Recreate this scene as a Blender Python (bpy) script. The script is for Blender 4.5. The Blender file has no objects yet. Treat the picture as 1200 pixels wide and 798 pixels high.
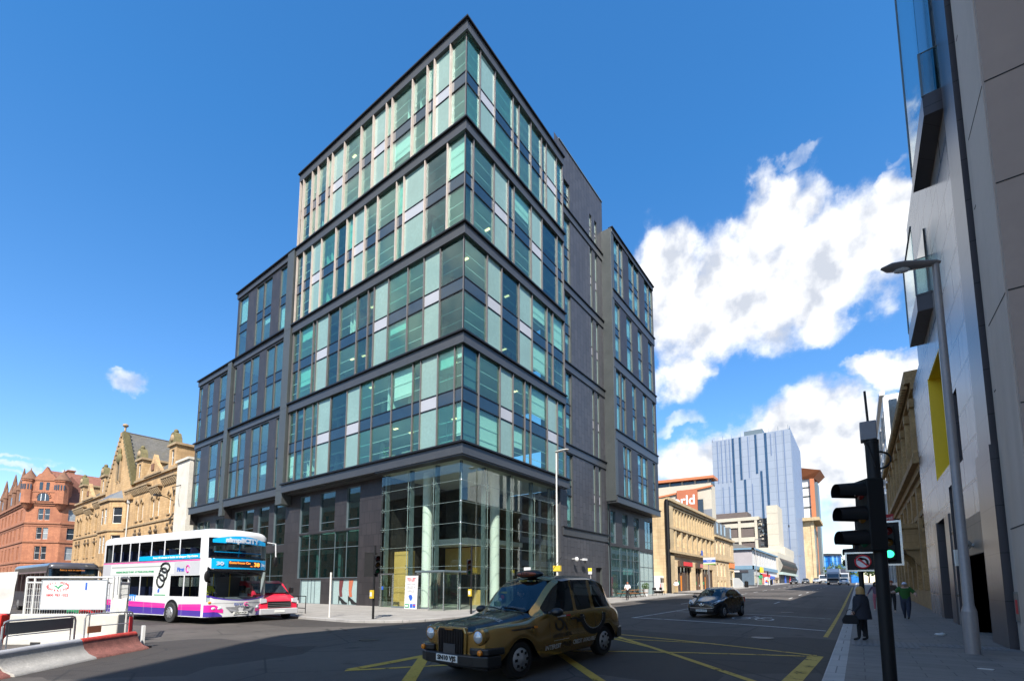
import bpy, bmesh, math, random
from mathutils import Matrix, Vector
from mathutils.bvhtree import BVHTree
R=math.radians; PI=math.pi
rnd=random.Random(7)
C=bpy.context.scene.collection
# ------------------------------------------------------------------ terrain
def softplus(t,k):
    return t if t/k>40 else k*math.log1p(math.exp(t/k))
def sstep(a,b,x):
    t=min(1,max(0,(x-a)/(b-a))); return t*t*(3-2*t)
def road_z(x,y):
    z=-.1+.017*softplus(min(y,170)-24,5)
    t=(x+9)/8.4
    if abs(t)<1: z+=.17*(1-t*t)*sstep(4,12,y)
    return z
def pav_z(x,y): return road_z(-30,y)+.12
# ------------------------------------------------------------------ mesh builder
class MB:
    def __init__(s): s.v=[]; s.f=[]; s.fm=[]; s.mats=[]; s.M=Matrix(); s.sm=[]
    def mi(s,m):
        if m not in s.mats: s.mats.append(m)
        return s.mats.index(m)
    def add(s,vs,fs,m,smooth=False):
        b=len(s.v); k=s.mi(m)
        s.v+= [tuple(s.M@Vector(p)) for p in vs]
        for f in fs: s.f.append([b+i for i in f]); s.fm.append(k); s.sm.append(smooth)
    def box(s,x0,x1,y0,y1,z0,z1,m):
        if x0>x1:x0,x1=x1,x0
        if y0>y1:y0,y1=y1,y0
        if z0>z1:z0,z1=z1,z0
        s.add([(x0,y0,z0),(x1,y0,z0),(x1,y1,z0),(x0,y1,z0),(x0,y0,z1),(x1,y0,z1),(x1,y1,z1),(x0,y1,z1)],
              [(0,3,2,1),(4,5,6,7),(0,1,5,4),(1,2,6,5),(2,3,7,6),(3,0,4,7)],m)
    def quad(s,a,b,c,d,m): s.add([a,b,c,d],[(0,1,2,3)],m)
    def poly(s,ps,m): s.add(ps,[tuple(range(len(ps)))],m)
    def prism(s,pts,a,b,m,ax='y'):
        # pts 2d (u,v); extruded along ax from a to b
        n=len(pts)
        def mk(u,v,w): return {'y':(u,w,v),'x':(w,u,v),'z':(u,v,w)}[ax]
        vs=[mk(u,v,a) for u,v in pts]+[mk(u,v,b) for u,v in pts]
        fs=[tuple(range(n))[::-1],tuple(range(n,2*n))]+[(i,(i+1)%n,n+(i+1)%n,n+i) for i in range(n)]
        s.add(vs,fs,m)
    def cyl(s,p0,p1,r0,m,r1=None,n=12,smooth=True,cap=True):
        p0=Vector(p0);p1=Vector(p1); r1=r0 if r1 is None else r1
        d=(p1-p0).normalized(); a=d.orthogonal().normalized(); b=d.cross(a)
        vs=[]
        for p,r in ((p0,r0),(p1,r1)):
            for i in range(n):
                t=2*PI*i/n; vs.append(tuple(p+(a*math.cos(t)+b*math.sin(t))*r))
        s.add(vs,[(i,(i+1)%n,n+(i+1)%n,n+i) for i in range(n)],m,smooth)
        if cap:
            s.add(vs[:n],[tuple(range(n))[::-1]],m); s.add(vs[n:],[tuple(range(n))],m)
    def tube(s,pts,r,m,n=8,closed=False):
        pts=[Vector(p) for p in pts]; N=len(pts); vs=[]
        for i,p in enumerate(pts):
            if closed: d=pts[(i+1)%N]-pts[i-1]
            else: d=pts[min(i+1,N-1)]-pts[max(i-1,0)]
            d.normalize(); ref=Vector((0,0,1)) if abs(d.z)<.9 else Vector((1,0,0))
            a=d.cross(ref).normalized(); b=d.cross(a)
            rr=r[i] if isinstance(r,(list,tuple)) else r
            for k in range(n):
                t=2*PI*k/n; vs.append(tuple(p+(a*math.cos(t)+b*math.sin(t))*rr))
        fs=[]
        for i in range(N if closed else N-1):
            j=(i+1)%N
            for k in range(n): fs.append((i*n+k,i*n+(k+1)%n,j*n+(k+1)%n,j*n+k))
        s.add(vs,fs,m,True)
        if not closed:
            s.add(vs[:n],[tuple(range(n))],m); s.add(vs[-n:],[tuple(range(n))[::-1]],m)
    def ell(s,c,r,m,nu=14,nv=8,v0=-1,v1=1):
        vs=[];fs=[]
        for j in range(nv+1):
            ph=PI/2*(v0+(v1-v0)*j/nv)
            for i in range(nu):
                t=2*PI*i/nu
                vs.append((c[0]+r[0]*math.cos(ph)*math.cos(t),c[1]+r[1]*math.cos(ph)*math.sin(t),c[2]+r[2]*math.sin(ph)))
        for j in range(nv):
            for i in range(nu): fs.append((j*nu+i,j*nu+(i+1)%nu,(j+1)*nu+(i+1)%nu,(j+1)*nu+i))
        s.add(vs,fs,m,True)
    def lathe(s,prof,c,m,n=16,ax='z'):
        vs=[];fs=[];N=len(prof)
        for r,h in prof:
            for i in range(n):
                t=2*PI*i/n; a=r*math.cos(t);b=r*math.sin(t)
                vs.append({'z':(c[0]+a,c[1]+b,c[2]+h),'y':(c[0]+a,c[1]+h,c[2]-b),'x':(c[0]+h,c[1]+a,c[2]+b)}[ax])
        for j in range(N-1):
            for i in range(n): fs.append((j*n+i,j*n+(i+1)%n,(j+1)*n+(i+1)%n,(j+1)*n+i))
        s.add(vs,fs,m,True)
        s.add(vs[-n:],[tuple(range(n))],m); s.add(vs[:n],[tuple(range(n))[::-1]],m)
    def facade(s,x0,x1,z0,z1,ops,m,y=0,depth=.2,rm=None):
        # wall plane at y facing -y, rectangular openings (xa,xb,za,zb) with reveals going +y
        xs=sorted({x0,x1,*[o[0] for o in ops],*[o[1] for o in ops]}); zs=sorted({z0,z1,*[o[2] for o in ops],*[o[3] for o in ops]})
        xs=[x for x in xs if x0<=x<=x1]; zs=[z for z in zs if z0<=z<=z1]
        for i in range(len(xs)-1):
            run=None
            for j in range(len(zs)-1):
                cx=(xs[i]+xs[i+1])/2; cz=(zs[j]+zs[j+1])/2
                hole=any(o[0]<cx<o[1] and o[2]<cz<o[3] for o in ops)
                if not hole: s.quad((xs[i],y,zs[j]),(xs[i+1],y,zs[j]),(xs[i+1],y,zs[j+1]),(xs[i],y,zs[j+1]),m)
        r=rm or m
        for a,b,c,d in ops:
            e=y+depth
            s.quad((a,y,c),(a,e,c),(b,e,c),(b,y,c),r); s.quad((a,y,d),(b,y,d),(b,e,d),(a,e,d),r)
            s.quad((a,y,c),(a,y,d),(a,e,d),(a,e,c),r); s.quad((b,y,c),(b,e,c),(b,e,d),(b,y,d),r)
    def sheet(s,fn,us,vs_,m,smooth=True):
        vs=[fn(u,v) for v in vs_ for u in us]; n=len(us)
        s.add(vs,[(j*n+i,j*n+i+1,(j+1)*n+i+1,(j+1)*n+i) for j in range(len(vs_)-1) for i in range(n-1)],m,smooth)
    def build(s,name,parent=None,sharp=40,bevel=0,weld=False):
        me=bpy.data.meshes.new(name); me.from_pydata(s.v,[],s.f)
        for m in s.mats: me.materials.append(m)
        me.polygons.foreach_set('material_index',s.fm); me.polygons.foreach_set('use_smooth',s.sm); me.update()
        if weld:
            bm=bmesh.new(); bm.from_mesh(me); bmesh.ops.remove_doubles(bm,verts=bm.verts,dist=1e-4)
            bmesh.ops.recalc_face_normals(bm,faces=bm.faces); bm.to_mesh(me); bm.free()
        if any(s.sm):
            try: me.set_sharp_from_angle(angle=R(sharp))
            except Exception: pass
        o=bpy.data.objects.new(name,me); C.objects.link(o)
        if parent: o.parent=parent
        if bevel:
            b=o.modifiers.new('bevel','BEVEL'); b.width=bevel; b.segments=2; b.limit_method='ANGLE'; b.angle_limit=R(40); b.harden_normals=False
        return o
def tag(o,label,cat,group=None,kind=None):
    if kind: o['kind']=kind
    if kind=='structure': 
        return o
    o['label']=label; o['category']=cat
    if group: o['group']=group
    return o
def struct(o): o['kind']='structure'; return o
def thing(name,label,cat,loc=(0,0,0),rz=0,group=None):
    o=bpy.data.objects.new(name,None); o.empty_display_size=.2; C.objects.link(o)
    o.location=loc; o.rotation_euler=(0,0,rz); return tag(o,label,cat,group)
def dup(root,label,loc,rz=0,group=None,scale=None):
    def cp(o,par):
        c=o.copy(); C.objects.link(c); c.parent=par
        for ch in [k for k in KIDS.get(o.name,[])]: cp(ch,c)
        return c
    KIDS={}
    for o in C.objects:
        if o.parent: KIDS.setdefault(o.parent.name,[]).append(o)
    c=cp(root,None); c.location=loc; c.rotation_euler=(0,0,rz); c['label']=label
    if group: c['group']=group
    if scale: c.scale=(scale,)*3
    return c
def bake(o):
    dg=bpy.context.evaluated_depsgraph_get(); dg.update()
    me=bpy.data.meshes.new_from_object(o.evaluated_get(dg)); o.modifiers.clear(); o.data=me; return o
def fr(x,y,z=0,deg=0): return Matrix.Translation((x,y,z))@Matrix.Rotation(R(deg),4,'Z')
FACE=Matrix(((1,0,0,0),(0,0,-1,0),(0,1,0,0),(0,0,0,1)))     # text lying in xz facing -y
def text(name,s,size,mat,parent,M,width=None,ext=.003,bvh=None,bold=0,shear=0,off=.006,fmap=None):
    cu=bpy.data.curves.new('lettering','FONT'); cu.body=s; cu.size=size; cu.align_x='CENTER'; cu.align_y='CENTER'
    cu.extrude=0 if bvh else ext; cu.resolution_u=3; cu.offset=bold; cu.shear=shear
    t=bpy.data.objects.new(name,cu); C.objects.link(t)
    dg=bpy.context.evaluated_depsgraph_get(); dg.update()
    me=bpy.data.meshes.new_from_object(t.evaluated_get(dg)); bpy.data.objects.remove(t); bpy.data.curves.remove(cu)
    xs=[v.co.x for v in me.vertices] or [0]
    k=width/(max(xs)-min(xs)) if width and max(xs)>min(xs) else 1
    for v in me.vertices:
        p=M@Vector((v.co.x*k,v.co.y,v.co.z+ext))
        if fmap: p=fmap(p)
        if bvh:
            n=(M.to_3x3()@Vector((0,0,1))).normalized(); h=bvh.ray_cast(p+n*2,-n,4)
            if h[0]: p=h[0]+n*off
        v.co=p
    me.materials.clear(); me.materials.append(mat); me.update()
    o=bpy.data.objects.new(name,me); C.objects.link(o); o.parent=parent; return o
# ------------------------------------------------------------------ materials
def newmat(name):
    m=bpy.data.materials.new(name); m.use_nodes=True; nt=m.node_tree
    return m,nt,nt.nodes['Principled BSDF']
def nd(nt,t,**k):
    n=nt.nodes.new(t)
    for a,b in k.items():
        if a in n.inputs: n.inputs[a].default_value=b
        else: setattr(n,a,b)
    return n
def mixc(nt,fac,a,b,bt='MIX'):
    n=nt.nodes.new('ShaderNodeMix'); n.data_type='RGBA'; n.blend_type=bt
    for i,v in ((0,fac),(6,a),(7,b)):
        if hasattr(v,'is_linked'): nt.links.new(v,n.inputs[i])
        else: n.inputs[i].default_value=(*v,1) if isinstance(v,(tuple,list)) and len(v)==3 else v
    return n.outputs[2]
def noise(nt,vec,scale,detail=5,rough=.6):
    n=nd(nt,'ShaderNodeTexNoise'); n.inputs['Scale'].default_value=scale; n.inputs['Detail'].default_value=detail; n.inputs['Roughness'].default_value=rough
    if vec is not None: nt.links.new(vec,n.inputs['Vector'])
    return n.outputs['Fac']
def ramp(nt,fac,a,b,ca=(0,0,0),cb=(1,1,1)):
    n=nd(nt,'ShaderNodeValToRGB'); n.color_ramp.elements[0].position=a; n.color_ramp.elements[1].position=b
    n.color_ramp.elements[0].color=(*ca,1); n.color_ramp.elements[1].color=(*cb,1); nt.links.new(fac,n.inputs[0]); return n.outputs[0]
def ocoord(nt):
    return nd(nt,'ShaderNodeTexCoord').outputs['Object']
MATS={}
def mat(name,col,rough=.6,metal=0,var=.12,vs=1.5,bump=.0,spec=.5,coat=0,emit=None,es=1):
    if name in MATS: return MATS[name]
    m,nt,b=newmat(name); MATS[name]=m
    if var:
        oc=ocoord(nt); f=noise(nt,oc,vs); f2=noise(nt,oc,vs*9,3)
        c=mixc(nt,ramp(nt,f,.3,.7),tuple(max(0,x*(1-var)) for x in col),tuple(min(1,x*(1+var)) for x in col))
        c=mixc(nt,ramp(nt,f2,.35,.7),c,tuple(x*(1-var) for x in col))
        nt.links.new(c,b.inputs['Base Color'])
        mr=nd(nt,'ShaderNodeMapRange'); nt.links.new(f,mr.inputs[0]); mr.inputs[3].default_value=max(.02,rough-.08); mr.inputs[4].default_value=min(1,rough+.1)
        nt.links.new(mr.outputs[0],b.inputs['Roughness'])
        if bump:
            bp=nd(nt,'ShaderNodeBump'); bp.inputs['Strength'].default_value=bump; bp.inputs['Distance'].default_value=.02
            nt.links.new(f2,bp.inputs['Height']); nt.links.new(bp.outputs[0],b.inputs['Normal'])
    else:
        b.inputs['Base Color'].default_value=(*col,1); b.inputs['Roughness'].default_value=rough
    b.inputs['Metallic'].default_value=metal; b.inputs['Specular IOR Level'].default_value=spec
    if coat: b.inputs['Coat Weight'].default_value=coat; b.inputs['Coat Roughness'].default_value=.04
    if emit: b.inputs['Emission Color'].default_value=(*emit,1); b.inputs['Emission Strength'].default_value=es
    return m
def blocks(name,c1,c2,mortar,bw,bh,ms=.012,rough=.8,swap=False,stain=.25,bump=.3,squash=1,off=.5,spec=.4,stainc=None,flat=False):
    """coursed stone, tiles or slabs; u=x+y, v=z (or plan x,y when flat)"""
    if name in MATS: return MATS[name]
    m,nt,b=newmat(name); MATS[name]=m
    oc=ocoord(nt); sx=nd(nt,'ShaderNodeSeparateXYZ'); nt.links.new(oc,sx.inputs[0]); cb=nd(nt,'ShaderNodeCombineXYZ')
    if flat: u,v=sx.outputs[0],sx.outputs[1]
    else:
        ad=nd(nt,'ShaderNodeMath',operation='ADD'); nt.links.new(sx.outputs[0],ad.inputs[0]); nt.links.new(sx.outputs[1],ad.inputs[1]); u,v=ad.outputs[0],sx.outputs[2]
    if swap:u,v=v,u
    nt.links.new(u,cb.inputs[0]); nt.links.new(v,cb.inputs[1])
    br=nd(nt,'ShaderNodeTexBrick'); nt.links.new(cb.outputs[0],br.inputs['Vector'])
    br.inputs['Color1'].default_value=(*c1,1); br.inputs['Color2'].default_value=(*c2,1); br.inputs['Mortar'].default_value=(*mortar,1)
    br.inputs['Scale'].default_value=1; br.inputs['Brick Width'].default_value=bw; br.inputs['Row Height'].default_value=bh
    br.inputs['Mortar Size'].default_value=ms; br.inputs['Mortar Smooth'].default_value=.2; br.offset=off
    f=noise(nt,oc,.35,6); g=noise(nt,oc,6,4)
    dk=stainc or tuple(x*.55 for x in c1)
    c=mixc(nt,ramp(nt,f,.45,.75,(0,0,0),(stain,)*3),br.outputs['Color'],dk)
    c=mixc(nt,ramp(nt,g,.3,.8,(0,0,0),(.35,)*3),c,tuple(x*.8 for x in c2))
    if flat:   # trodden gum and damp spots
        vo=nd(nt,'ShaderNodeTexVoronoi'); vo.inputs['Scale'].default_value=2.1; nt.links.new(oc,vo.inputs['Vector']); c=mixc(nt,ramp(nt,vo.outputs['Distance'],.06,.085,(.6,)*3,(0,0,0)),c,tuple(x*.45 for x in c1))
        c=mixc(nt,ramp(nt,noise(nt,oc,.9,6),.52,.66,(0,0,0),(.45,)*3),c,tuple(x*.6 for x in c1))
    if not flat:   # rain streaks and soot running down the face
        mp=nd(nt,'ShaderNodeMapping'); mp.inputs['Scale'].default_value=(1.3,1.3,.1); nt.links.new(oc,mp.inputs['Vector']); sf=noise(nt,mp.outputs[0],1.0,5)
        c=mixc(nt,ramp(nt,sf,.5,.72,(0,0,0),(min(1,stain*.9),)*3),c,dk)
    nt.links.new(c,b.inputs['Base Color']); b.inputs['Roughness'].default_value=rough; b.inputs['Specular IOR Level'].default_value=spec
    if bump:
        bp=nd(nt,'ShaderNodeBump'); bp.inputs['Strength'].default_value=bump; bp.inputs['Distance'].default_value=.03; bp.invert=True
        ad=nd(nt,'ShaderNodeMath',operation='MULTIPLY_ADD'); nt.links.new(g,ad.inputs[0]); ad.inputs[1].default_value=-.3; nt.links.new(br.outputs['Fac'],ad.inputs[2])
        nt.links.new(ad.outputs[0],bp.inputs['Height']); nt.links.new(bp.outputs[0],b.inputs['Normal'])
    return m
def glass(name,tint,refl=.12,gloss=(.9,.95,.95),rough=.0,wav=0,film=None):
    """window glass: tinted transmission plus a Fresnel-weighted mirror"""
    if name in MATS: return MATS[name]
    m,nt,b=newmat(name); MATS[name]=m; nt.nodes.remove(b)
    out=nt.nodes['Material Output']
    tr=nd(nt,'ShaderNodeBsdfTransparent'); tr.inputs[0].default_value=(*tint,1)
    gl=nd(nt,'ShaderNodeBsdfGlossy'); gl.inputs[0].default_value=(*gloss,1); gl.inputs['Roughness'].default_value=rough
    lw=nd(nt,'ShaderNodeLayerWeight'); pw5=nd(nt,'ShaderNodeMath',operation='POWER'); nt.links.new(lw.outputs['Facing'],pw5.inputs[0]); pw5.inputs[1].default_value=4.5
    ad=nd(nt,'ShaderNodeMath',operation='MULTIPLY_ADD',use_clamp=True); nt.links.new(pw5.outputs[0],ad.inputs[0]); ad.inputs[1].default_value=.85; ad.inputs[2].default_value=.035+refl*.6
    if wav:
        oc=ocoord(nt); f=noise(nt,oc,.45,2); bp=nd(nt,'ShaderNodeBump'); bp.inputs['Strength'].default_value=wav; bp.inputs['Distance'].default_value=.02
        nt.links.new(f,bp.inputs['Height']); nt.links.new(bp.outputs[0],gl.inputs['Normal'])
    mx=nd(nt,'ShaderNodeMixShader'); nt.links.new(ad.outputs[0],mx.inputs[0]); tro=tr
    if film:   # faint milky coating of the coated glass
        df=nd(nt,'ShaderNodeBsdfDiffuse'); df.inputs[0].default_value=(*film[0],1); m2=nd(nt,'ShaderNodeMixShader'); m2.inputs[0].default_value=film[1]; nt.links.new(tr.outputs[0],m2.inputs[1]); nt.links.new(df.outputs[0],m2.inputs[2]); tro=m2
    nt.links.new(tro.outputs[0],mx.inputs[1]); nt.links.new(gl.outputs[0],mx.inputs[2])
    nt.links.new(mx.outputs[0],out.inputs[0]); return m
def pane_mat(name,col,rough=.04,spec=.8,var=.3):
    return mat(name,col,rough,0,var,.7,0,spec)
# palette
A_clad=blocks('dark stone cladding',(.024,.021,.022),(.037,.032,.033),(.01,.009,.009),.62,.95,.024,.45,stain=.35,bump=.12,spec=.5)
A_cladv=blocks('dark stone cladding upright',(.044,.044,.05),(.062,.061,.068),(.016,.015,.016),1.15,.62,.03,.45,swap=True,stain=.3,bump=.15,spec=.5)
A_fascia=mat('grey anodised metal',(.085,.088,.093),.38,.5,.12,1.2)
A_pier=mat('grey green metal pier',(.085,.094,.094),.45,.4,.12,.8)
A_lip=mat('black metal lip',(.012,.012,.014),.4,.3,0)
A_fin=mat('champagne metal fin',(.56,.46,.39),.45,.15,.12,2)
A_fin2=mat('bronze grey metal mullion',(.17,.155,.15),.45,.3,.12,2)
A_glass=glass('green tinted curtain glass',(.74,.9,.85),.03,(.85,.97,1),0,.12,((.22,.4,.36),.04))
A_glassD=glass('darker curtain glass',(.5,.66,.64),.07,(.85,.95,1),0,.12,((.1,.2,.2),.03))
A_glassB=glass('greener curtain glass',(.6,.86,.8),.05,(.85,.97,1),0,.12,((.22,.42,.38),.08))
A_glass2=glass('neutral window glass',(.7,.88,.86),.07,(.88,.97,1),0,.12,((.18,.3,.32),.08))
A_spand=mat('dark blue spandrel glass',(.018,.04,.065),.06,0,.15,1,0,.7)
A_pale=mat('pale backed glass',(.2,.31,.28),.08,0,.12,.5,0,.6)
A_palesp=mat('pale lilac spandrel',(.36,.37,.4),.3,0,.06,1)
A_blind=mat('white roller blind',(.8,.84,.82),.8,0,.05,1)
A_ceil=mat('white office ceiling',(.85,.85,.83),.9,0,.05,1)
A_floor=mat('office floor edge',(.6,.6,.57),.8,0,.1,1)
A_core=mat('office back wall',(.5,.53,.52),.8,0,.25,.25)
A_steel=mat('grey painted steel',(.15,.19,.21),.4,.4,.1,2)
A_white=mat('white painted column',(.8,.8,.78),.5,0,.03,1)
A_ochre=mat('ochre panel wall',(.66,.42,.14),.6,0,.15,1.2)
A_clear=glass('clear lobby glass',(.88,.94,.9),.04,(.95,1,1),0,.06)
A_soffit=mat('pale soffit',(.62,.62,.58),.7,0,.05,.6)
A_frost=mat('frosted pale glass',(.3,.39,.38),.25,0,.1,.8)
M_chrome=mat('brushed steel',(.6,.6,.6),.25,.9,.05,3)
M_black=mat('black plastic',(.008,.008,.009),.5,0,.1,4,spec=.3)
M_rubber=mat('tyre rubber',(.02,.02,.02),.85,0,.2,5)
M_white=mat('white paint',(.58,.58,.57),.4,0,.04,2)
M_dark=mat('dark interior',(.02,.02,.022),.8,0,.2,2)
def roadpaint(name,col):
    m,nt,b=newmat(name); oc=ocoord(nt); f=noise(nt,oc,2.2,6,.7); g=noise(nt,oc,14,4,.7)
    nt.links.new(mixc(nt,ramp(nt,g,.3,.7),tuple(x*.7 for x in col),col),b.inputs['Base Color']); b.inputs['Roughness'].default_value=.75
    s=nd(nt,'ShaderNodeMath',operation='MULTIPLY_ADD'); nt.links.new(g,s.inputs[0]); s.inputs[1].default_value=.55; nt.links.new(f,s.inputs[2])
    tr=nd(nt,'ShaderNodeBsdfTransparent'); mx=nd(nt,'ShaderNodeMixShader'); nt.links.new(ramp(nt,s.outputs[0],.84,.98,(0,0,0),(.85,)*3),mx.inputs[0]); nt.links.new(b.outputs[0],mx.inputs[1]); nt.links.new(tr.outputs[0],mx.inputs[2]); nt.links.new(mx.outputs[0],nt.nodes['Material Output'].inputs[0]); return m
M_paintW=roadpaint('road paint white',(.55,.55,.53))
M_paintY=roadpaint('road paint yellow',(.55,.36,.045)); M_yel=mat('yellow enamel',(.6,.42,.03),.5,0,.08,3)
M_businr=mat('grey bus interior',(.2,.2,.21),.8,0,.15,2)
M_skin=mat('skin',(.55,.34,.26),.6,0,.08,6)
M_green=mat('green lamp',(.0,.6,.3),.3,0,0,emit=(.05,1,.45),es=1.0)
M_redl=mat('red lamp',(.7,.02,.01),.3,0,0,emit=(1,.06,.03),es=2)
M_amber=mat('amber lens',(.8,.25,.02),.25,0,0)
M_lens=mat('headlamp lens',(.75,.78,.8),.08,.3,.2,20)
M_plate=mat('number plate',(.75,.75,.7),.5,0,0)
M_ink=mat('black ink',(.01,.01,.01),.6,0,0)
M_inkw=mat('white ink',(.8,.8,.8),.6,0,0)
M_inkr=mat('red ink',(.6,.02,.03),.6,0,0)
M_inkb=mat('blue ink',(.02,.09,.42),.6,0,0)
M_inkg=mat('green ink',(.02,.25,.1),.6,0,0)
M_win=pane_mat('dark window pane',(.03,.04,.05))
M_winb=pane_mat('window pane with pale blind',(.3,.33,.34))
M_sash=mat('white sash paint',(.75,.75,.72),.5,0,.05,2)
# ------------------------------------------------------------------ world, camera, sun
scene=bpy.context.scene
SUN=Vector((.6,-.8,0)).normalized(); EL=R(47)
w=bpy.data.worlds.new('World'); scene.world=w; w.use_nodes=True; nt=w.node_tree
bg=nt.nodes['Background']; bg.inputs[1].default_value=.102
sky=nd(nt,'ShaderNodeTexSky'); sky.sky_type='NISHITA'; sky.sun_disc=False; sky.sun_elevation=EL; sky.sun_rotation=math.atan2(SUN.x,SUN.y)
sky.altitude=200; sky.air_density=1.0; sky.dust_density=.15; sky.ozone_density=2.2
def az_el(px,py):
    f,cx,cy,pit,yaw=550.846,606.755,629.035,.1028957,.625045
    fw=Vector((-math.sin(yaw)*math.cos(pit),math.cos(yaw)*math.cos(pit),math.sin(pit))); r=Vector((math.cos(yaw),math.sin(yaw),0)); u=r.cross(fw)
    d=(fw+r*((px-cx)/f)-u*((py-cy)/f)).normalized(); return math.atan2(d.x,d.y),math.asin(d.z)
tc=nd(nt,'ShaderNodeTexCoord'); sx=nd(nt,'ShaderNodeSeparateXYZ'); nt.links.new(tc.outputs['Generated'],sx.inputs[0])
at=nd(nt,'ShaderNodeMath',operation='ARCTAN2'); nt.links.new(sx.outputs[0],at.inputs[0]); nt.links.new(sx.outputs[1],at.inputs[1])
asn=nd(nt,'ShaderNodeMath',operation='ARCSINE'); nt.links.new(sx.outputs[2],asn.inputs[0])
cv=nd(nt,'ShaderNodeCombineXYZ'); nt.links.new(at.outputs[0],cv.inputs[0]); nt.links.new(asn.outputs[0],cv.inputs[1])
nz=nd(nt,'ShaderNodeTexNoise'); nz.inputs['Scale'].default_value=7; nz.inputs['Detail'].default_value=8; nz.inputs['Roughness'].default_value=.56; nt.links.new(cv.outputs[0],nz.inputs['Vector'])
wv=nd(nt,'ShaderNodeVectorMath',operation='MULTIPLY_ADD'); nt.links.new(nz.outputs['Color'],wv.inputs[0]); wv.inputs[1].default_value=(.26,.22,0); nt.links.new(cv.outputs[0],wv.inputs[2])
BL=[(860,335,125,92,1),(785,335,70,85,1),(900,262,85,60,.9),(955,325,100,72,.95),(1020,290,80,85,.9),(1050,240,50,65,.95),(800,425,50,55,.8),(1010,255,50,40,.5),
    (940,190,34,16,.3),(1055,170,26,16,.25),(1032,425,58,28,.75),(930,520,120,66,1),(850,545,110,52,1),(1000,515,100,72,1),(930,570,150,45,1),(795,545,60,32,.6),(1000,590,80,40,.8),(790,493,40,12,.35),
    (147,452,40,24,.55),(132,432,20,10,.3),(20,545,90,9,.42),(10,528,70,6,.35),(40,565,60,6,.3),(930,470,40,10,.3)]
EXTRA=[(60,35,22,9,1),(95,28,26,10,1),(150,22,30,9,1),(-150,30,28,11,1),(-135,45,20,10,1),(120,55,26,9,.9),(175,58,30,9,1),(-170,68,40,8,.8),(40,60,26,8,.8)]   # unseen clouds added behind and beside the camera to whiten the shade
acc=None
for (px,py,rx,ry,wt,*ex) in [q for q in BL]+[(*q,1) for q in EXTRA]:
    if ex: a0,e0,a1,e2=R(px),R(py),R(px+rx),R(py+ry)
    else:
        a0,e0=az_el(px,py); a1,e1=az_el(px+rx,py); a2,e2=az_el(px,py-ry)
    s=nd(nt,'ShaderNodeVectorMath',operation='SUBTRACT'); nt.links.new(wv.outputs[0],s.inputs[0]); s.inputs[1].default_value=(a0+.13,e0+.11,0)
    k=nd(nt,'ShaderNodeVectorMath',operation='MULTIPLY'); nt.links.new(s.outputs[0],k.inputs[0]); k.inputs[1].default_value=(1/max(abs(a1-a0),.004),1/max(abs(e2-e0),.004),0)
    l=nd(nt,'ShaderNodeVectorMath',operation='LENGTH'); nt.links.new(k.outputs[0],l.inputs[0])
    q=nd(nt,'ShaderNodeMapRange',interpolation_type='SMOOTHSTEP'); nt.links.new(l.outputs['Value'],q.inputs[0]); q.inputs[1].default_value=1.25; q.inputs[2].default_value=.25; q.inputs[3].default_value=0; q.inputs[4].default_value=wt
    if acc is None: acc=q.outputs[0]
    else:
        mx=nd(nt,'ShaderNodeMath',operation='MAXIMUM'); nt.links.new(acc,mx.inputs[0]); nt.links.new(q.outputs[0],mx.inputs[1]); acc=mx.outputs[0]
n2=nd(nt,'ShaderNodeTexNoise'); n2.inputs['Scale'].default_value=16; n2.inputs['Detail'].default_value=7; n2.inputs['Roughness'].default_value=.52; nt.links.new(cv.outputs[0],n2.inputs['Vector'])
dm=nd(nt,'ShaderNodeMath',operation='MULTIPLY_ADD'); nt.links.new(n2.outputs['Fac'],dm.inputs[0]); dm.inputs[1].default_value=.9; dm.inputs[2].default_value=-.4
ds=nd(nt,'ShaderNodeMath',operation='ADD'); nt.links.new(dm.outputs[0],ds.inputs[0]); nt.links.new(acc,ds.inputs[1])
gate=nd(nt,'ShaderNodeMath',operation='MULTIPLY'); nt.links.new(ds.outputs[0],gate.inputs[0]); 
g2=nd(nt,'ShaderNodeMapRange',interpolation_type='SMOOTHSTEP'); nt.links.new(acc,g2.inputs[0]); g2.inputs[1].default_value=.0; g2.inputs[2].default_value=.3
nt.links.new(g2.outputs[0],gate.inputs[1])
den=nd(nt,'ShaderNodeMapRange',interpolation_type='SMOOTHSTEP'); nt.links.new(gate.outputs[0],den.inputs[0]); den.inputs[1].default_value=.02; den.inputs[2].default_value=.84
# cloud colour: bright tops, slightly grey-blue where thick
ccol=mixc(nt,ramp(nt,n2.outputs['Fac'],.36,.56),(2.75,2.95,3.35),(5.0,5.02,5.05))
hs=nd(nt,'ShaderNodeHueSaturation'); hs.inputs['Saturation'].default_value=1.22; hs.inputs['Value'].default_value=1.0; nt.links.new(sky.outputs[0],hs.inputs['Color'])
skc=mixc(nt,1.0,hs.outputs[0],ramp(nt,asn.outputs[0],.0,.75,(.98,.88,.92),(.62,1.0,1.12)),'MULTIPLY'); sc=mixc(nt,den.outputs[0],skc,ccol)
nt.links.new(sc,bg.inputs[0])
sd=bpy.data.lights.new('sun','SUN'); sd.energy=3.9; sd.angle=R(.53); sd.color=(1,.95,.87)
so=bpy.data.objects.new('sun',sd); C.objects.link(so)
dvec=Vector((SUN.x*math.cos(EL),SUN.y*math.cos(EL),math.sin(EL))); so.rotation_euler=dvec.to_track_quat('Z','Y').to_euler(); so.location=(40,-40,80)
cd=bpy.data.cameras.new('camera'); cam=bpy.data.objects.new('camera',cd); C.objects.link(cam); scene.camera=cam
cd.sensor_width=36; cd.lens=550.846/1200*36; cd.shift_x=(600-606.755)/1200; cd.shift_y=(629.035-399)/1200; cd.clip_end=5000; cd.clip_start=.05
cam.location=(0,0,1.65); cam.rotation_euler=(PI/2+.1028957,0,.625045)
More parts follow.
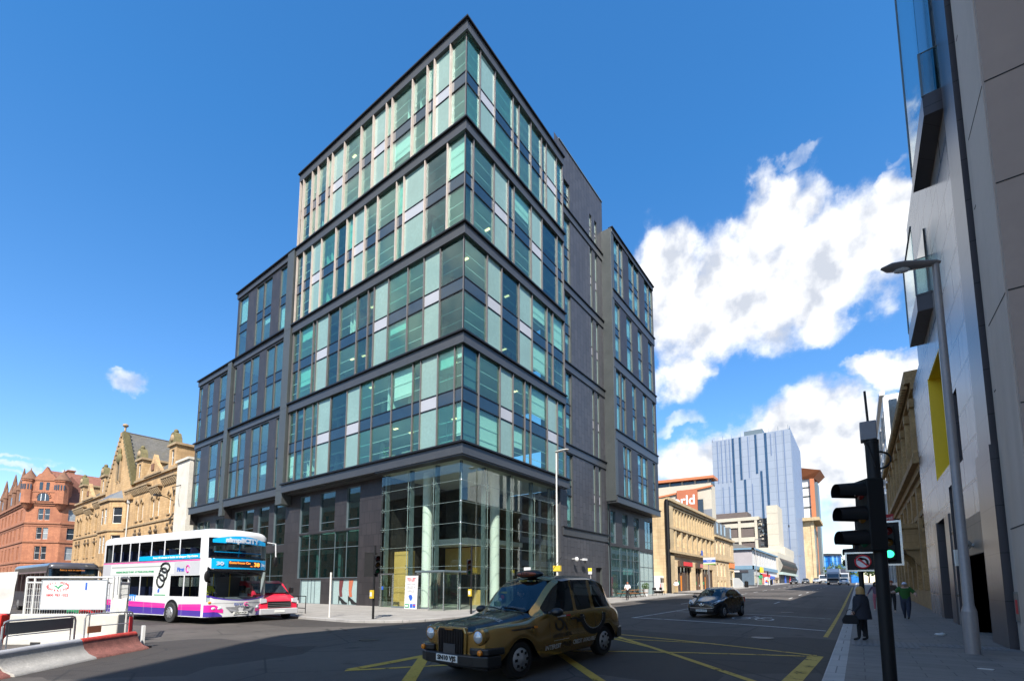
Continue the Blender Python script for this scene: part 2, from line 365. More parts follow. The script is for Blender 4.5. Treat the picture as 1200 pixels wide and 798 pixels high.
scene.view_settings.view_transform='Standard'; scene.view_settings.look='None'; scene.view_settings.gamma=1; scene.view_settings.exposure=1.3
scene.cycles.max_bounces=10; scene.cycles.transparent_max_bounces=16; scene.cycles.diffuse_bounces=4; scene.cycles.glossy_bounces=4
scene.cycles.use_denoising=True; scene.cycles.caustics_reflective=False; scene.cycles.caustics_refractive=False; scene.cycles.sample_clamp_indirect=6
# ------------------------------------------------------------------ ground, road, pavements
def asphalt():
    m,nt,b=newmat('asphalt'); oc=ocoord(nt)
    f=noise(nt,oc,.25,6); g=noise(nt,oc,2.5,5); h=noise(nt,oc,70,3,.7)
    c=mixc(nt,ramp(nt,f,.35,.65),(.05,.042,.037),(.085,.074,.065))
    c=mixc(nt,ramp(nt,g,.45,.7,(0,0,0),(.5,)*3),c,(.05,.043,.039))
    c=mixc(nt,ramp(nt,h,.35,.75,(0,0,0),(.5,)*3),c,(.15,.135,.12))
    mp=nd(nt,'ShaderNodeMapping'); mp.inputs['Scale'].default_value=(1.1,.05,1); nt.links.new(oc,mp.inputs['Vector'])
    c=mixc(nt,ramp(nt,noise(nt,mp.outputs[0],1,4),.5,.7,(0,0,0),(.55,)*3),c,(.035,.03,.028))
    # lighter worn wheel tracks along the street, darker patched reinstatements
    vo=nd(nt,'ShaderNodeTexVoronoi'); vo.inputs['Scale'].default_value=.16; vo.distance='CHEBYCHEV'; nt.links.new(oc,vo.inputs['Vector'])
    hs=nd(nt,'ShaderNodeSeparateColor'); nt.links.new(vo.outputs['Color'],hs.inputs[0])
    c=mixc(nt,ramp(nt,hs.outputs[0],.7,.74,(0,0,0),(.8,)*3),c,(.036,.031,.028))
    ve=nd(nt,'ShaderNodeTexVoronoi'); ve.feature='DISTANCE_TO_EDGE'; ve.inputs['Scale'].default_value=.33; nt.links.new(oc,ve.inputs['Vector'])
    c=mixc(nt,ramp(nt,ve.outputs['Distance'],.0,.01,(.8,)*3,(0,0,0)),c,(.015,.015,.015))
    st=noise(nt,oc,1.3,3,.5); c=mixc(nt,ramp(nt,st,.62,.72,(0,0,0),(.6,)*3),c,(.024,.021,.02))
    nt.links.new(c,b.inputs['Base Color']); b.inputs['Roughness'].default_value=.8; b.inputs['Specular IOR Level'].default_value=.35
    bp=nd(nt,'ShaderNodeBump'); bp.inputs['Strength'].default_value=.5; bp.inputs['Distance'].default_value=.012; nt.links.new(h,bp.inputs['Height']); nt.links.new(bp.outputs[0],b.inputs['Normal'])
    return m
M_asph=asphalt()
M_slab=blocks('paving slabs',(.25,.232,.21),(.3,.28,.255),(.12,.11,.1),.9,.6,.012,.8,stain=.3,bump=.2,flat=True,stainc=(.15,.14,.13))
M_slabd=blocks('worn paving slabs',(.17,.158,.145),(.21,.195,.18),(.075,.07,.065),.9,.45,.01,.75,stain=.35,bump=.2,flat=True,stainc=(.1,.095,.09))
M_kerbr=blocks('shade lifted kerb',(.4,.38,.35),(.47,.44,.41),(.17,.16,.15),.9,.9,.012,.8,stain=.35,bump=.2,flat=True)  # kerb colour lifted to make up for the shade it stands in
M_kerb=blocks('granite kerb',(.28,.265,.25),(.33,.315,.295),(.14,.14,.14),.9,.9,.012,.8,stain=.35,bump=.2,flat=True)
M_earth=mat('plain ground',(.1,.1,.09),.9,0,.2,.1)
b=MB()
def axis(lo,hi,fine_lo,fine_hi,step,coarse):
    a=[];x=lo
    while x<hi:
        a.append(x); x+= step if fine_lo<=x<fine_hi else coarse
    return a+[hi]
b.sheet(lambda x,y:(x,y,road_z(x,y)),axis(-320,160,-24,4,.7,12),axis(-60,520,-2,60,1.0,8),M_asph)
struct(b.build('road'))
b=MB(); b.box(-2500,2500,-2500,2500,-1.2,-1.0,M_earth); struct(b.build('ground'))
def pavement(outer,inner,m,top=.12,name='pavement',n=5,kerbw=.32,km=None):
    """outer = kerb line (xy), inner = far side (xy), same count; kerb stones, kerb face and slabs"""
    b=MB(); k=MB(); N=len(outer)
    def lerp(a,c,t): return (a[0]+(c[0]-a[0])*t,a[1]+(c[1]-a[1])*t)
    T=[]
    for o,i in zip(outer,inner):
        L=math.hypot(i[0]-o[0],i[1]-o[1]); T.append(kerbw/L)
    for q in range(N-1):
        for s in range(n):
            vs=[]
            for (o,i,t) in ((outer[q],inner[q],T[q]),(outer[q+1],inner[q+1],T[q+1])):
                for u in (t+(1-t)*s/n,t+(1-t)*(s+1)/n):
                    p=lerp(o,i,u); vs.append((*p,pav_z(*p)-.12+top))
            b.add(vs,[(0,1,3,2)],m)
        vs=[]
        for (o,i,t) in ((outer[q],inner[q],T[q]),(outer[q+1],inner[q+1],T[q+1])):
            p=lerp(o,i,t); z=pav_z(*o)-.12+top
            vs+=[(*o,z-.6),(*o,z-.012),(*lerp(o,i,t*.08),z+.003),(*p,z+.003),(*p,z-.03)]
        k.add(vs,[(j,j+1,j+6,j+5) for j in range(4)],km or M_kerb)
    o=b.build(name,weld=True); struct(o); e=k.build('kerb',weld=True); struct(e); return o
# left: along the cross street, round the corner, up the street
out=[];inn=[]
for x in [-160,-140,-120,-100,-80,-66,-56,-46,-38,-32,-27,-23]: out.append((x,13.6)); inn.append((x,26))
for t in range(0,10):
    a=-PI/2+PI/2*t/9; out.append((-20.2+3.2*math.cos(a),16.8+3.2*math.sin(a))); inn.append((-23.5+1.0*math.cos(a),25+1.0*math.sin(a)))
for y in list(range(18,60,3))+[61.5]: out.append((-17,y)); inn.append((-22.4,max(y,26+.05*(y-18))))
pavement(out,inn,M_slab)
pavement([(-17,y) for y in (65.5,72,80,90,100,109)],[(-23,y) for y in (65.5,72,80,90,100,109)],M_slab)
pavement([(-17,y) for y in (127,135,145,160,180,210,250,300)],[(-40,y) for y in (127,135,145,160,180,210,250,300)],M_slab)
ys=[-20,-8]+list(range(0,64,3))+[70,85,100,130,170,220,300]
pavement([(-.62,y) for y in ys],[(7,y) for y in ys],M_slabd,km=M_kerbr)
# far side of the cross street, where the works stand
pavement([(-24,-1.5),(-40,-1.5),(-70,-1.5),(-110,-1.5),(-160,-1.5)],[(-24,-12),(-40,-12),(-70,-12),(-110,-12),(-160,-12)],M_slab)
# tactile paving strip at the crossing
b=MB(); M_tac=mat('tactile paving',(.2,.2,.2),.8,0,.15,3)
for k in range(26):
    x=-.25+k*.125; z=pav_z(x,17.2)+.004
    b.box(x,x+.07,16.0 if x<1.2 else 16.75,17.55,z-.01,z+.012,M_tac)
b.box(-.28,1.2,15.95,17.6,pav_z(0,17)-.02,pav_z(0,17)+.005,mat('tactile slab',(.165,.165,.168),.8,0,.15,3)); b.box(1.2,3.1,16.7,17.6,pav_z(0,17)-.02,pav_z(0,17)+.005,MATS['tactile slab'])
struct(b.build('tactile_paving'))
# painted markings, 4 mm sheets draped on the road
def stripe(mb,p,q,wd,m,dz=.005,n=None):
    p=Vector(p);q=Vector(q);d=q-p;L=d.length;n=n or max(2,int(L/.5));nrm=Vector((-d.y,d.x)).normalized()*wd/2
    vs=[]
    for i in range(n+1):
        c=p+d*i/n
        for s in (-1,0,1):
            e=c+nrm*s; vs.append((e.x,e.y,road_z(e.x,e.y)+dz))
    mb.add(vs,[(i*3+j,(i+1)*3+j,(i+1)*3+j+1,i*3+j+1) for i in range(n) for j in (0,1)],m)
yb=MB()
for p,q,wd in [((-8.0,14.75),(-.95,13.95),.16),((-7.7,12.9),(-3.4,14.3),.13),((-8.6,8.55),(-1.0,13.75),.14),((-6.9,14.6),(-1.0,8.9),.17),((-7.2,11.2),(-2.4,6.4),.2),
               ((-.95,13.9),(-1.15,8.3),.3),((-8.6,5.9),(-7.2,7.45),.13),((-6.1,5.2),(-8.5,8.0),.26),((-8.6,6.0),(-8.1,14.75),.25),((-8.0,14.7),(-4.4,12.2),.13)]: stripe(yb,p,q,wd,M_paintY,.006)
struct(yb.build('yellow_box_markings'))
wm=MB()
for p,q,wd in [((-9.0,21.9),(-1.1,21.3),.2),((-8.9,22.0),(-8.7,34),.11),((-8.6,27.6),(-1.2,28.0),.14),((-8.7,36),(-8.9,38.5),.11)]: stripe(wm,p,q,wd,M_paintW,.005)
for k in range(14): stripe(wm,(-10.9,36+k*7.5),(-10.9,39.5+k*7.5),.13,M_paintW)
for k in range(12): stripe(wm,(-5.2,40+k*9),(-5.2,43+k*9),.12,M_paintW)
# bicycle symbol
for cx,cy in ((-4.7,25.0),(-3.7,25.0)):
    pr=None
    for i in range(17):
        a=2*PI*i/16; c=(cx+.36*math.cos(a),cy+.75*math.sin(a))
        if pr: stripe(wm,pr,c,.09,M_paintW,n=1)
        pr=c
for p,q in [((-4.7,25),(-4.3,26.2)),((-4.3,26.2),(-3.7,25)),((-4.7,25),(-4.15,24.9)),((-4.15,24.9),(-3.8,26.3)),((-4.4,26.5),(-4.1,26.2)),((-3.8,26.3),(-3.6,26.7))]: stripe(wm,p,q,.1,M_paintW,n=2)
stripe(wm,(-17.0+.0,14.6),(-9.5,14.2),.0001,M_paintW)
for k in range(7): stripe(wm,(-16.4+k*1.05,16.6),(-15.9+k*1.05,16.6),.22,M_paintW)
struct(wm.build('white_markings'))
ym=MB(); stripe(ym,(-1.0,18.9),(-.95,40),.13,M_paintY); stripe(ym,(-.95,40),(-.95,110),.16,M_paintY); struct(ym.build('yellow_kerb_line'))
# iron covers in the road
M_iron=mat('cast iron',(.06,.06,.062),.5,.6,.2,6)
for i,(x,y,lb) in enumerate([(-2.6,17.0,'round iron manhole cover in road past the yellow box'),(-12.2,9.2,'round iron manhole cover in front of the taxi'),(-14.2,12.4,'round iron manhole cover in the sunlit road between bus and taxi'),(-3.4,31,'round iron manhole cover beyond the painted bicycle')]):
    b=MB(); b.lathe([(.33,0),(.33,.012),(.28,.014),(.27,.01),(.001,.011)],(0,0,0),M_iron,20); o=b.build('manhole_cover'); o.location=(x,y,road_z(x,y)-.002); tag(o,lb,'manhole cover','manhole covers')
# ------------------------------------------------------------------ the dark glass office building on the corner
CX,CY=-20.84,22.55
office=thing('office_building','tall dark glass and stone corner office building with stepped wing and glazed double height lobby','office building',(CX,CY,0))
MR=fr(0,0,0,90)
def bay(M,x0,x1,zb,zt,pale=False,y=.22,fin=.14,finm=None,name='glass_bay',gm=None,split=(.437,.571),blind=None,rail=False,ends=True,mw=.04):
    H=zt-zb; s0=zb+H*split[0]; s1=zb+H*split[1]
    b=MB(); b.M=M; g=A_pale if pale else (gm or A_glass)
    if g is A_glass: g=rnd.choice([A_glass,A_glass,A_glass,A_glassD,A_glassB])
    for a,c in ((zb,s0),(s1,zt)):
        j=[rnd.uniform(-.006,.006) for _ in range(4)]; X0,X1=x0+.03,x1-.03
        b.add([(X0,y+j[0],a),(X1,y+j[1],a),(X1,y+j[2],c),(X0,y+j[3],c),(X0,y+.03+j[0],a),(X1,y+.03+j[1],a),(X1,y+.03+j[2],c),(X0,y+.03+j[3],c)],[(0,1,2,3),(5,4,7,6),(0,4,5,1),(3,2,6,7),(0,3,7,4),(1,5,6,2)],g)
    o=b.build(name,office)
    b=MB(); b.M=M; b.box(x0+.03,x1-.03,y-.012,y+.05,s0,s1,A_palesp if pale else A_spand); b.build('spandrel',o)
    b=MB(); b.M=M; fm=finm or A_fin2
    b.box(x0-mw,x0+mw,y-fin,y+.08,zb,zt,fm)
    if ends: b.box(x1-mw,x1+mw,y-fin-.002,y+.08,zb,zt,fm)
    for z in (s0,s1): b.box(x0+.05,x1-.05,y-.05,y+.04,z-.035,z+.035,A_lip)
    if rail: 
        for z in (zb+.95,zb+1.9,s1+.95,s1+1.9): b.box(x0+.05,x1-.05,y+.1,y+.125,z-.016,z+.016,A_blind)
    b.build('mullion',o)
    if not pale:
        q=rnd.random() if blind is None else blind; b=MB(); b.M=M; k=False
        for a,c in ((zb,s0),(s1,zt)):
            r=rnd.random()
            if r<q:
                d=rnd.choice([.25,.4,.55,.75,.9])*(c-a); b.box(x0+.07,x1-.07,y+.16,y+.18,c-d,c-.02,A_blind); k=True
        if k: b.build('blind',o)
    return o
ZB=[11.05,19.08,27.11,35.14]; BH=7.1
LX=[([0,-.95,-2.6,-4.35,-5.2,-7.6,-10,-11.6,-13.4,-15.8,-17.8,-18.6,-20.1,-21.4,-22.6],(2,7,9)),
    ([0,-2.5,-4.2,-6,-8.3,-10.1,-10.9,-12.4,-14.9,-16.6,-18.5,-19.1,-21.4,-22.6],(1,4,9)),
    ([0,-1.9,-4.3,-6.7,-7.6,-10,-11.7,-13.3,-14.3,-16,-18.3,-19.9,-21.4,-22.6],(2,6,10)),
    ([0,-1.7,-3.4,-4.2,-5.9,-8.4,-9.15,-10.9,-12.6,-15.1,-17,-17.8,-19.4,-20.4,-22,-22.6],(1,6,9))]
RX=[([0,1.8,4.25,5.9,7.5,8.35,10.9,12.6,13.9],(2,6)),([0,2.65,4.4,6.7,8.6,10.96,11.93,13.9],(1,3)),
    ([0,1,3.4,5.2,6,8.5,10.2,12.8,13.9],(2,5)),([0,1.65,3.45,5.86,6.7,8.5,10.2,11,12.8,13.9],(1,7))]
for i,zb in enumerate(ZB):
    xs,pl=LX[i]; fd=(.1,.13,.18,.24)[i]; fm=(A_fin2,A_fin2,A_fin,A_fin)[i]
    for k in range(len(xs)-1): bay(Matrix(),xs[k+1]-(0 if k else 0),xs[k]-(.22 if k==0 else 0),zb,zb+BH,k in pl,fin=fd,finm=fm,blind=(.28,.12,.1,.1)[i],rail=True,ends=False)
    b=MB(); b.box(-.27,-.2,.2,.27,zb,zb+BH,A_lip); b.build('corner_post',office)
    xs,pl=RX[i]
    for k in range(len(xs)-1): bay(MR,xs[k]+(.22 if k==0 else 0),xs[k+1],zb,zb+BH,k in pl,fin=(.13 if k else .0),finm=A_fin2,blind=(.6,.2,.15,.15)[i],rail=True,ends=(k==len(xs)-2))
# ledges: fascia with a thin projecting lip, wrapping the corner
def ledge(z0,z1,pr,lip):
    b=MB(); b.box(-22.75,pr,-pr,.3,z0,z1,A_fascia); b.box(-.3,pr-.001,.3,13.95,z0,z1,A_fascia)
    if lip: 
        b.box(-22.8,pr+.16,-pr-.16,.3,z1-.002,z1+.13,A_lip); b.box(-.3,pr+.158,.3,14.0,z1-.002,z1+.13,A_lip)
    b.build('ledge',office,bevel=.012)
ledge(10.3,11.03,.28,True)
for z in (18.17,26.2,34.23): ledge(z,z+.76,.0,True)
ledge(42.26,43.05,.02,True)
b=MB(); b.box(-22.6,-.2,.25,14,42.9,43.0,M_dark); b.box(-15,-6,4,11,43,45.6,A_fascia); b.build('roof',office)
# storeys: slabs, white ceilings, back walls and columns seen through the glass
for zb in ZB:
    for z0,z1 in ((zb+3.1,zb+4.05),(zb+7.1,zb+7.95)):
        b=MB(); b.box(-22.5,-.45,.42,13.7,z0+.16,z1-.05,A_floor); b.box(-22.5,-.45,.42,13.7,z0,z0+.155,A_ceil); b.build('floor_slab',office)
b=MB(); b.box(-22.6,-.5,.45,13.7,10.6,11.0,A_floor); b.build('floor_slab',office)
for zb in ZB:
    b=MB()
    b.box(-22.4,-9.5,7.2,13.6,zb,zb+7.1,A_core); b.box(-6.3,-6.1,8.6,13.6,zb,zb+7.1,A_core)
    for x in (-19,-12.4,-4.2): b.cyl((x,3.2,zb),(x,3.2,zb+7.1),.28,M_white,n=12)
    for yy in (9.4,): b.cyl((-3.2,yy,zb),(-3.2,yy,zb+7.1),.28,M_white,n=12)
    for q in range(5):
        x=rnd.uniform(-21,-3); b.box(x,x+.12,.9,rnd.uniform(3.5,6.9),zb+(0 if q%2 else 4.0),zb+(3.05 if q%2 else 7.08),A_blind)
    b.build('back_wall',office)
M_lamp=mat('warm ceiling lamp',(.9,.8,.55),.4,0,0,emit=(1,.78,.4),es=1.3)
k=0
for zb in ZB:
    for z in (zb+3.1,zb+7.1):
        for q in range(4 if zb<30 else 2):
            x=rnd.uniform(-20,-1.5); y=rnd.uniform(.9,3.5) if rnd.random()<.7 else rnd.uniform(4,11); x=x if y<3.6 else rnd.uniform(-4,-1)
            b=MB(); b.box(x-.22,x+.22,y-.08,y+.08,z-.05,z-.003,M_lamp); b.build('ceiling_lamp',office)
# desks and plants by the windows on the lowest floors
M_leaf0=mat('indoor leaf',(.06,.16,.03),.6,0,.3,4)
b=MB()
for x in (-2,-3.6,-6.2,-8.6,-13,-16.5,-19.5):
    b.box(x-.7,x+.7,.7,1.4,11.72,11.76,M_white); b.box(x-.3,x+.25,.95,1.0,11.8,12.15,M_ink)
for x in (-14.6,-8.9,-21):
    for q in range(26): b.ell((x+rnd.gauss(0,.18),.8+rnd.gauss(0,.08),11.6+rnd.random()*.9),(.12,.05,.05),M_leaf0,5,3)
b.build('office_furniture',office)
# stepped wing to the left: dark stone strips between tall windows
def wing(x0,x1,zs,wins,zt,px0,px1):
    b=MB(); ops=[]
    for zb,ws in zip(zs,wins): ops+=[(a,c,zb,zb+BH) for a,c in ws]
    b.facade(x0,x1,zs[0],zt,ops,A_clad,y=.12,depth=.14,rm=A_pier)
    b.box(x0,x1,.3,.5,10.3,11.0,A_fascia); b.quad((x0,13,9),(x0,.12,9),(x0,.12,zt),(x0,13,zt),A_clad); b.quad((x0,.12,zt-.01),(x1,.12,zt-.01),(x1,13,zt-.01),(x0,13,zt-.01),M_dark)
    b.build('stone_wall',office)
    for zb,ws in zip(zs,wins):
        for a,c in ws: bay(Matrix(),a,c,zb,zb+BH,False,y=.24,fin=.04,name='window',gm=A_glass2,blind=.35)
    for zb in zs:
        z=zb-.75; b=MB(); bot=zb==zs[0]
        b.box(x0-.02,x1,-.12 if bot else .02,.3,z if not bot else 10.2,zb-.1,A_fascia); b.box(x0-.06,x1,-.2,.2,zb-.13,zb-.01,A_lip); b.build('ledge',office,bevel=.012)
    b=MB(); b.box(x0-.05,px1,-.02,.3,zt-.72,zt-.12,A_fascia); b.box(x0-.1,px1+.02,-.2,.3,zt-.12,zt,A_lip); b.build('ledge',office,bevel=.012)
    b=MB(); b.box(px0,px1,-.14,.8,9.3,zt-.13,A_pier)
    for z in zs: b.box(px0-.002,px1+.002,-.15,.7,z-.4,z-.385,A_lip)
    b.build('pier',office,bevel=.01)
    for zb in zs:
        for z0,z1 in ((zb+3.1,zb+4.05),(zb+7.1,zb+7.95)):
            b=MB(); b.box(x0+.3,px1,.5,8,z0+.16,z1-.05,A_floor); b.box(x0+.3,px1,.5,8,z0,z0+.155,A_ceil); b.build('floor_slab',office)
    b=MB(); b.box(x0+.3,px1,6,6.2,zs[0],zt-.8,A_core); b.build('back_wall',office)
wing(-35.3,-24,ZB[:3],[[(-35.2,-33.2),(-33.1,-31.5),(-30.3,-28.45),(-28.35,-26.6),(-25.1,-24.2)],[(-35.2,-34.6),(-33.1,-31.3),(-31.2,-29.4),(-27.9,-26.2),(-26.1,-24.3)],[(-34.9,-32.8),(-30.9,-29.3),(-29.2,-27.5),(-25.8,-24.4)]],35.14,-24,-22.8)
wing(-44.8,-36.3,ZB[:2],[[(-44.7,-43.0),(-40.6,-38.3),(-37.6,-36.6)],[(-44.7,-43.7),(-42.2,-40.5),(-38.9,-37.0)]],27.1,-36.3,-35.4)
b=MB(); b.box(-22.7,-22.55,.2,13.8,27,42.9,A_clad); b.box(-44.8,-22.7,12.9,13.2,0,27,A_clad); b.box(-35.3,-22.7,12.8,13.1,27,35,A_clad); b.box(-35.35,-35.2,.3,13,27,35,A_clad); b.build('stone_wall',office)
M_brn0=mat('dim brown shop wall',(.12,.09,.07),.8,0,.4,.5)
# ground storeys below the wing and the main block: recessed dark stone
YR=.85
ops=[(-21.2,-19.6,6.45,9.9),(-17.9,-15.6,6.45,9.9),(-13.9,-12.1,6.45,9.9),(-21.2,-12.1,2.3,6.3),(-20.6,-17.3,0.05,2.2),(-15.6,-12.1,0.05,2.2)]
b=MB(); b.facade(-22.7,-8.9,-.6,10.3,ops,A_clad,y=YR,depth=.25,rm=A_steel); b.box(-9.1,-8.9,YR,8,-.6,10.29,A_clad); b.build('stone_wall',office)
opw=[(-44.5,-42.8,5.6,9.3),(-42.6,-40.9,5.6,9.3),(-39.4,-37.2,5.6,9.3),(-34.6,-32.6,5.6,9.7),(-32.4,-30.2,5.6,9.7),(-29.2,-27,5.6,9.7),(-26,-23.8,5.6,9.7),
     (-44.5,-40.9,.3,4.9),(-39.4,-37.2,.3,4.9),(-34.6,-30.2,.3,4.9),(-29.2,-23.8,.3,4.9)]
b=MB(); b.facade(-44.8,-22.7,-.6,10.2,opw,A_clad,y=YR,depth=.25,rm=A_steel); b.build('stone_wall',office)
def win(M,x0,x1,z0,z1,y,gm,vx=(),hz=(),fm=None,name='window',par=None,w=.05):
    b=MB(); b.M=M; fm=fm or A_steel
    b.box(x0,x0+w,y-.03,y+.05,z0,z1,fm); b.box(x1-w,x1,y-.03,y+.05,z0,z1,fm); b.box(x0+w,x1-w,y-.03,y+.05,z0,z0+w,fm); b.box(x0+w,x1-w,y-.03,y+.05,z1-w,z1,fm)
    for v in vx: b.box(v-w/2,v+w/2,y-.028,y+.048,z0+w,z1-w,fm)
    for h in hz: b.box(x0+w,x1-w,y-.026,y+.046,h-w/2,h+w/2,fm)
    o=b.build(name,par or office)
    b=MB(); b.M=M; b.box(x0+w/2,x1-w/2,y+.01,y+.02,z0+w/2,z1-w/2,gm); b.build('pane',o); return o
for a,c in ((-21.2,-19.6),(-17.9,-15.6),(-13.9,-12.1)): win(Matrix(),a,c,6.45,9.9,YR+.15,A_glassD,hz=(7.2,))
win(Matrix(),-21.2,-12.1,2.3,6.3,YR+.15,A_glassD,vx=(-19.6,-17.9,-15.6,-13.9),hz=(4.9,))
for a,c,d,e in opw: win(Matrix(),a,c,d,e,YR+.15,A_glassD,vx=((a+c)/2,) if c-a>3 else (),hz=((d+e)/2,))
dr=win(Matrix(),-20.6,-17.3,.05,2.2,YR+.12,A_frost,vx=(-18.95,-19.5,-18.4),name='door')
sw=win(Matrix(),-15.6,-12.1,.05,2.2,YR+.12,A_frost,vx=(),name='window')
M_leg=mat('poster stocking',(.42,.12,.06),.6,0,.1,3); M_leg2=mat('poster dark trouser',(.12,.03,.03),.6,0,.1,3)
b=MB()   # shoe poster on the frosted pane: two legs in dark heeled shoes
for dx,mm in ((0,M_leg),(-1.35,M_leg2)):
    b.prism([(-13.35+dx,2.14),(-12.75+dx,2.14),(-12.95+dx,1.2),(-12.85+dx,.75),(-13.25+dx,.72),(-13.35+dx,1.3)],YR+.105,YR+.112,mm)
    b.prism([(-13.4+dx,.85),(-13.3+dx,.75),(-12.85+dx,.55),(-12.45+dx,.32),(-12.15+dx,.24),(-12.2+dx,.14),(-12.9+dx,.16),(-13.1+dx,.42),(-13.28+dx,.45),(-13.3+dx,.14),(-13.36+dx,.14)],YR+.095,YR+.11,M_ink)
b.build('shoe_poster',sw)
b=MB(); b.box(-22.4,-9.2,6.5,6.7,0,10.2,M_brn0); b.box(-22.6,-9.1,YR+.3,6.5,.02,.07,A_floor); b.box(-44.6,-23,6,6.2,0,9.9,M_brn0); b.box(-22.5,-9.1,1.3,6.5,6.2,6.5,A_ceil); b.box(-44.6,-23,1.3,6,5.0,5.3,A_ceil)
for x in (-20.3,-16.8,-13.2): b.cyl((x,2.4,0),(x,2.4,6.2),.22,A_frost)
b.build('back_wall',office)
b=MB(); b.box(-44.8,-8.9,.14,YR+.02,10.2,10.29,A_fascia); b.build('soffit',office)
# lobby behind a two storey bolted glass wall
LG=.5
b=MB(); b.box(-9.0,-.52,.52,13.2,10.2,10.29,A_soffit); b.box(-8.89,.2,-.2,.515,10.21,10.295,A_fascia); b.box(-.515,.2,.516,13.2,10.21,10.295,A_fascia); b.build('soffit',office)
lp=[-8.88,-5.8,-3.13,-LG]; rp=[LG,3.3,6.3,9.4,12.3,13.2]
def lobpane(M,a,c,rows=7,gap=None):
    b=MB(); b.M=M; h=10.2/rows
    for r in range(rows):
        if gap and r<gap: continue
        b.box(a+.012,c-.012,LG,LG+.018,r*h+.06,(r+1)*h+.045,A_clear)
        b.box(a+.012,c-.012,LG-.004,LG+.02,(r+1)*h+.046,(r+1)*h+.058,A_frost)
    b.box(c-.012,c+.01,LG-.003,LG+.02,.06,10.2,A_frost); return b.build('lobby_pane',office)
for i in range(3): lobpane(Matrix(),lp[i],lp[i+1])
for i in range(5): lobpane(MR,rp[i],rp[i+1])
def post(M,x,y):
    b=MB(); b.M=M; b.box(x-.07,x+.07,y,y+.34,.05,10.2,A_steel); o=b.build('glazing_post',office)
    b=MB(); b.M=M
    for r in range(1,7):
        z=r*10.2/7+.052
        b.cyl((x,y-.16,z),(x,y,z),.022,M_chrome,n=6)
        for sx_ in (-1,1):
            for sz in (-1,1): b.cyl((x,y-.1,z),(x+sx_*.13,y-.13,z+sz*.13),.016,M_chrome,n=5); b.cyl((x+sx_*.13,y-.19,z+sz*.13),(x+sx_*.13,y-.12,z+sz*.13),.035,M_chrome,n=8)
    b.build('spider_fitting',o)
for x in (-8.6,-5.8,-3.13): post(Matrix(),x,LG+.2)
for x in (3.3,6.3,9.4,12.3): post(MR,x,LG+.2)
b=MB(); b.box(-LG-.34,-LG-.2,LG+.2,LG+.34,.05,10.2,A_steel); o=b.build('glazing_post',office)
b=MB()
for r in range(1,7):
    z=r*10.2/7+.05; b.cyl((-LG-.3,LG+.3,z),(-LG-.02,LG+.02,z),.03,M_chrome,n=6); b.ell((-LG-.06,LG+.06,z),(.09,.09,.09),M_chrome,8,5)
b.build('spider_fitting',o)
for x,y in ((-5.4,2.1),(-1.9,5.9)):
    b=MB(); b.cyl((x,y,.05),(x,y,10.2),.37,A_white,n=28); b.build('column',office)
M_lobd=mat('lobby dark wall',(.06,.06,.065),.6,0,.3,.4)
M_lobf=mat('lobby stone floor',(.3,.29,.27),.3,0,.1,1)
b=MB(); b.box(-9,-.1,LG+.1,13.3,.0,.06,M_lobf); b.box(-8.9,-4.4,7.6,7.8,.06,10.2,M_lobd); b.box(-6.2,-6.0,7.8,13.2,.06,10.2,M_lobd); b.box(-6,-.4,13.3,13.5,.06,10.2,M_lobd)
b.box(-8.9,-4.5,5.6,7.6,5.0,5.5,A_ceil); b.box(-8.88,-4.5,5.55,5.6,5.5,6.5,A_clear); b.box(-5.8,-4.4,7.8,13.2,5.2,5.6,A_ceil)
b.build('lobby_wall',office)
b=MB(); b.box(-8.85,-6.7,1.9,2.1,.06,4.3,A_ochre); b.box(-5.6,-3.9,7.2,7.5,.06,1.3,A_ochre); b.box(-4.4,-3.0,12.6,13.2,.06,2.6,A_ochre); b.box(-8.8,-4.5,7.52,7.58,2.6,4.9,A_ochre); b.build('ochre_panel',office)
# revolving door with flat steel canopy, and framed side door
dx,dy=-1.3,-.2
b=MB(); b.box(dx-1.45,dx+1.2,dy-1.2,dy+1.0,2.5,2.62,A_steel); b.build('entrance_canopy',office,bevel=.02)
b=MB()
for i in range(13):
    t0=2*PI*i/24+.3;t1=2*PI*(i+1)/24+.3
    for q in (0,PI):
        if 2<=i<=9: b.quad((dx+.95*math.cos(t0+q),dy+.95*math.sin(t0+q),.1),(dx+.95*math.cos(t1+q),dy+.95*math.sin(t1+q),.1),(dx+.95*math.cos(t1+q),dy+.95*math.sin(t1+q),2.5),(dx+.95*math.cos(t0+q),dy+.95*math.sin(t0+q),2.5),A_clear)
for k in range(4):
    t=PI/4+k*PI/2; b.box(dx-.01,dx+.01,dy-.01,dy+.01,.1,2.5,M_chrome); b.quad((dx,dy,.12),(dx+.9*math.cos(t),dy+.9*math.sin(t),.12),(dx+.9*math.cos(t),dy+.9*math.sin(t),2.45),(dx,dy,2.45),A_clear)
    b.cyl((dx+.95*math.cos(t),dy+.95*math.sin(t),.08),(dx+.95*math.cos(t),dy+.95*math.sin(t),2.5),.035,M_chrome,n=8)
b.build('revolving_door',office)
b=MB()
for x in (-8.3,-6.95): b.box(x-.04,x+.04,.2,.3,.06,2.45,M_chrome)
b.box(-8.34,-6.91,.2,.3,2.45,2.55,M_chrome); b.cyl((-7.2,.18,.9),(-7.2,.18,1.6),.02,M_chrome); b.box(-8.2,-7.0,.24,.26,.1,2.44,A_clear); b.box(-8.15,-8.0,.19,.235,1.35,1.6,M_inkb)
b.build('door',office)
b=MB(); b.box(-6.9,-2.9,.1,.4,-.1,.16,A_steel); b.build('sill',office,bevel=.02)
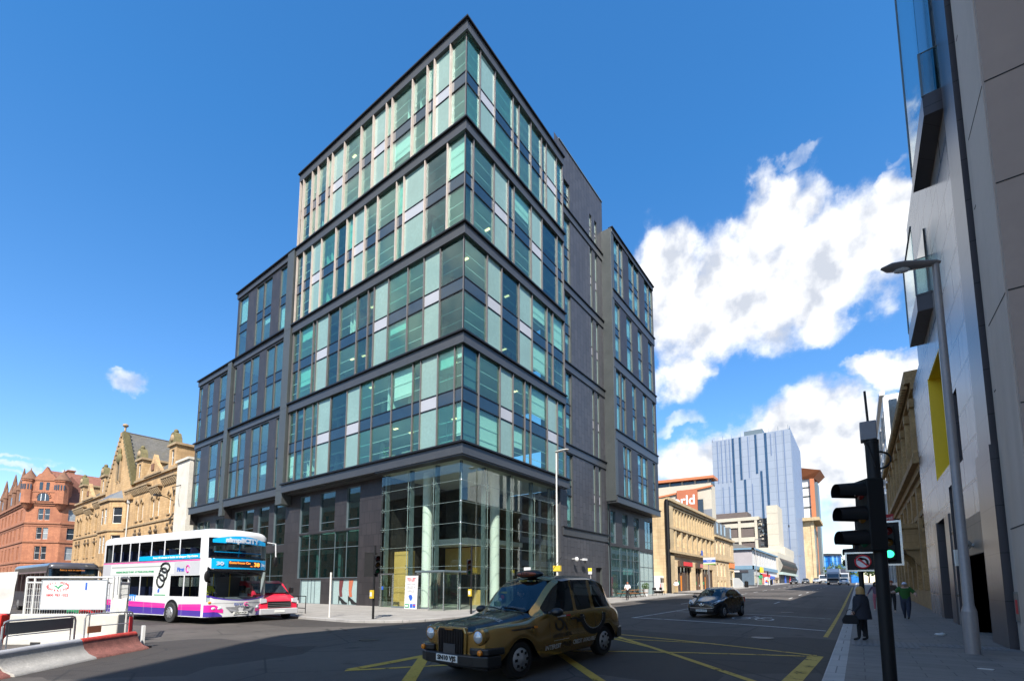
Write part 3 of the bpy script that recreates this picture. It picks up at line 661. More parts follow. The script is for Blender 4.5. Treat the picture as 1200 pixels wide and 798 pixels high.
# street side: dark stone stair tower and projecting wing
ZR=[6.95,14.75,22.75,30.75,38.75]; ZL=[6.2,14.05,22.05,30.05,38.05]
ops=[(20.5,21.85,.3,3.45)]
for i,z in enumerate(ZR):
    t=(ZL[i+1]-.1) if i<4 else 41.9
    ops+=[(14.8,15.95,z,t),(20.3,20.8,z,t),(21.5,22.05,z,t)]
b=MB(); b.M=MR; b.facade(13.0,23.5,-.6,45.4,ops,A_cladv,y=.5,depth=.3,rm=A_pier); b.quad((13.9,.5,42.9),(13.9,8,42.9),(13.9,8,45.4),(13.9,.5,45.4),A_cladv); b.quad((13.9,.5,45.4),(23.5,.5,45.4),(23.5,9,45.4),(13.9,9,45.4),M_dark); b.quad((23.5,.5,41),(23.5,9,41),(23.5,9,45.4),(23.5,.5,45.4),A_cladv)
b.build('stone_wall',office)
b=MB(); b.M=MR; b.box(13.88,23.5,.42,.7,45.4,45.5,A_steel); b.build('coping',office)
for i,z in enumerate(ZL):
    b=MB(); b.M=MR; b.box(13.95,23.4,.4,.6,z,z+.7,A_fascia); b.box(13.95,23.4,.28,.6,z+.7,z+.8,A_lip); b.build('ledge',office,bevel=.01)
for a,c,d,e in ops[1:]: bay(MR,a,c,d+.02,e,c-a<.8,y=.68,fin=.03,name='window',gm=A_glass2,blind=.8,mw=.05 if c-a>.8 else .012)
b=MB(); b.M=MR; b.box(20.5,21.85,.75,.8,.1,3.45,M_dark); b.build('door',office)
b=MB(); b.M=MR; b.box(13.5,23.2,2.4,2.5,0,44,A_core); b.build('back_wall',office)
for x,rz in ((15.6,0),(17.2,1)):
    b=MB(); b.M=MR; b.cyl((x,.5,4.1),(x,.1,4.1),.035,M_white,n=8)
    if rz==0: b.ell((x,.02,4.05),(.2,.2,.22),M_white,12,8)
    else: b.box(x-.35,x+.3,-.1,.1,4.0,4.2,M_white); b.cyl((x,.0,4.0),(x,.0,3.75),.06,M_black)
    tag_o=b.build('security_camera',office)
W2=[(11.2,17.15,[(23.95,25.35),(25.5,26.5),(26.6,27.8),(29.7,31.2),(31.3,32.9),(34.7,35.6)][1:]),(18.6,25.3,[(23.9,25.2),(25.5,26.6),(28.5,29.7),(31.9,33.2),(35.2,36.2)]),(26.7,33.2,[(24,25.4),(27.3,28.9),(30.8,32.2),(34.3,35.8)]),(34.7,41.2,[(24.1,25.5),(25.6,26.6),(28.3,29.9),(30,31.6),(33.5,35.1),(35.2,36.4)])]
ops=[(a,c,z0,z1) for z0,z1,ws in W2 for a,c in ws]
b=MB(); b.M=MR; b.facade(23.5,36.6,11.2,41.7,ops,A_clad,y=-.6,depth=.16,rm=A_pier); b.quad((36.6,-.6,10.5),(36.6,9,10.5),(36.6,9,41.7),(36.6,-.6,41.7),A_clad); b.quad((23.5,-.6,41.6),(36.6,-.6,41.6),(36.6,9,41.6),(23.5,9,41.6),M_dark); b.build('stone_wall',office)
for z0,z1,ws in W2:
    for a,c in ws: bay(MR,a,c,z0,z1,False,y=-.46,fin=.03,name='window',gm=A_glass2,blind=.85)
for z in (17.35,25.4,33.4):
    b=MB(); b.M=MR; b.box(23.4,36.65,-.68,-.5,z,z+.95,A_fascia); b.box(23.4,36.7,-.8,-.5,z+.95,z+1.07,A_lip); b.build('ledge',office,bevel=.01)
b=MB(); b.M=MR; b.box(23.3,36.7,-.75,.6,10.4,11.1,A_fascia); b.box(23.3,36.75,-.85,.3,11.1,11.2,A_lip); b.build('ledge',office,bevel=.012)
b=MB(); b.M=MR; b.box(23.4,36.65,-.7,-.4,41.2,41.7,A_fascia); b.box(23.3,36.75,-.85,-.3,41.7,41.8,A_lip); b.build('ledge',office,bevel=.012)
b=MB(); b.M=MR; b.box(23.2,23.9,-.64,.6,10.6,41.6,A_pier); b.build('pier',office,bevel=.01)
b=MB(); b.M=MR; b.box(24,36.4,3,3.1,0,41,A_core)
for z0,z1,ws in W2: b.box(24,36.4,-.2,3,z1,z1+.2,A_ceil); b.box(24,36.4,-.2,3,(z0+z1)/2-.4,(z0+z1)/2+.3,A_ceil)
b.box(24,36.4,.6,3,5.9,6.1,A_ceil); b.build('back_wall',office)
ops=[(23.7,25,6.2,9.7),(26.8,28.4,6.2,9.7),(30.2,31.8,6.2,9.7),(33.7,36.3,6.2,9.7),(23.6,31.75,.45,5.9),(31.85,36.3,.45,5.75)]
b=MB(); b.M=MR; b.facade(23.5,36.5,-.6,10.4,ops,A_clad,y=.3,depth=.25,rm=A_steel); b.quad((36.5,.3,-.6),(36.5,9,-.6),(36.5,9,10.4),(36.5,.3,10.4),A_clad); b.build('stone_wall',office)
for a,c,d,e in ops[:4]: win(MR,a,c,d,e,.45,A_glass2,hz=(7.1,),vx=((a+c)/2,) if c-a>2 else ())
win(MR,*ops[4],.4,A_glass2,vx=(26.2,28.2,30.1),hz=(3.25,4.5),name='shop_window'); win(MR,*ops[5],.4,A_frost,vx=(33.3,34.8),hz=(2.2,3.9),name='shop_window')
b=MB(); b.M=MR; b.box(24.2,26.5,1.4,1.6,.5,2.6,M_inkr); b.box(28.4,31,.9,1.0,2.9,3.7,M_white); b.box(26.8,28,1.5,1.6,.5,2.9,mat('brown counter',(.2,.1,.05),.6)); b.build('shop_display',office)
# ------------------------------------------------------------------ stone buildings along the cross street
S_buff=blocks('buff sandstone',(.45,.285,.13),(.56,.37,.185),(.28,.18,.09),.75,.36,.014,.85,stain=.75,bump=.25,stainc=(.2,.13,.075))
S_buffd=mat('weathered sandstone trim',(.36,.26,.15),.85,0,.3,1.2,.2)
S_moss=mat('mossy stone',(.17,.145,.065),.9,0,.4,2.5,.3)
S_red=blocks('red sandstone',(.35,.14,.075),(.44,.18,.095),(.22,.09,.05),.7,.34,.014,.85,stain=.75,bump=.25,stainc=(.2,.075,.045))
S_redt=mat('red sandstone trim',(.32,.135,.075),.85,0,.25,1,.2)
S_redd=mat('dark weathered red stone',(.2,.1,.06),.9,0,.3,1,.3)
S_slate=blocks('grey slate roof',(.1,.095,.085),(.14,.13,.115),(.05,.05,.045),.35,.22,.008,.75,stain=.5,bump=.3,stainc=(.12,.1,.05))
S_redslate=blocks('red brown roof tiles',(.2,.08,.055),(.26,.11,.075),(.1,.05,.04),.35,.22,.008,.8,stain=.4,bump=.3)
S_whitew=mat('white rendered strip',(.6,.56,.48),.8,0,.2,.8)
S_pipe=mat('pale drainpipe',(.55,.55,.52),.6,0,.1,1)
S_lead=mat('lead flashing',(.15,.16,.17),.5,.2,.15,2)
def sash(M,x0,x1,z0,z1,y,par,pm=None,arch=False,label=None):
    b=MB(); b.M=M; w=.07
    b.box(x0,x0+w,y-.04,y+.03,z0,z1,M_sash); b.box(x1-w,x1,y-.04,y+.03,z0,z1,M_sash); b.box(x0+w,x1-w,y-.04,y+.03,z0,z0+w,M_sash); b.box(x0+w,x1-w,y-.04,y+.03,z1-w,z1,M_sash)
    zm=(z0+z1)/2; b.box(x0+w,x1-w,y-.05,y+.03,zm-.04,zm+.04,M_sash)
    o=b.build('window',par); b=MB(); b.M=M; b.box(x0+w/2,x1-w/2,y+.0,y+.01,z0+w/2,z1-w/2,pm or (M_winb if rnd.random()<.35 else M_win)); b.build('pane',o); return o
S_bos=mat('soot dark carved stone',(.13,.095,.06),.9,0,.3,2,.2)
S_dk=mat('brown grey stone',(.14,.11,.085),.85,0,.2,.6)
# buff gothic tenement, facade on y=0 local
bt=thing('sandstone_tenement','buff sandstone gothic tenement with stepped gable, oriel and mossy dormers beside the glass office','tenement',(-65.75,22.6,0))
W=MB(); ops=[]; W0,W1=-54.5,-4.2
pairs=[-5.9,-12.0,-18.3,-39.0,-44.8,-50.8]
for c in pairs:
    for s in (-1,1):
        x=c+s*1.0
        ops+=[(x-.5,x+.5,11.05,13.5),(x-.5,x+.5,6.6,8.9),(x-.5,x+.5,2.0,4.6)]
W.facade(W0,W1,-.5,17.0,ops,S_buff,depth=.3)
W.quad((W0,12,-.5),(W0,0,-.5),(W0,0,17),(W0,12,17),S_buff)
W.build('wall',bt)
for (a,c,d,e) in ops: sash(Matrix(),a,c,d,e,.27,bt)
T=MB()
for z,h,pr in ((16.75,.3,.28),(10.2,.22,.14),(5.4,.2,.12)): T.box(W0-.05,W1,-pr,-.005,z,z+h,S_buffd)
T.build('string_course',bt)
for c in pairs:
    for s in (-1,1):
        x=c+s*1.0; b=MB()   # hood moulds, pointed above, trefoil on the storey below
        pts=[(-.62,0),(-.62,.14),(-.3,.55),(0,.75),(.3,.55),(.62,.14),(.62,0),(.5,0),(.25,.36),(0,.5),(-.25,.36),(-.5,0)]
        b.prism([(x+p,13.48+q) for p,q in pts],-.16,-.002,S_buffd); b.build('hood_mould',bt); b=MB()
        for dx,dz in ((-.38,8.95),(.38,8.95),(0,9.5),(0,9.05)): b.ell((x+dx,-.08,dz+.1),(.2,.13,.22),S_bos,8,5)
        b.build('carved_boss',bt)
        for z in (10.86,6.44): b=MB(); b.box(x-.56,x+.56,-.14,-.004,z,z+.14,S_buffd); b.build('window_sill',bt)
for x0,x1,dz in ((-9.0,-4.4,.0),(-13.4,-9.8,-.75),(-24,-14.2,0),(-41.3,-36.2,0),(-46.4,-42.2,-.75),(-54.4,-47,0)):
    x=x0; b=MB()
    b.box(x0-.15,x1+.15,-.58,-.006,15.75+dz,15.97+dz,S_buffd)
    while x<x1: b.prism([(-.5,15.74+dz),(-.5,15.5+dz),(-.2,15.0+dz),(-.004,14.9+dz),(-.004,15.74+dz)],x,x+.3,S_buffd,'x'); x+=.62
    b.build('corbel_table',bt)
def roofprism(mb,x0,x1,y0,y1,ze,zr,m,ym=None):
    ym=(y0+y1)/2 if ym is None else ym
    mb.add([(x0,y0,ze),(x1,y0,ze),(x1,ym,zr),(x0,ym,zr),(x0,y1,ze),(x1,y1,ze)],[(0,1,2,3),(3,2,5,4),(0,3,4),(1,5,2)],m)
b=MB(); roofprism(b,W0,0,.1,13,17.02,23.6,S_slate); roofprism2=None
b.add([(-34.4,.15,17.0),(-21.4,.15,17.0),(-27.9,.15,26.0),(-34.4,13,17.0),(-21.4,13,17.0),(-27.9,13,26.0)],[(0,2,5,3),(1,4,5,2)],S_slate)
b.tube([(-27.9,.1,26.02),(-27.9,13,26.02)],.12,S_lead,6); b.tube([(W0,6.55,23.65),(0,6.55,23.65)],.12,S_lead,6)
roof=b.build('roof',bt)
for x,y,mm,zt,wd in ((-11.2,5,S_buff,25.2,3.2),(-40.5,6.3,S_redt,25.4,2.6)):
    b=MB(); b.box(x-wd/2,x+wd/2,y,y+1.3,18,zt,mm); b.box(x-wd/2-.15,x+wd/2+.15,y-.15,y+1.45,zt,zt+.3,mm)
    for q in range(4): b.cyl((x-wd/2+.4+q*wd/4,y+.65,zt+.3),(x-wd/2+.4+q*wd/4,y+.65,zt+1.0),.17,S_redt,n=8)
    b.build('chimney',roof)
# gable with crow steps
b=MB(); gx=-27.9; b.facade(-34.4,-21.4,14.5,17.0,[],S_buff,y=-.35); 
b.prism([(-34.4,17.0),(-21.4,17.0),(gx,26.0)],-.35,.14,S_buff); b.box(-34.4,-21.4,-.348,-.002,14.5,16.98,S_buff)
n=14
for s in (-1,1):
    for q in range(n):
        t=q/n; x=gx+s*6.7*(1-t); z=16.6+9.3*t
        b.box(x-.3,x+.3,-.5,.3,z,z+.72,S_moss if s>0 else S_buffd)
b.cyl((gx,-.1,26.2),(gx,-.1,26.9),.14,S_buffd); b.ell((gx,-.1,27.1),(.4,.4,.3),S_buffd)
b.box(gx-.55,gx+.55,-.45,-.34,18.3,21.0,S_win if False else M_win); b.ell((gx,-.5,21.6),(1.0,.4,.9),S_moss,10,6); b.box(gx-.85,gx-.55,-.6,-.34,17.9,21.1,S_buffd); b.box(gx+.55,gx+.85,-.6,-.34,17.9,21.1,S_buffd); b.ell((gx,-.5,22.6),(.4,.3,.7),S_moss,8,5)
b.build('gable',bt)
# oriel, three faces
b=MB(); ox0,ox1=-34.0,-24.4; pts=[(ox0,-.02),(ox0+2.2,-1.5),(ox1-2.2,-1.5),(ox1,-.02)]
faces=[]
for (p,q) in zip(pts[:-1],pts[1:]):
    L=math.hypot(q[0]-p[0],q[1]-p[1]); M=fr(p[0],p[1],0,math.degrees(math.atan2(q[1]-p[1],q[0]-p[0]))); faces.append((M,L))
ow=[]
for M,L in faces:
    b.M=M; c=L/2; o=[(c-.75,c+.75,11.1,13.6),(c-.75,c+.75,6.6,9.3)] if L<4 else [(c-1.6,c-.15,11.1,13.6),(c+.15,c+1.6,11.1,13.6),(c-1.6,c-.15,6.6,9.3),(c+.15,c+1.6,6.6,9.3)]
    b.facade(0,L,4.6,14.6,o,S_buff,depth=.22); ow+=[(M,*w_) for w_ in o]
    b.box(-.05,L+.05,-.18,0,9.9,10.15,S_buffd); b.box(-.05,L+.05,-.25,0,14.6,14.95,S_buffd)
b.M=Matrix()
b.add([(p[0],p[1],4.6) for p in pts]+[((ox0+ox1)/2-.8,-.05,2.6),((ox0+ox1)/2+.8,-.05,2.6)],[(0,4,1),(1,4,5,2),(2,5,3)],S_buffd)
b.add([(p[0]*1.0,p[1]*1.15-.0,14.95) for p in pts]+[(ox0+1.5,-.36,16.3),(ox1-1.5,-.36,16.3)],[(0,1,4),(1,2,5,4),(2,3,5)],S_lead)
orl=b.build('oriel',bt)
for M,a,c,d,e in ow: sash(M,a,c,d,e,.18,orl)
for x in (-6.6,-19.4,-37.6,-50.7):
    b=MB(); b.facade(x-1.25,x+1.25,16.9,20.0,[(x-.5,x+.5,17.4,19.5)],S_buff,y=-.12,depth=.2); b.quad((x-1.25,-.12,16.9),(x-1.25,-.12,20),(x-1.25,3.2,20),(x-1.25,3.2,16.9),S_buff); b.quad((x+1.25,-.12,16.9),(x+1.25,3.2,16.9),(x+1.25,3.2,20),(x+1.25,-.12,20),S_buff)
    b.box(x-1.5,x+1.5,-.35,3.2,20.0,20.3,S_buffd)
    pr=[(-1.3,20.3)]+[(-1.15*math.cos(PI*q/10)*(1 if q not in (2,8) else .85),20.5+1.35*math.sin(PI*q/10)) for q in range(11)]+[(1.3,20.3)]
    b.prism([(x+p,q) for p,q in pr],-.3,.5,S_moss); b.ell((x,-.3,21.0),(.55,.2,.5),S_buffd,10,6); b.ell((x,.1,22.0),(.3,.3,.35),S_moss,8,5)
    dm=b.build('dormer',bt); sash(Matrix(),x-.5,x+.5,17.4,19.5,.05,dm)
for x in (-13.0,-45.4):
    b=MB(); b.prism([(x-3.2,17.0),(x+3.2,17.0),(x+1.0,18.6),(x,19.9),(x-1.0,18.6)],-.3,.2,S_buff); b.box(x-.5,x+.5,-.42,-.29,17.6,18.5,S_redd); b.box(x-3.3,x+3.3,-.4,.3,16.95,17.15,S_buffd); b.build('wall_head_gable',bt)
b=MB()
for x in (-22.9,-35.2): b.cyl((x,-.15,.2),(x,-.15,14.0),.09,S_pipe,n=8); b.box(x-.2,x+.2,-.32,-.02,14.0,14.5,S_pipe)
b.build('drainpipe',bt)
b=MB(); b.box(-4.2,-.3,-.25,8,-.5,17.2,S_whitew); b.box(-4.4,-.2,-.45,8,17.2,17.5,S_whitew); 
b.build('party_wall',bt)
b=MB(); b.tube([(-5.2,-.1,12.5),(-4.9,-.9,12.8),(-4.3,-1.9,12.9)],.05,M_black); b.box(-4.8,-4.0,-2.4,-1.7,12.75,12.95,M_black); b.tube([(-2.6,-.25,14.2),(-2.6,-1.1,13.8),(-2.0,-1.1,12.6)],.06,M_black); b.build('bracket_lamp',bt)
# red sandstone corner building
rb=thing('corner_tenement','tall red sandstone building with turreted corner bay and spiky dormers at the far left','red building',(-170,22.6,0))
def redface(M,L,wx,zs=((18.3,21.2),(13.4,16.4),(8.2,11.6),(3.2,6.6)),double=True):
    b=MB(); b.M=M; ops=[]
    for x in wx:
        for z0,z1 in zs:
            if double: ops+=[(x-1.25,x-.12,z0,z1),(x+.12,x+1.25,z0,z1)]
            else: ops.append((x-.75,x+.75,z0,z1))
    b.facade(0,L,-.5,22.6,ops,S_red,depth=.28)
    for z,h,pr in ((22.5,.5,.55),(22.0,.5,.25),(17.3,.4,.22),(12.5,.35,.2),(7.4,.35,.2),(16.7,.2,.1)): b.box(-.03,L+.03,-pr,-.004,z,z+h,S_redt)
    b.build('wall',rb)
    for o in ops: sash(M,*o,.24,rb)
L1=48
redface(fr(-L1,0),L1,[3,8.5,14,19.5,25,30.5,36,42.5])
MC=fr(0,0,0,math.degrees(math.atan2(5.8,5.0))); LC=math.hypot(5,5.8)
redface(MC,LC,[LC/2])
redface(fr(5,5.8,0,90),26,[2.0,6,11,16,21],double=False)
b=MB(); b.M=MC; c=LC/2   # top storey of the corner bay between two capped turrets
b.box(.0,LC,-.7,3,22.9,28.4,S_red); b.box(-.15,LC+.15,-.85,3,28.3,28.7,S_redt); b.box(-.1,LC+.1,-.8,.2,25.3,25.6,S_redt)
b.prism([(c-2.4,28.7),(c+2.4,28.7),(c+1.4,30.1),(c+1.0,30.2),(c,32.0),(c-1.0,30.2),(c-1.4,30.1)],-.6,.2,S_redt)
for x in (c-.7,c+.7): b.box(x-.35,x+.35,-.74,-.69,25.9,27.9,M_win)
pts=[(c-1.25,23.1),(c+1.25,23.1)]+[(c+1.25*math.cos(PI*q/8),24.0+1.1*math.sin(PI*q/8)) for q in range(9)]
b.prism(pts,-.76,-.69,M_win); 
for q in range(9):
    a=PI*q/8; b.box(c+1.45*math.cos(a)-.2,c+1.45*math.cos(a)+.2,-.85,-.7,24.0+1.3*math.sin(a)-.1,24.0+1.3*math.sin(a)+.25,S_redt)
for x in (c-.45,c+.45): b.box(x-.06,x+.06,-.8,-.68,23.1,24.9,M_sash)
b.build('corner_bay',rb)
for x in (.3,LC-.3):
    b=MB(); b.M=MC; b.lathe([(.5,20.9),(.9,21.5),(1.2,22.2),(1.45,22.4),(1.4,22.9),(1.38,28.0),(1.6,28.1),(1.6,28.5)],(x,-.15,0),S_red,8); b.lathe([(1.75,28.45),(1.3,29.2),(.1,31.0),(.06,31.5)],(x,-.15,.05),S_redd,8)
    for q in range(5): b.box(x-.2+(q-2)*.5,x+.08+(q-2)*.5,-1.6+abs(q-2)*.2,-1.1,25.9,27.2,M_win)
    b.build('turret',rb)
for x in (-8,-20,-34):
    b=MB(); b.prism([(x-3.2,23),(x+3.2,23),(x+2.2,25.4),(x+.9,27.4),(x,29.6),(x-.9,27.4),(x-2.2,25.4)],-.25,.3,S_redd); b.box(x-.9,x+.9,-.32,-.24,23.8,26,M_win)
    for s in (-3.0,3.0): b.lathe([(.5,23),(.5,26.8),(.7,27),(.05,30.2)],(x+s,-.1,0),S_redd,8)
    b.lathe([(.35,29.4),(.5,30.0),(.08,32.6)],(x,0,0),S_redd,8); b.build('dormer',rb)
b=MB(); roofprism(b,-L1,2,1,14,22.9,30.5,S_redslate); M5=fr(5,5.8,0,90); b.M=M5; roofprism(b,-2,26,.6,14,22.9,32.0,S_redslate); b.M=Matrix()
rr=b.build('roof',rb)
for x,y in ((-4,7.5),(-6,24)):
    b=MB(); b.box(x-1.8,x+1.8,y,y+1.3,24,32.6,S_redt); b.box(x-2,x+2,y-.2,y+1.5,32.6,32.9,S_redt); b.build('chimney',rr)
# red sandstone terrace on the near side of the cross street (it shows in the glass)
ot=thing('terrace_building','red sandstone terrace opposite, mirrored in the dark glass wing','terrace',(-84,-12,0))
ob=thing('terrace_building','brown stone terrace opposite, mirrored faintly in the lobby glass','terrace',(-44,-12,0))
for root,L_,sm,tm in ((ot,90,S_red,S_redt),(ob,38,S_dk,S_dk)):
    M=fr(0,0,0,180); b=MB(); b.M=M; ops=[(x-.7,x+.7,z,z+2.4) for x in range(3,L_-2,4) for z in (3,7,11,14.6)]
    b.facade(0,L_,-.5,18,ops,sm,depth=.3)
    for z in (5.9,10.1,14,17.6): b.box(0,L_,-.3,-.004,z,z+.3,tm)
    b.box(0,L_,.35,12,-.5,17.9,M_dark); b.build('wall',root)
    b=MB(); b.M=M; roofprism(b,0,L_,.1,12,18,23,S_slate); b.build('roof',root)
# ------------------------------------------------------------------ buildings up the street, left side
MY=90
def bldg(name,label,cat,x,y,deg,group=None): return thing(name,label,cat,(x,y,0),R(deg),group)
def simple_windows(root,ops,y,pm=None,frame=True):
    for o in ops:
        if frame: sash(Matrix(),*o,y,root,pm)
        else:
            b=MB(); b.box(o[0],o[1],y,y+.01,o[2],o[3],pm or M_win); b.build('window',root)
ws=bldg('sandstone_warehouse','three storey buff sandstone building with rows of pillared windows and red shop signs','shop building',-21,64.2,90)
S_w=blocks('honey sandstone',(.58,.42,.24),(.66,.5,.3),(.4,.3,.18),1.0,.45,.012,.85,stain=.5,bump=.25,stainc=(.22,.16,.09))
S_wd=mat('honey sandstone trim',(.5,.38,.22),.85,0,.3,1,.2)
o3=[(3.6+k*1.5,4.6+k*1.5,10.2,12.4) for k in range(15)]; o2=[(3.9+k*2.75,5.4+k*2.75,7.3,9.2) for k in range(8)]
g=[(4.2,10.8,.7,4.4),(13.4,16.6,.7,4.4),(17.6,24.6,.7,4.4)]
b=MB(); b.facade(0,26.2,-.5,13.7,o3+o2+g,S_w,depth=.5); b.quad((0,14,-.5),(0,0,-.5),(0,0,13.7),(0,14,13.7),S_w); b.quad((26.2,0,-.5),(26.2,14,-.5),(26.2,14,13.7),(26.2,0,13.7),S_w); b.quad((0,0,13.6),(26.2,0,13.6),(26.2,14,13.6),(0,14,13.6),M_dark); b.build('wall',ws)
b=MB()
for z,h,pr in ((13.35,.4,.6),(12.95,.4,.35),(9.6,.3,.3),(6.2,.35,.5),(5.9,.3,.25),(12.6,.2,.2)): b.box(-pr*.6,26.2,-pr,-.005,z,z+h,S_wd)
for k in range(16): b.box(3.2+k*1.5,3.5+k*1.5,-.16,-.004,10,12.6,S_wd); 
for k in range(9): b.box(3.0+k*2.75,3.75+k*2.75,-.2,-.004,6.6,9.5,S_wd)
b.box(.3,2.2,-.25,-.004,0,13.1,S_wd); b.build('cornice',ws)
simple_windows(ws,o3,.45,frame=False); simple_windows(ws,o2,.45,frame=False)
M_brown=mat('brown timber shutter',(.09,.055,.035),.7,0,.2,2); M_redsign=mat('red shop sign',(.65,.02,.02),.5,0,.1,1)
for (a,c,d,e) in g:
    b=MB(); b.box(a,c,.3,.35,d,e,M_win); n=int((c-a)/1.6)
    for k in range(n+1): b.box(a+k*(c-a)/n-.09,a+k*(c-a)/n+.09,.15,.4,d,e,M_brown)
    b.box(a+(c-a)*.4,a+(c-a)*.62,.1,.29,.3,3.6,M_brown); o=b.build('shop_window',ws)
    b=MB()
    for k in range(5): b.box(a+.3+k*.9,a+.8+k*.9,.24,.29,.9+(k%2)*.9,1.5+(k%3)*.8,[M_inkr,M_inkg,M_amber,M_white,M_inkb][k])
    b.build('window_display',o)
for a,c,m_ in ((4.4,10.6,M_redsign),(13.4,16.6,mat('pink shop sign',(.6,.2,.16),.6)),):
    b=MB(); b.box(a,c,-.35,.1,4.45,5.25,M_brown); b.box(a+1.6,c-.1,-.4,-.36,4.55,5.15,m_); b.build('shop_sign',ws)
b=MB(); b.box(16.0,16.9,-.35,-.3,6.55,7.4,M_inkb); b.build('plaque',ws)
b=MB(); b.cyl((-.2,-.2,0),(-.2,-.2,13.5),.28,M_black,n=8); b.build('drainpipe',ws)
wb=bldg('mansard_building','narrow buff building with grey mansard roof next to the pillared sandstone block','shop building',-21,90.5,90)
o2=[(x-.55,x+.55,7.6,10) for x in (2,4.9,7.6,13.6)]; o1=[(x-.55,x+.55,3.4,5.8) for x in (2,4.9,7.6)]+[(12.2,15.6,1.4,4.6)]; o0=[(x-.5,x+.5,.8,2.6) for x in (2,4.9,7.6)]
b=MB(); b.facade(0,16.3,-.5,10.9,o2+o1+o0,S_w,depth=.3); b.quad((16.3,0,-.5),(16.3,12,-.5),(16.3,12,10.9),(16.3,0,10.9),S_w); b.box(0,16.3,-.35,-.004,10.6,10.95,S_wd); b.box(0,16.3,-.2,-.004,6.3,6.6,S_wd); b.build('wall',wb)
simple_windows(wb,o2+o1+o0,.25)
b=MB(); b.add([(0,0,10.95),(16.3,0,10.95),(16.3,1.6,14.4),(0,1.6,14.4),(16.3,12,14.4),(0,12,14.4),(16.3,12,10.95)],[(0,1,2,3),(3,2,4,5),(1,6,4,2)],S_slate); b.build('roof',wb)
for x in (2.6,5.6,8.6,13.8):
    b=MB(); b.box(x-.75,x+.75,-.05,1.6,11.2,13.6,S_lead); b.box(x-.55,x+.55,-.08,-.04,11.4,13.3,M_winb); b.build('dormer',wb)
b=MB(); b.box(11.5,16.25,-.15,-.005,5.2,6.2,mat('orange shop sign',(.8,.22,.03),.5)); b.build('shop_sign',wb)
lb=bldg('corner_shops','low grey rendered corner building with blue fascia and bright shopfronts','shops',-21,128.5,90)
S_rend=mat('grey render',(.38,.35,.36),.85,0,.1,.6); S_pale=mat('pale render',(.6,.58,.55),.85,0,.1,.6); S_bluef=mat('blue grey fascia',(.16,.27,.36),.6,0,.1,1)
ow_=[(3+k*4.4,4.2+k*4.4,7.2,10) for k in range(9)]
b=MB(); b.facade(0,42,-.5,10.6,ow_,S_pale,depth=.2); b.quad((0,26,-.5),(0,0,-.5),(0,0,10.6),(0,26,10.6),S_rend); b.box(-.5,42,-.6,-.005,10.6,11,S_bluef); b.box(-.5,-.005,-.59,26,10.6,11,S_bluef); b.box(-.35,42,-.35,-.004,5.7,6.6,S_bluef); b.box(-.35,-.004,-.34,26,5.7,6.6,S_bluef)
b.box(-.3,-.003,-.2,26,1.0,5.7,mat('slate blue shopfront',(.1,.14,.18),.6)); b.build('wall',lb)
simple_windows(lb,ow_,.15,frame=False)
b=MB(); b.add([(-.4,-.4,11),(42,-.4,11),(42,9,14),(6,9,14),(-.4,26,11),(6,20,14)],[(0,1,2,3),(0,3,5,4)],S_slate); b.build('roof',lb)
for a,c,z,m_ in ((.3,6,5.0,mat('pale shopfront',(.45,.45,.42),.6)),(6.3,10.4,4.4,mat('green shopfront',(.02,.35,.12),.5)),(10.8,24,4.8,M_redsign),(24.6,33,4.4,mat('blue shopfront',(.03,.1,.45),.5)),(33.4,41.5,4.2,mat('brown shopfront',(.2,.12,.07),.6))):
    b=MB(); b.box(a,c,-.3,-.02,.9,z,m_); n=max(2,int((c-a)/2.2))
    for k in range(n): b.box(a+.3+k*(c-a)/n,a+(k+.75)*(c-a)/n,-.33,-.29,1.6,z-.9,m_ if k%2 else M_win)
    b.box(a,c,-.55,-.29,z-.8,z,m_); b.build('shopfront',lb)
b=MB(); b.box(6.3,10.2,-.9,-.6,5.0,6.4,mat('yellow shop sign',(.85,.6,.02),.5)); b.build('shop_sign',lb)
b=MB()
for yy in (2.5,8,13.5): b.box(-.36,-.30,yy,yy+4,2.2,4.8,M_win)
b.box(-.42,-.3,1,14,4.9,5.5,mat('charcoal sign',(.05,.05,.06),.6)); b.box(-.45,-.4,3,8,5.05,5.4,M_inkw); b.build('shop_window',lb)
# concrete office block behind the low shops
cb_=thing('concrete_office','cream and brown concrete office block with pale stair tower, rising behind the low shops','office block',(-51.3,200,-.55)); cb_.scale=(1.333,1.333,1.333)
S_cream=mat('cream concrete',(.5,.45,.36),.85,0,.1,.3); S_brownp=mat('brown panel',(.13,.1,.09),.8,0,.15,.5)
b=MB()
for z in (6,10.2,14.4,18.6): b.box(0,15.5,-.1,10,z,z+1.3,S_cream)
b.box(0,15.5,.3,10,2,21.6,S_brownp); b.box(0,16.2,-.2,10,20.6,21.6,S_cream); b.box(.5,13,1.5,8,21.6,23.4,S_brownp)
for x in (0,10.6,15): b.box(x,x+.7,-.15,.4,2,20.6,S_cream)
b.box(15.7,18.4,.6,9,2,21,mat('dark service zone',(.06,.06,.065),.8,0,.4,.8))
for q in range(26): x=rnd.uniform(15.8,18); z=rnd.uniform(10,20.5); b.box(x,x+rnd.uniform(.3,.9),.35,.6,z,z+rnd.uniform(.2,.6),rnd.choice([M_steel if False else A_fascia,S_cream,A_steel]))
b.build('wall',cb_)
b=MB(); b.box(18.4,21.2,-1,9,-2,24.3,S_cream)
for z in range(4,24,3): b.box(18.4,21.2,-1.02,-.99,z,z+.04,S_brownp)
b.box(15.0,22.6,-2,20,10,12.3,S_cream); b.box(17.5,17.9,-.1,0,19,19.5,M_black); b.build('stair_tower',cb_)
for z in (7.4,11.6,15.8):
    for x in (.8,4.1,7.4,11.4): b=MB(); b.box(x,x+3.0 if x<11 else x+3.4,.2,.29,z+.1,z+2.6,M_winb if x<7 else S_brownp); b.build('window',cb_)
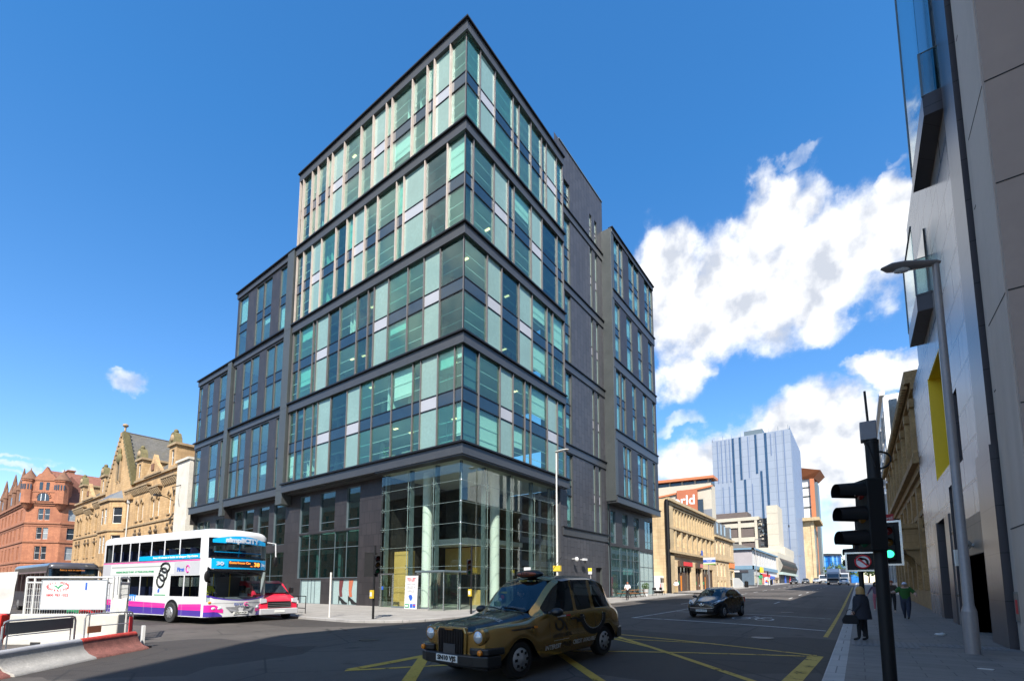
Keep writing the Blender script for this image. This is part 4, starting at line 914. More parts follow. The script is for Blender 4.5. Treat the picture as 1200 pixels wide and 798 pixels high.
# colonnade of shops further up the left side
cl=bldg('shop_parade','cream parade with metal trellis front above shops, far up the left kerb','shops',-20.6,172,90)
b=MB(); b.box(0,46,0,12,0,12.5,S_cream); b.box(0,46,-1.2,0,5.2,6.0,mat('glass green canopy',(.4,.5,.47),.3)); b.box(0,46,-.4,-.01,1,5,M_dark)
for k in range(24): b.tube([(k*1.9,-.5,6.1),(k*1.9+.95,-1.3,8.2),(k*1.9+1.9,-.5,10.5)],.12,S_brownp,5); b.tube([(k*1.9+1.9,-.5,6.1),(k*1.9+.95,-1.3,8.2),(k*1.9,-.5,10.5)],.12,A_pier,5)
b.box(10,13,-.6,-.41,2,5,M_inkb); b.box(24,27,-.6,-.41,2,5,M_inkr); b.build('wall',cl)
# cinema complex
cn=thing('cinema_building','big cream and terracotta cinema with white letters, behind the pillared sandstone block','cinema',(-52,150,0))
S_terra=mat('terracotta panel',(.42,.13,.06),.7,0,.1,.6); S_oran=mat('orange brown roof edge',(.5,.17,.07),.6,0,.1,.6)
b=MB(); b.box(-14,17,0,5,0,33.4,S_cream); b.prism([(-14,35.2),(18,34.4),(18,35.2),(-14,36.1)],-1,5,S_oran); b.box(-14,17,.5,4.8,33.4,35.0,M_win); b.prism([(-14,28.4),(17.5,31.8),(17.5,32.3),(-14,29.0)],-.5,-.01,S_oran)
for x in range(-12,17,4): b.box(x,x+.5,.2,.49,33.4,35.0,S_cream)
b.box(-14,-1,-.2,-.012,22,26.6,S_terra); b.box(12,17,-.1,-.011,18,25,mat('grey panel',(.2,.21,.23),.7)); b.build('wall',cn)
b=MB(); b.box(6.8,13,-1.0,-.2,22,31.6,S_terra); b.box(12.95,14.6,-.6,-.02,22,28.2,M_win); o=b.build('sign_panel',cn)
text('lettering','orld',4.2,M_inkw,o,Matrix.Translation((9.0,-1.02,28.2))@FACE,width=6.6,bold=.06)
# tower
tw=thing('tower_block','tall blue grey clad tower with dark vertical window slots, beyond the cream cinema','tower',(-53.6,235,0))
S_tow=blocks('blue grey cladding',(.25,.29,.36),(.275,.315,.385),(.13,.16,.21),3.3,3.6,.06,.35,stain=.1,bump=0,off=0,spec=.6)
S_tows=mat('dark tower glazing',(.03,.07,.14),.15,0,.3,.5)
b=MB(); b.box(0,33.1,0,45,0,71,S_tow); b.box(13,21,8,20,71,75.5,A_steel)
for x in (0,32.6): b.box(x,x+.5,-.2,.3,71,72,S_tow)
b.build('wall',tw)
def slot(x0,x1,z0,z1,mm=None):
    b=MB(); b.box(x0,x1,-.12,-.01,z0,z1,mm or S_tows); b.build('window',tw)
S_ts=mat('slate blue fin',(.14,.19,.3),.4,0,.1,.4)
for x in (2.2,4,5.8,7.6): slot(x,x+.45,50,70.5,S_ts)
slot(8.9,9.8,20,70.8); slot(12.0,12.9,50.5,70.8); slot(13.4,14.3,17,50.5); slot(18.6,19.5,52.5,70.8); slot(20.3,21.2,28,53.5); slot(19.0,20.2,10,28.5); slot(22.6,23.6,26,70.8)
for x,z0,z1 in ((15.6,51,70.5),(27,27,70.5),(30.2,27,70.5),(24.6,10,28),(27.5,2,28),(30.2,2,28),(25.8,2,11),(28.9,2,11),(31.4,2,11),(4,20,48),(6.8,20,48),(16.6,20,48),(25,60,70)): slot(x,x+.4,z0,z1,S_ts)
b=MB()
for k in range(11): b.box(33.1,33.25,2+k*4,2.5+k*4,3,70.5,S_ts)
for k in range(9): b.cyl((1+k*3.9,.4,71),(1+k*3.9,.4,73),.08,A_steel,n=5)
b.build('side_fins',tw)
# curved orange winged block and its stone podium
og=thing('winged_tower','white and orange tower with flared copper roof, right of the blue grey tower','tower',(-19,300,0))
S_whitep=mat('white panel',(.72,.72,.7),.5,0,.05,.2)
b=MB(); b.box(-6,.6,0,16,0,60,S_whitep)
for z in (44,50,55): b.box(-6.1,.7,-.2,16,z,z+.7,A_pier)
b.box(.6,2.6,-1.2,15,0,60,S_oran); b.box(2.6,4,.5,14,0,58,A_steel); b.build('wall',og)
b=MB(); b.add([(-6,-1,60),(2.6,-1,60),(6,-4,63.5),(-6,-5,66.5),(-6,16,60),(4,16,60),(7,18,63.5),(-6,18,66.5)],[(0,1,2,3),(1,5,6,2),(3,2,6,7),(5,4,7,6)],S_oran); b.build('roof',og)
pd=thing('stone_podium_building','buff stone block with flat projecting cornice under the orange tower','stone building',(-21.4,268,0))
b=MB(); b.box(0,5.0,0,26,0,33,S_w); b.box(-1,8,-2,28,33,34.6,S_wd)
for k in range(4): b.box(5.0,5.1,2+k*6,5+k*6,6,30,M_win)
b.box(4.2,5.4,-.3,1,0,33,S_w); b.build('wall',pd)
bg_=thing('blue_glass_building','bright blue glass building closing the far end of the street','office building',(-26,430,0))
S_bl=mat('bright blue glass',(.02,.2,.55),.12,0,.3,.08,0,.8); S_bl2=mat('light blue glass',(.2,.45,.75),.12,0,.3,.1,0,.8); S_bl3=mat('deep blue glass',(.01,.08,.3),.12,0,.2,.1,0,.8)
b=MB(); b.box(0,16.5,0,30,0,24.6,S_bl); b.prism([(-.4,24.6),(16.8,24.6),(16.8,25.6),(8,26.2),(-.4,25.6)],-1,30,A_fascia); b.box(15,28,8,38,0,18.6,S_bl); b.build('wall',bg_)
b=MB()
for x,m_,w_ in ((0,S_bl3,2.5),(3.4,S_bl2,1.2),(5.6,S_bl2,.8),(8.0,S_bl3,1.6),(10.6,S_bl2,1.4),(13.4,S_bl2,.7),(15,S_bl3,1.4)): b.box(x,x+w_,-.15,-.01,3,24.4,m_)
for x,m_,w_ in ((17.5,S_bl2,2),(21,S_bl3,1)): b.box(x,x+w_,7.8,7.99,3,18.4,m_)
for z in (8,12,16,20,23): b.box(0,16.5,-.18,-.012,z,z+.12,S_bl3)
b.build('glazing',bg_)
# trees at the end of the street
L_a=mat('leaf light green',(.1,.16,.03),.6,0,.3,2); L_b=mat('leaf mid green',(.06,.11,.025),.6,0,.3,2); M_bark=mat('bark',(.07,.05,.04),.9,0,.3,3)
def tree(x,y,h,wd,label,seed,ml=(L_a,L_b)):
    r=random.Random(seed); t=thing('tree',label,'tree',(x,y,road_z(x,y)),0,'street trees at the far end')
    b=MB(); b.tube([(0,0,-.2),(.1,0,h*.25),(0,.1,h*.5),(.1,0,h*.8)],[.28,.22,.15,.05],M_bark)
    for k in range(6): a=r.random()*6.28; b.tube([(0,0,h*(.3+.06*k)),(math.cos(a)*wd*.4,math.sin(a)*wd*.4,h*(.5+.07*k))],[.1,.03],M_bark,5)
    b.build('trunk',t); b=MB()
    cl_=[(r.gauss(0,wd*.26),r.gauss(0,wd*.26),h*(.35+.6*r.random())) for _ in range(26)]
    for c in cl_:
        m_=r.choice(ml); s=wd*.16*(.6+r.random()*.8)
        for _ in range(34):
            d=Vector((r.gauss(0,1),r.gauss(0,1),r.gauss(0,.8))); d=d.normalized()*s*r.random()**.4; p=Vector(c)+d
            n_=Vector((r.gauss(0,1),r.gauss(0,1),r.gauss(0,1)+.5)).normalized(); u_=n_.orthogonal().normalized()*(.22+.25*r.random()); v_=n_.cross(u_).normalized()*u_.length*.7
            b.quad(tuple(p-u_),tuple(p-v_),tuple(p+u_),tuple(p+v_),m_)
    b.build('crown',t)
for i,(x,y,h,wd,lb_) in enumerate([(-17.5,330,9,9,'round green tree left of the lorry at the street end'),(-8,300,11,10,'pale green tree behind the lorry'),(-3.0,262,11.5,9,'leafy green tree right of the lorry'),(.5,240,12,9,'green tree rising behind the silver car'),(3.2,215,10,7,'darker green tree half hidden behind the signal pole'),(-13,345,8,7,'low bush-like tree in front of the blue glass building')]): tree(x,y,h,wd,lb_,40+i)
# ------------------------------------------------------------------ right side of the street
P_white=blocks('pale grey cast panel',(.54,.46,.4),(.58,.5,.43),(.4,.35,.31),60,60,.0005,.7,stain=.4,bump=.08,stainc=(.34,.28,.24)); P_whiteb=mat('shaded cast panel',(.42,.33,.28),.7,0,.06,.3)
P_joint=mat('dark joint',(.03,.03,.03),.8,0,0)
P_gran=blocks('dark polished granite',(.06,.057,.066),(.075,.07,.08),(.012,.012,.014),1.6,1.25,.014,.3,stain=.2,bump=.05,spec=.6)
P_metal=blocks('grey metal panel',(.22,.205,.21),(.33,.31,.305),(.02,.02,.02),2.3,1.25,.06,.26,stain=.3,bump=.12,spec=.7)
P_yel=mat('yellow painted reveal',(.85,.6,.02),.5,0,.04,.8)
P_sur=blocks('brown stone surround',(.17,.145,.115),(.2,.17,.14),(.07,.06,.05),1.4,1.2,.012,.5,stain=.3,bump=.1)
pw=thing('panel_building','pale grey cast panel building at the right edge with black joints','panel building',(3.2,17.3,0))
pw.rotation_euler=(0,0,-PI/2)
b=MB(); H=35.4
b.box(0.12,1.1,.0,9,-.5,H,P_white); b.box(1.1,2.75,-.12,9,-.5,H,P_white); b.box(2.75,25.4,2.4,12,-.5,H,P_white); b.box(25.4,35,.0,12,-.5,H,P_white)
b.box(2.752,2.86,-.1,2.39,-.5,H-.1,P_whiteb)  # return face in a browner panel copy, shade put into its colour
b.build('wall',pw)
b=MB()
for z in range(1,14):
    b.box(1.09,2.76,-.127,-.121,z*2.6+.4,z*2.6+.43,P_joint) if z%2 else b.box(.3,1.1,-.007,-.001,z*2.6+1.5,z*2.6+1.53,P_joint)
    b.box(2.861,2.868,-.1,2.38,z*2.6+.4,z*2.6+.43,P_joint)
b.box(2.861,2.868,1.0,1.03,0,H,P_joint); b.box(-.05,.12,.05,.3,0,H,P_joint); b.build('panel_joint',pw)
b=MB(); b.box(.25,.75,-.04,-.001,.75,1.5,A_steel); b.box(.3,.7,-.05,-.041,.8,1.45,mat('grille plate',(.2,.19,.18),.5)); b.box(.4,.6,-.056,-.051,.95,1.3,M_inkr); b.build('wall_plate',pw,bevel=.008)
gp=thing('metal_panel_building','grey metal panelled building with yellow window reveal and glazed balconies on the right','panel building',(3.2,34.6,0)); gp.rotation_euler=(0,0,-PI/2)
b=MB(); ops=[(6.3,9.9,6.4,11.2),(11.9,12.6,6.0,8.6),(4.1,8.7,-.2,4.6),(9.1,10.8,.6,5.6),(12.1,15.4,-.2,2.65)]
b.facade(0,15.7,-.5,13,ops,P_metal,depth=1.2,rm=P_gran); b.facade(3.6,15.7,13,20.5,[],P_metal); b.facade(11.2,15.7,20.5,H-2.4,[],P_metal)
for x,z0_,z1_ in ((0,-.5,13),(3.6,13,20.5),(11.2,20.5,H-2.4)): b.quad((x,0,z0_),(x,9,z0_),(x,9,z1_),(x,0,z1_),P_metal); b.box(x+.02,15.6,.02,9,z1_-.2,z1_,A_fascia)
b.box(11.4,17.2,.4,9,H-2.7,H-2.5,M_dark); b.build('wall',gp)
b=MB(); b.M=Matrix()
for (x0,x1,y0,y1,z0,z1) in ((6.3,6.34,-.02,1.2,6.4,11.2),(9.86,9.9,.0,1.2,6.4,11.2),(6.34,9.86,.0,1.2,11.14,11.2),(6.34,9.86,-.0,1.2,6.4,6.45)): b.box(x0,x1,y0,y1,z0,z1,P_yel)
o=b.build('window_reveal',gp); b=MB(); b.box(6.4,9.8,1.1,1.15,6.5,11.1,M_win); b.build('pane',o)
b=MB(); b.box(15.7,17.2,-.1,9,-.5,H-2.4,P_gran); b.box(15.45,17.3,-.16,8,-.5,5.4,P_gran); b.build('corner_column',gp)
b=MB(); b.box(12.0,15.45,-.1,1,2.65,3.9,P_sur); b.box(15.2,15.45,-.1,1,-.2,2.65,P_sur); b.box(11.6,12.1,-.1,1,-.2,3.9,P_sur); b.build('door_surround',gp,bevel=.01)
b=MB(); b.box(12.1,15.2,.9,1,-.2,2.65,M_dark); b.build('door',gp)
b=MB(); b.cyl((13.6,-.1,2.95),(13.6,-.28,2.95),.06,M_chrome); b.lathe([(.04,-.12),(.17,-.05),(.17,.05),(.04,.1)],(13.6,-.3,2.98),M_chrome,14,'x'); b.build('wall_lamp',gp)
b=MB(); b.box(4.1,8.7,1.1,1.15,-.2,4.6,M_win); b.box(4.1,5.0,-.05,.5,-.2,4.6,P_gran); b.box(7.6,8.7,-.05,.5,-.2,4.6,P_gran); b.build('entrance',gp)
b=MB(); b.box(9.1,10.8,.6,.63,.6,5.6,M_win)
for z in (.6,2.2,3.9,5.55): b.box(9.1,10.8,.5,.6,z-.04,z+.04,A_fascia)
b.build('window',gp); b=MB(); b.box(11.9,12.6,.5,.53,6,8.6,M_win); b.build('window',gp)
P_bal=glass('balcony glass',(.55,.72,.75),.1)
for x0,x1,z0,z1,xt in ((11.4,15.2,17.2,29,None),(5.9,9.6,13.1,16.9,None)):
    b=MB(); b.box(x0,x1,-.5,-.002,z0,z0+.75,P_gran); b.box(x0+.4,x1-.4,-.06,-.004,z0+.8,z1,M_win); o=b.build('balcony',gp)
    b=MB(); b.box(x0,x1,-.49,-.47,z0+.75,z1,P_bal); b.box(x1-.02,x1,-.47,-.01,z0+.75,z0+2.3,P_bal); b.box(x0,x0+.02,-.47,-.01,z0+.75,z0+2.3,P_bal); b.build('balcony_glass',o)
    b=MB(); b.box(x0-.03,x0+.02,-.52,-.46,z0+.7,z1,A_steel); b.box(x1-.02,x1+.03,-.52,-.46,z0+.7,z0+2.3,A_steel); b.box(x0,x1,-.52,-.46,z1,z1+.06,A_steel); b.tube([(x1-.01,-.49,z0+2.3),(x1-.01,-.0,z0+2.3)],.02,A_steel,6); b.build('balcony_rail',o)
# classical sandstone bank-like building
cb2=thing('classical_building','weathered sandstone classical building with deep cornices and a porch, right kerb','stone building',(3.6,64,0)); cb2.rotation_euler=(0,0,-PI/2)
S_c=blocks('shaded brown sandstone',(.44,.29,.13),(.52,.35,.17),(.26,.17,.09),1.1,.5,.012,.85,stain=.6,bump=.3,stainc=(.13,.09,.05)); S_cd=mat('dark sandstone trim',(.4,.27,.13),.85,0,.35,1,.3)
L=29.4; ops=[(1.6+k*3.5,3.0+k*3.5,9.6,12.2) for k in range(8)]+[(1.5+k*3.5,3.1+k*3.5,1.6,5.4) for k in range(8)]
b=MB(); b.facade(0,L,-.5,14,ops,S_c,depth=.5); b.quad((L,0,-.5),(L,.0,14),(L,9,14),(L,9,-.5),S_c); b.build('wall',cb2)
b=MB()
for z,h,pr in ((13.3,.7,.75),(12.9,.4,.5),(12.5,.4,.3),(8.6,.35,.7),(8.2,.4,.4),(7.8,.4,.22),(5.9,.3,.25),(-.4,1.75,.22)): b.box(-.1,L+(.1 if z<12 else .2),-pr,-.005,z,z+h,S_cd)
for k in range(60): b.box(k*.49,k*.49+.26,-.85,-.6,13.1,13.42,S_cd)
b.build('cornice',cb2)
for k in range(9):
    b=MB(); x=.7+k*3.5; b.box(x-.4,x+.4,-.3,-.004,1.36,7.8,S_cd); b.cyl((x,-.32,9.0),(x,-.32,12.0),.3,S_cd,.26,12); b.box(x-.45,x+.45,-.6,-.004,8.95,9.3,S_cd); b.box(x-.42,x+.42,-.6,-.004,12.0,12.5,S_cd); b.build('pilaster',cb2)
for k,(a,c,d,e) in enumerate(ops):
    b=MB(); b.box(a,c,.4,.45,d,e,M_win); b.box((a+c)/2-.05,(a+c)/2+.05,.36,.41,d,e,S_cd); b.build('window',cb2)
    if k<8: b=MB(); b.prism([(a-.4,12.2),(c+.4,12.2),((a+c)/2,12.75)],-.35,-.003,S_cd); b.build('pediment',cb2)
    else:
        b=MB(); b.tube([((a+c)/2+1.0*math.cos(PI*q/10),-.06,5.0+.85*math.sin(PI*q/10)) for q in range(11)],.16,S_cd,6); b.build('arch_moulding',cb2)
b=MB(); px0,px1=18.0,24.0
b.box(px0,px1,-1.0,-.7 if False else -.0,4.2,5.4,S_c); b.box(px0-.15,px1+.15,-1.2,-.006,5.4,5.7,S_cd); b.box(px0-.1,px1+.1,-1.1,-.008,4.0,4.25,S_cd)
for x in (px0+.3,px1-.3): 
    b.prism([(-.02,4.0),(-.95,4.0),(-.85,3.7),(-.5,3.4),(-.45,3.1),(-.2,2.9),(-.02,2.2)],x-.22,x+.22,S_cd,'x')
b.build('porch',cb2)
fw_=thing('white_building','white panelled and glazed building rising beyond the classical sandstone block','office building',(3.4,118,0)); fw_.rotation_euler=(0,0,-PI/2)
b=MB(); b.box(0,53.5,0,12,0,22.6,S_whitep); b.box(0,53.7,-.3,.2,22.6,23.0,S_whitep); b.build('wall',fw_)
for z in (2,6,10,14,18):
    b=MB()
    for k in range(9): b.box(.6+k*5.9,5.6+k*5.9,-.05,-.005,z,z+3,M_win); b.box(3+k*5.9,3.2+k*5.9,-.16,-.051,z,z+3,S_whitep)
    b.build('window',fw_)
for k in range(3):
    b=MB(); b.box(53.5,53.56,.5+k*1.6,1.2+k*1.6,8,22,M_win); b.build('window',fw_)
sb=thing('letting_board','red and cream board reading Culverwell to let, fixed above the porch','sign board',(2.05,49,0))
M_cream2=mat('cream sign board',(.6,.56,.42),.6,0,.05,2); b=MB(); b.box(-.75,.6,-.03,.03,6.5,7.5,M_cream2); b.box(-.75,.6,-.05,-.031,7.5-.62,7.5,mat('dark red sign',(.4,.01,.02),.5)); b.box(.6,.95,-.03,.03,7.0,7.08,M_black); b.build('board',sb)
text('lettering','Culverwell',.36,M_inkw,sb,Matrix.Translation((-.08,-.055,7.17))@FACE,width=1.2); text('lettering','TO LET',.34,M_inkr,sb,Matrix.Translation((-.08,-.034,6.68))@FACE,width=.95)
# ------------------------------------------------------------------ street lamps
M_lampgrey=mat('lamp post grey paint',(.3,.28,.28),.4,.2,.1,1.2); M_lampw=mat('lamp post pale paint',(.62,.6,.55),.4,.1,.08,1.5)
def lamp(name,label,x,y,h,ang,L,r0,r1,m,zb):
    t=thing(name,label,'street lamp',(x,y,zb),ang,'street lamps')
    b=MB(); b.tube([(0,0,-.1),(0,0,1.0)],r0,m,16); b.tube([(0,0,1.0),(0,0,1.15),(0,0,h)],[r0,r1,r1*.72],m,16); b.build('pole',t)
    b=MB(); n=10
    prof=[(-.1,.05,.05),(0,.09,.1),(.25*L,.12,.13),(.6*L,.17,.15),(.85*L,.15,.12),(L,.04,.03)]
    ring=[]
    for x_,hw,hh in prof: ring.append([(x_,hw*math.cos(2*PI*k/n)*1.25,h+.02+x_*.05+hh*.6*math.sin(2*PI*k/n)) for k in range(n)])
    vs=[p for r in ring for p in r]; b.add(vs,[(i*n+k,i*n+(k+1)%n,(i+1)*n+(k+1)%n,(i+1)*n+k) for i in range(len(prof)-1) for k in range(n)],m,True); b.build('lamp_head',t)
    b=MB(); b.ell((.62*L,0,h-.05),(.16*L,.11,.06),M_lens,12,6); b.build('lamp_glass',t); return t
lr=lamp('street_lamp','tall grey street lamp with flat oval head on the right pavement',2.12,15.65,9.95,math.atan2(-.35,-.94),1.2,.145,.105,M_lampgrey,pav_z(2,15))
b=MB(); b.box(-.12,.12,-.15,-.11,2.1,2.5,M_plate); b.build('pole_notice',lr)
ll=lamp('street_lamp','slim pale street lamp with yellow band, outside the glazed lobby',-17.5,29.1,11.3,R(8),1.0,.1,.075,M_lampw,pav_z(-17,29))
b=MB(); b.box(-.28,.28,-.12,.12,2.55,2.95,M_yel); b.build('yellow_notice',ll)
lamp('street_lamp','thin distant street lamp on the left pavement beyond the pillared sandstone block',-17.6,112,10,R(0),1.4,.09,.06,M_lampgrey,pav_z(-17,112)); lamp('street_lamp','thin distant street lamp before the blue glass building',-17.5,200,10,R(0),1.4,.09,.06,M_lampgrey,pav_z(-17,200))
# ------------------------------------------------------------------ traffic signals
def sighead(root,M,lit=None,n=3,board=None,name='signal_head',hood=.28,back=False):
    b=MB(); b.M=M; hh=n*.3
    b.box(-.13,.13,.0,.2,0,hh,M_black)
    if board: 
        bw,bm_=board; b.box(-bw,bw,.2,.225,-.12,hh+.12,M_black)
    o=b.build(name,root,bevel=.012)
    if board:
        b=MB(); b.M=M
        for a,c,d,e in ((-bw-.03,-bw+.02,-.15,hh+.15),(bw-.02,bw+.03,-.15,hh+.15),(-bw+.02,bw-.02,-.15,-.1),(-bw+.02,bw-.02,hh+.1,hh+.15)): b.box(a,c,.19,.235,d,e,bm_)
        b.build('board_border',o)
    for k in range(n):
        z=hh-.15-k*.3; b=MB(); b.M=M
        col={0:mat('red lens off',(.15,.01,.01),.2,0,0),1:mat('amber lens off',(.16,.07,.01),.2,0,0),2:mat('green lens off',(.01,.1,.05),.2,0,0)}[k if n==3 else (0 if k==0 else 2)]
        if lit==k: col={0:M_redl,2:M_green,1:M_green}[k]
        b.lathe([(.1,-.004),(.07,-.02),(.01,-.028)],(0,0,z),col,14,'y'); b.build('lens',o)
        b=MB(); b.M=M; vs=[]; m_=14
        for yy,rr in ((0,.125),(-hood,.105)):
            for q in range(m_+1): a=-.55+(PI+1.1)*q/m_; vs.append((rr*math.cos(a),yy*(1 if q in range(m_+1) else 1),z+rr*math.sin(a)))
        b.add(vs,[(q,q+1,m_+2+q,m_+1+q) for q in range(m_)],M_black,True); b.build('hood',o)
    return o
def dirM(x,y,z,face):   # face = direction the lamps look in plan; local -y looks out
    return Matrix.Translation((x,y,z))@Matrix.Rotation(math.atan2(face[1],face[0])+PI/2,4,'Z')
z0=pav_z(.3,7.4)
ts=thing('traffic_light','big black traffic light pole close to the camera with grey box and aerial on top','traffic light',(.24,7.36,z0))
b=MB(); b.cyl((0,0,-.1),(0,0,3.42),.072,M_black,n=20); b.cyl((0,0,3.42),(0,0,3.46),.078,M_black,n=16); b.build('pole',ts)
b=MB(); b.box(-.11,.06,-.09,.09,3.46,3.7,mat('grey detector box',(.22,.22,.24),.5)); b.build('detector_box',ts,bevel=.01)
b=MB(); b.cyl((-.02,0,3.7),(-.03,0,4.12),.014,M_black,n=6); b.build('aerial',ts)
b=MB(); b.tube([(.05+.13*math.sin(a),.02,3.2+.11*math.cos(a)) for a in [PI*k/12 for k in range(13)]],.013,M_black,6); b.tube([(-.06,-.08,3.42),(-.02,-.1,3.3),(.02,-.1,3.1)],.01,M_black,6); b.build('cable',ts)
sighead(ts,dirM(-.15,-.1,2.05,(-.86,-.5)),hood=.3)
z0=pav_z(.1,18)-.28
t2=thing('traffic_light','second black traffic light beyond the blonde woman, with white-bordered board and no-turn sign','traffic light',(.08,18.72,z0)); t2.scale=(1.18,1.18,1.18)
b=MB(); b.cyl((0,0,-.1),(0,0,3.6),.06,M_black,n=14); b.build('pole',t2)
sighead(t2,dirM(-.12,-.02,2.05,(-.97,-.2)),hood=.25)
sighead(t2,Matrix.Translation((.64,-.1,2.28)),lit=2,board=(.27,M_chrome),hood=.2)
b=MB(); b.box(.05,.75,.05,.1,2.55,2.6,M_black); b.build('bracket',t2)
b=MB(); b.box(-.3,.5,-.16,.0,2.0,2.48,M_black); o=b.build('sign_box',t2,bevel=.01)
b=MB()
for a,c,d,e in ((-.33,.53,2.46,2.5),(-.33,.53,1.98,2.02),(-.33,-.29,2.02,2.46),(.49,.53,2.02,2.46)): b.box(a,c,-.19,-.1,d,e,M_chrome)
b.build('sign_border',o)
b=MB(); b.lathe([(.16,-.175),(.01,-.178)],(.06,0,2.24),M_inkw,24,'y')
b.tube([(.06+.17*math.cos(2*PI*k/28),-.185,2.24+.17*math.sin(2*PI*k/28)) for k in range(28)],.02,M_inkr,6,True)
b.prism([(-.07,2.27),(-.0,2.36),(-.0,2.3),(.1,2.29),(.13,2.24),(.14,2.14),(.19,2.14),(.18,2.27),(.12,2.33),(.0,2.35)][:9],-.186,-.18,M_ink); b.prism([(-.06,2.31),(-.03,2.345),(.17,2.15),(.14,2.12)],-.192,-.187,M_inkr); b.build('no_turn_symbol',o)
b=MB(); b.ell((.05,-.05,1.55),(.1,.08,.13),mat('orange lantern',(.8,.15,.03),.5),10,6)
def signalA(label,x,y,faces,hgt=3.6):
    z=pav_z(x,y); t=thing('traffic_light',label,'traffic light',(x,y,z)); b=MB(); b.cyl((0,0,-.1),(0,0,hgt),.057,M_black,n=12); b.build('pole',t)
    for (ox,oy,f,bd) in faces: sighead(t,dirM(ox,oy,2.2,f),lit=None,board=bd,hood=.2)
    b=MB(); b.box(-.1,.1,-.16,-.06,1.0,1.4,M_yel); b.box(-.07,.07,-.175,-.161,1.1,1.3,M_white); b.build('push_button_box',t); return t
signalA('black traffic light with yellow push-button box on the plaza corner',-19.31,14.69,[(.28,-.05,(.9,-.45),None),(-.3,.05,(-.75,.65),(.3,M_black))])
signalA('slim black traffic light in front of the revolving door behind the taxi',-18.0,20.4,[(-.16,-.02,(.75,-.65),None)],3.9)
signalA('small far traffic light by the grey corner shops',-17.4,126,[(0,-.15,(0,-1),None)],3.4)
def signpost(name,label,x,y,h,plate,pm,col=None,w=.05):
    z=pav_z(x,y); t=thing(name,label,'sign post',(x,y,z)); b=MB(); b.cyl((0,0,-.1),(0,0,h),w,col or M_lampgrey,n=10); b.build('post',t)
    if plate:
        b=MB(); pw_,ph=plate; b.box(-pw_,pw_,-.05-w,-.01-w,h-ph,h,pm); b.build('plate',t,bevel=.006)
    return t
signpost('sign_post','plain white post by the kerb in front of the shoe poster',-22.17,14.17,2.3,None,None,M_lampw,.05)
s_=signpost('parking_sign','small yellow and white parking sign on a grey post by the dark stone wall',-17.5,34.3,2.85,(.16,.5),M_white); b=MB(); b.box(-.161,.161,-.115,-.1,2.6,2.851,mat('yellow plate',(.85,.7,.03),.5)); b.build('yellow_plate',s_)
signpost('sign_post','short post with blank white plate before the round lobby column',-17.5,25.4,2.75,(.26,.22),M_white)
bd=signpost('estate_board','blue white and green property board on a post before the pillared sandstone block',-17.6,72,4.9,None,None,None,.07); b=MB(); b.box(-.7,1.0,-.12,-.08,3.9,4.9,M_white); b.box(-.7,1.0,-.13,-.121,4.2,4.56,M_inkb); b.box(-.7,1.0,-.13,-.121,3.9,4.0,mat('lime strip',(.3,.55,.1),.6)); o=b.build('board',bd); text('lettering','TO LET',.3,M_inkw,o,Matrix.Translation((.15,-.135,4.38))@FACE,width=.8)
# TO LET board outside the lobby
tl=thing('letting_board','white TO LET office board standing at the lobby glass','sign board',(-25.05,22.12,.03)); tl.rotation_euler=(R(-2),0,0)
b=MB(); b.box(-.62,.62,-.03,.03,.02,2.3,M_white); o=b.build('board',tl,bevel=.006)
for s_x in (-.5,.5): b=MB(); b.box(s_x-.03,s_x+.03,.03,.35,.0,1.4,A_steel); b.build('prop',tl)
TL=lambda z,x=0:Matrix.Translation((x,-.034,z))@FACE
text('lettering','TO LET',.3,M_inkr,o,TL(2.02),width=.85,bold=.01); text('lettering','NEWLY FITTED',.12,mat('grey ink',(.3,.3,.3),.6,0,0),o,TL(1.72),width=.8); text('lettering',"GRADE 'A'",.24,MATS['grey ink'],o,TL(1.5),width=.85); text('lettering','OFFICES',.22,MATS['grey ink'],o,TL(1.22),width=.75)
b=MB(); b.prism([(-.22,.9),(-.1,1.0),(.1,.98),(.2,.8),(.12,.62),(.0,.58),(-.1,.7)],-.04,-.031,M_inkb); b.prism([(.05,.62),(.22,.58),(.2,.72)],-.042,-.031,mat('pale blue ink',(.3,.45,.8),.6,0,0)); b.box(-.55,-.12,-.04,-.031,.12,.36,M_inkg); b.box(-.02,.22,-.04,-.031,.12,.38,M_inkb); b.box(.26,.52,-.04,-.031,.12,.38,M_inkb); b.box(-.5,-.2,-.043,-.04,.2,.28,M_inkw); b.box(.3,.48,-.043,-.04,.26,.32,M_inkr); b.build('logo',o)
# picnic tables, planter, cafe chairs outside the far corner
M_wood=mat('orange brown timber',(.35,.16,.06),.6,0,.25,5)
def picnic(label,x,y,rz):
    t=thing('picnic_table',label,'picnic table',(x,y,pav_z(x,y)),rz,'picnic tables')
    b=MB()
    for k in range(4): b.box(-.36+k*.185,-.36+k*.185+.16,-.9,.9,.72,.76,M_wood)
    b.build('tabletop',t)
    for s in (-1,1):
        b=MB(); 
        for q in (0,.16): b.box(s*.7+q-.16,s*.7+q-.02,-.9,.9,.42,.46,M_wood)
        b.build('seat',t)
    for yy in (-.7,.7):
        b=MB(); b.tube([(-.62,yy,0),(-.25,yy,.72)],.035,M_black,6); b.tube([(.62,yy,0),(.25,yy,.72)],.035,M_black,6); b.box(-.85,.85,yy-.03,yy+.03,.36,.42,M_black); b.build('leg',t)
    return t
p1=picnic('timber picnic table nearer the dark doorway',-19.6,46.9,0); dup(p1,'timber picnic table beside the planter',(-19.6,49.6,pav_z(-19,49.6)),0)
pl=thing('planter','white planter with a clipped green bush by the picnic tables','planter',(-19.4,51.4,pav_z(-19,51))); b=MB(); b.lathe([(.22,0),(.33,.75),(.36,.8),(.3,.8),(.28,.7)],(0,0,0),M_white,14); b.build('pot',pl); b=MB()
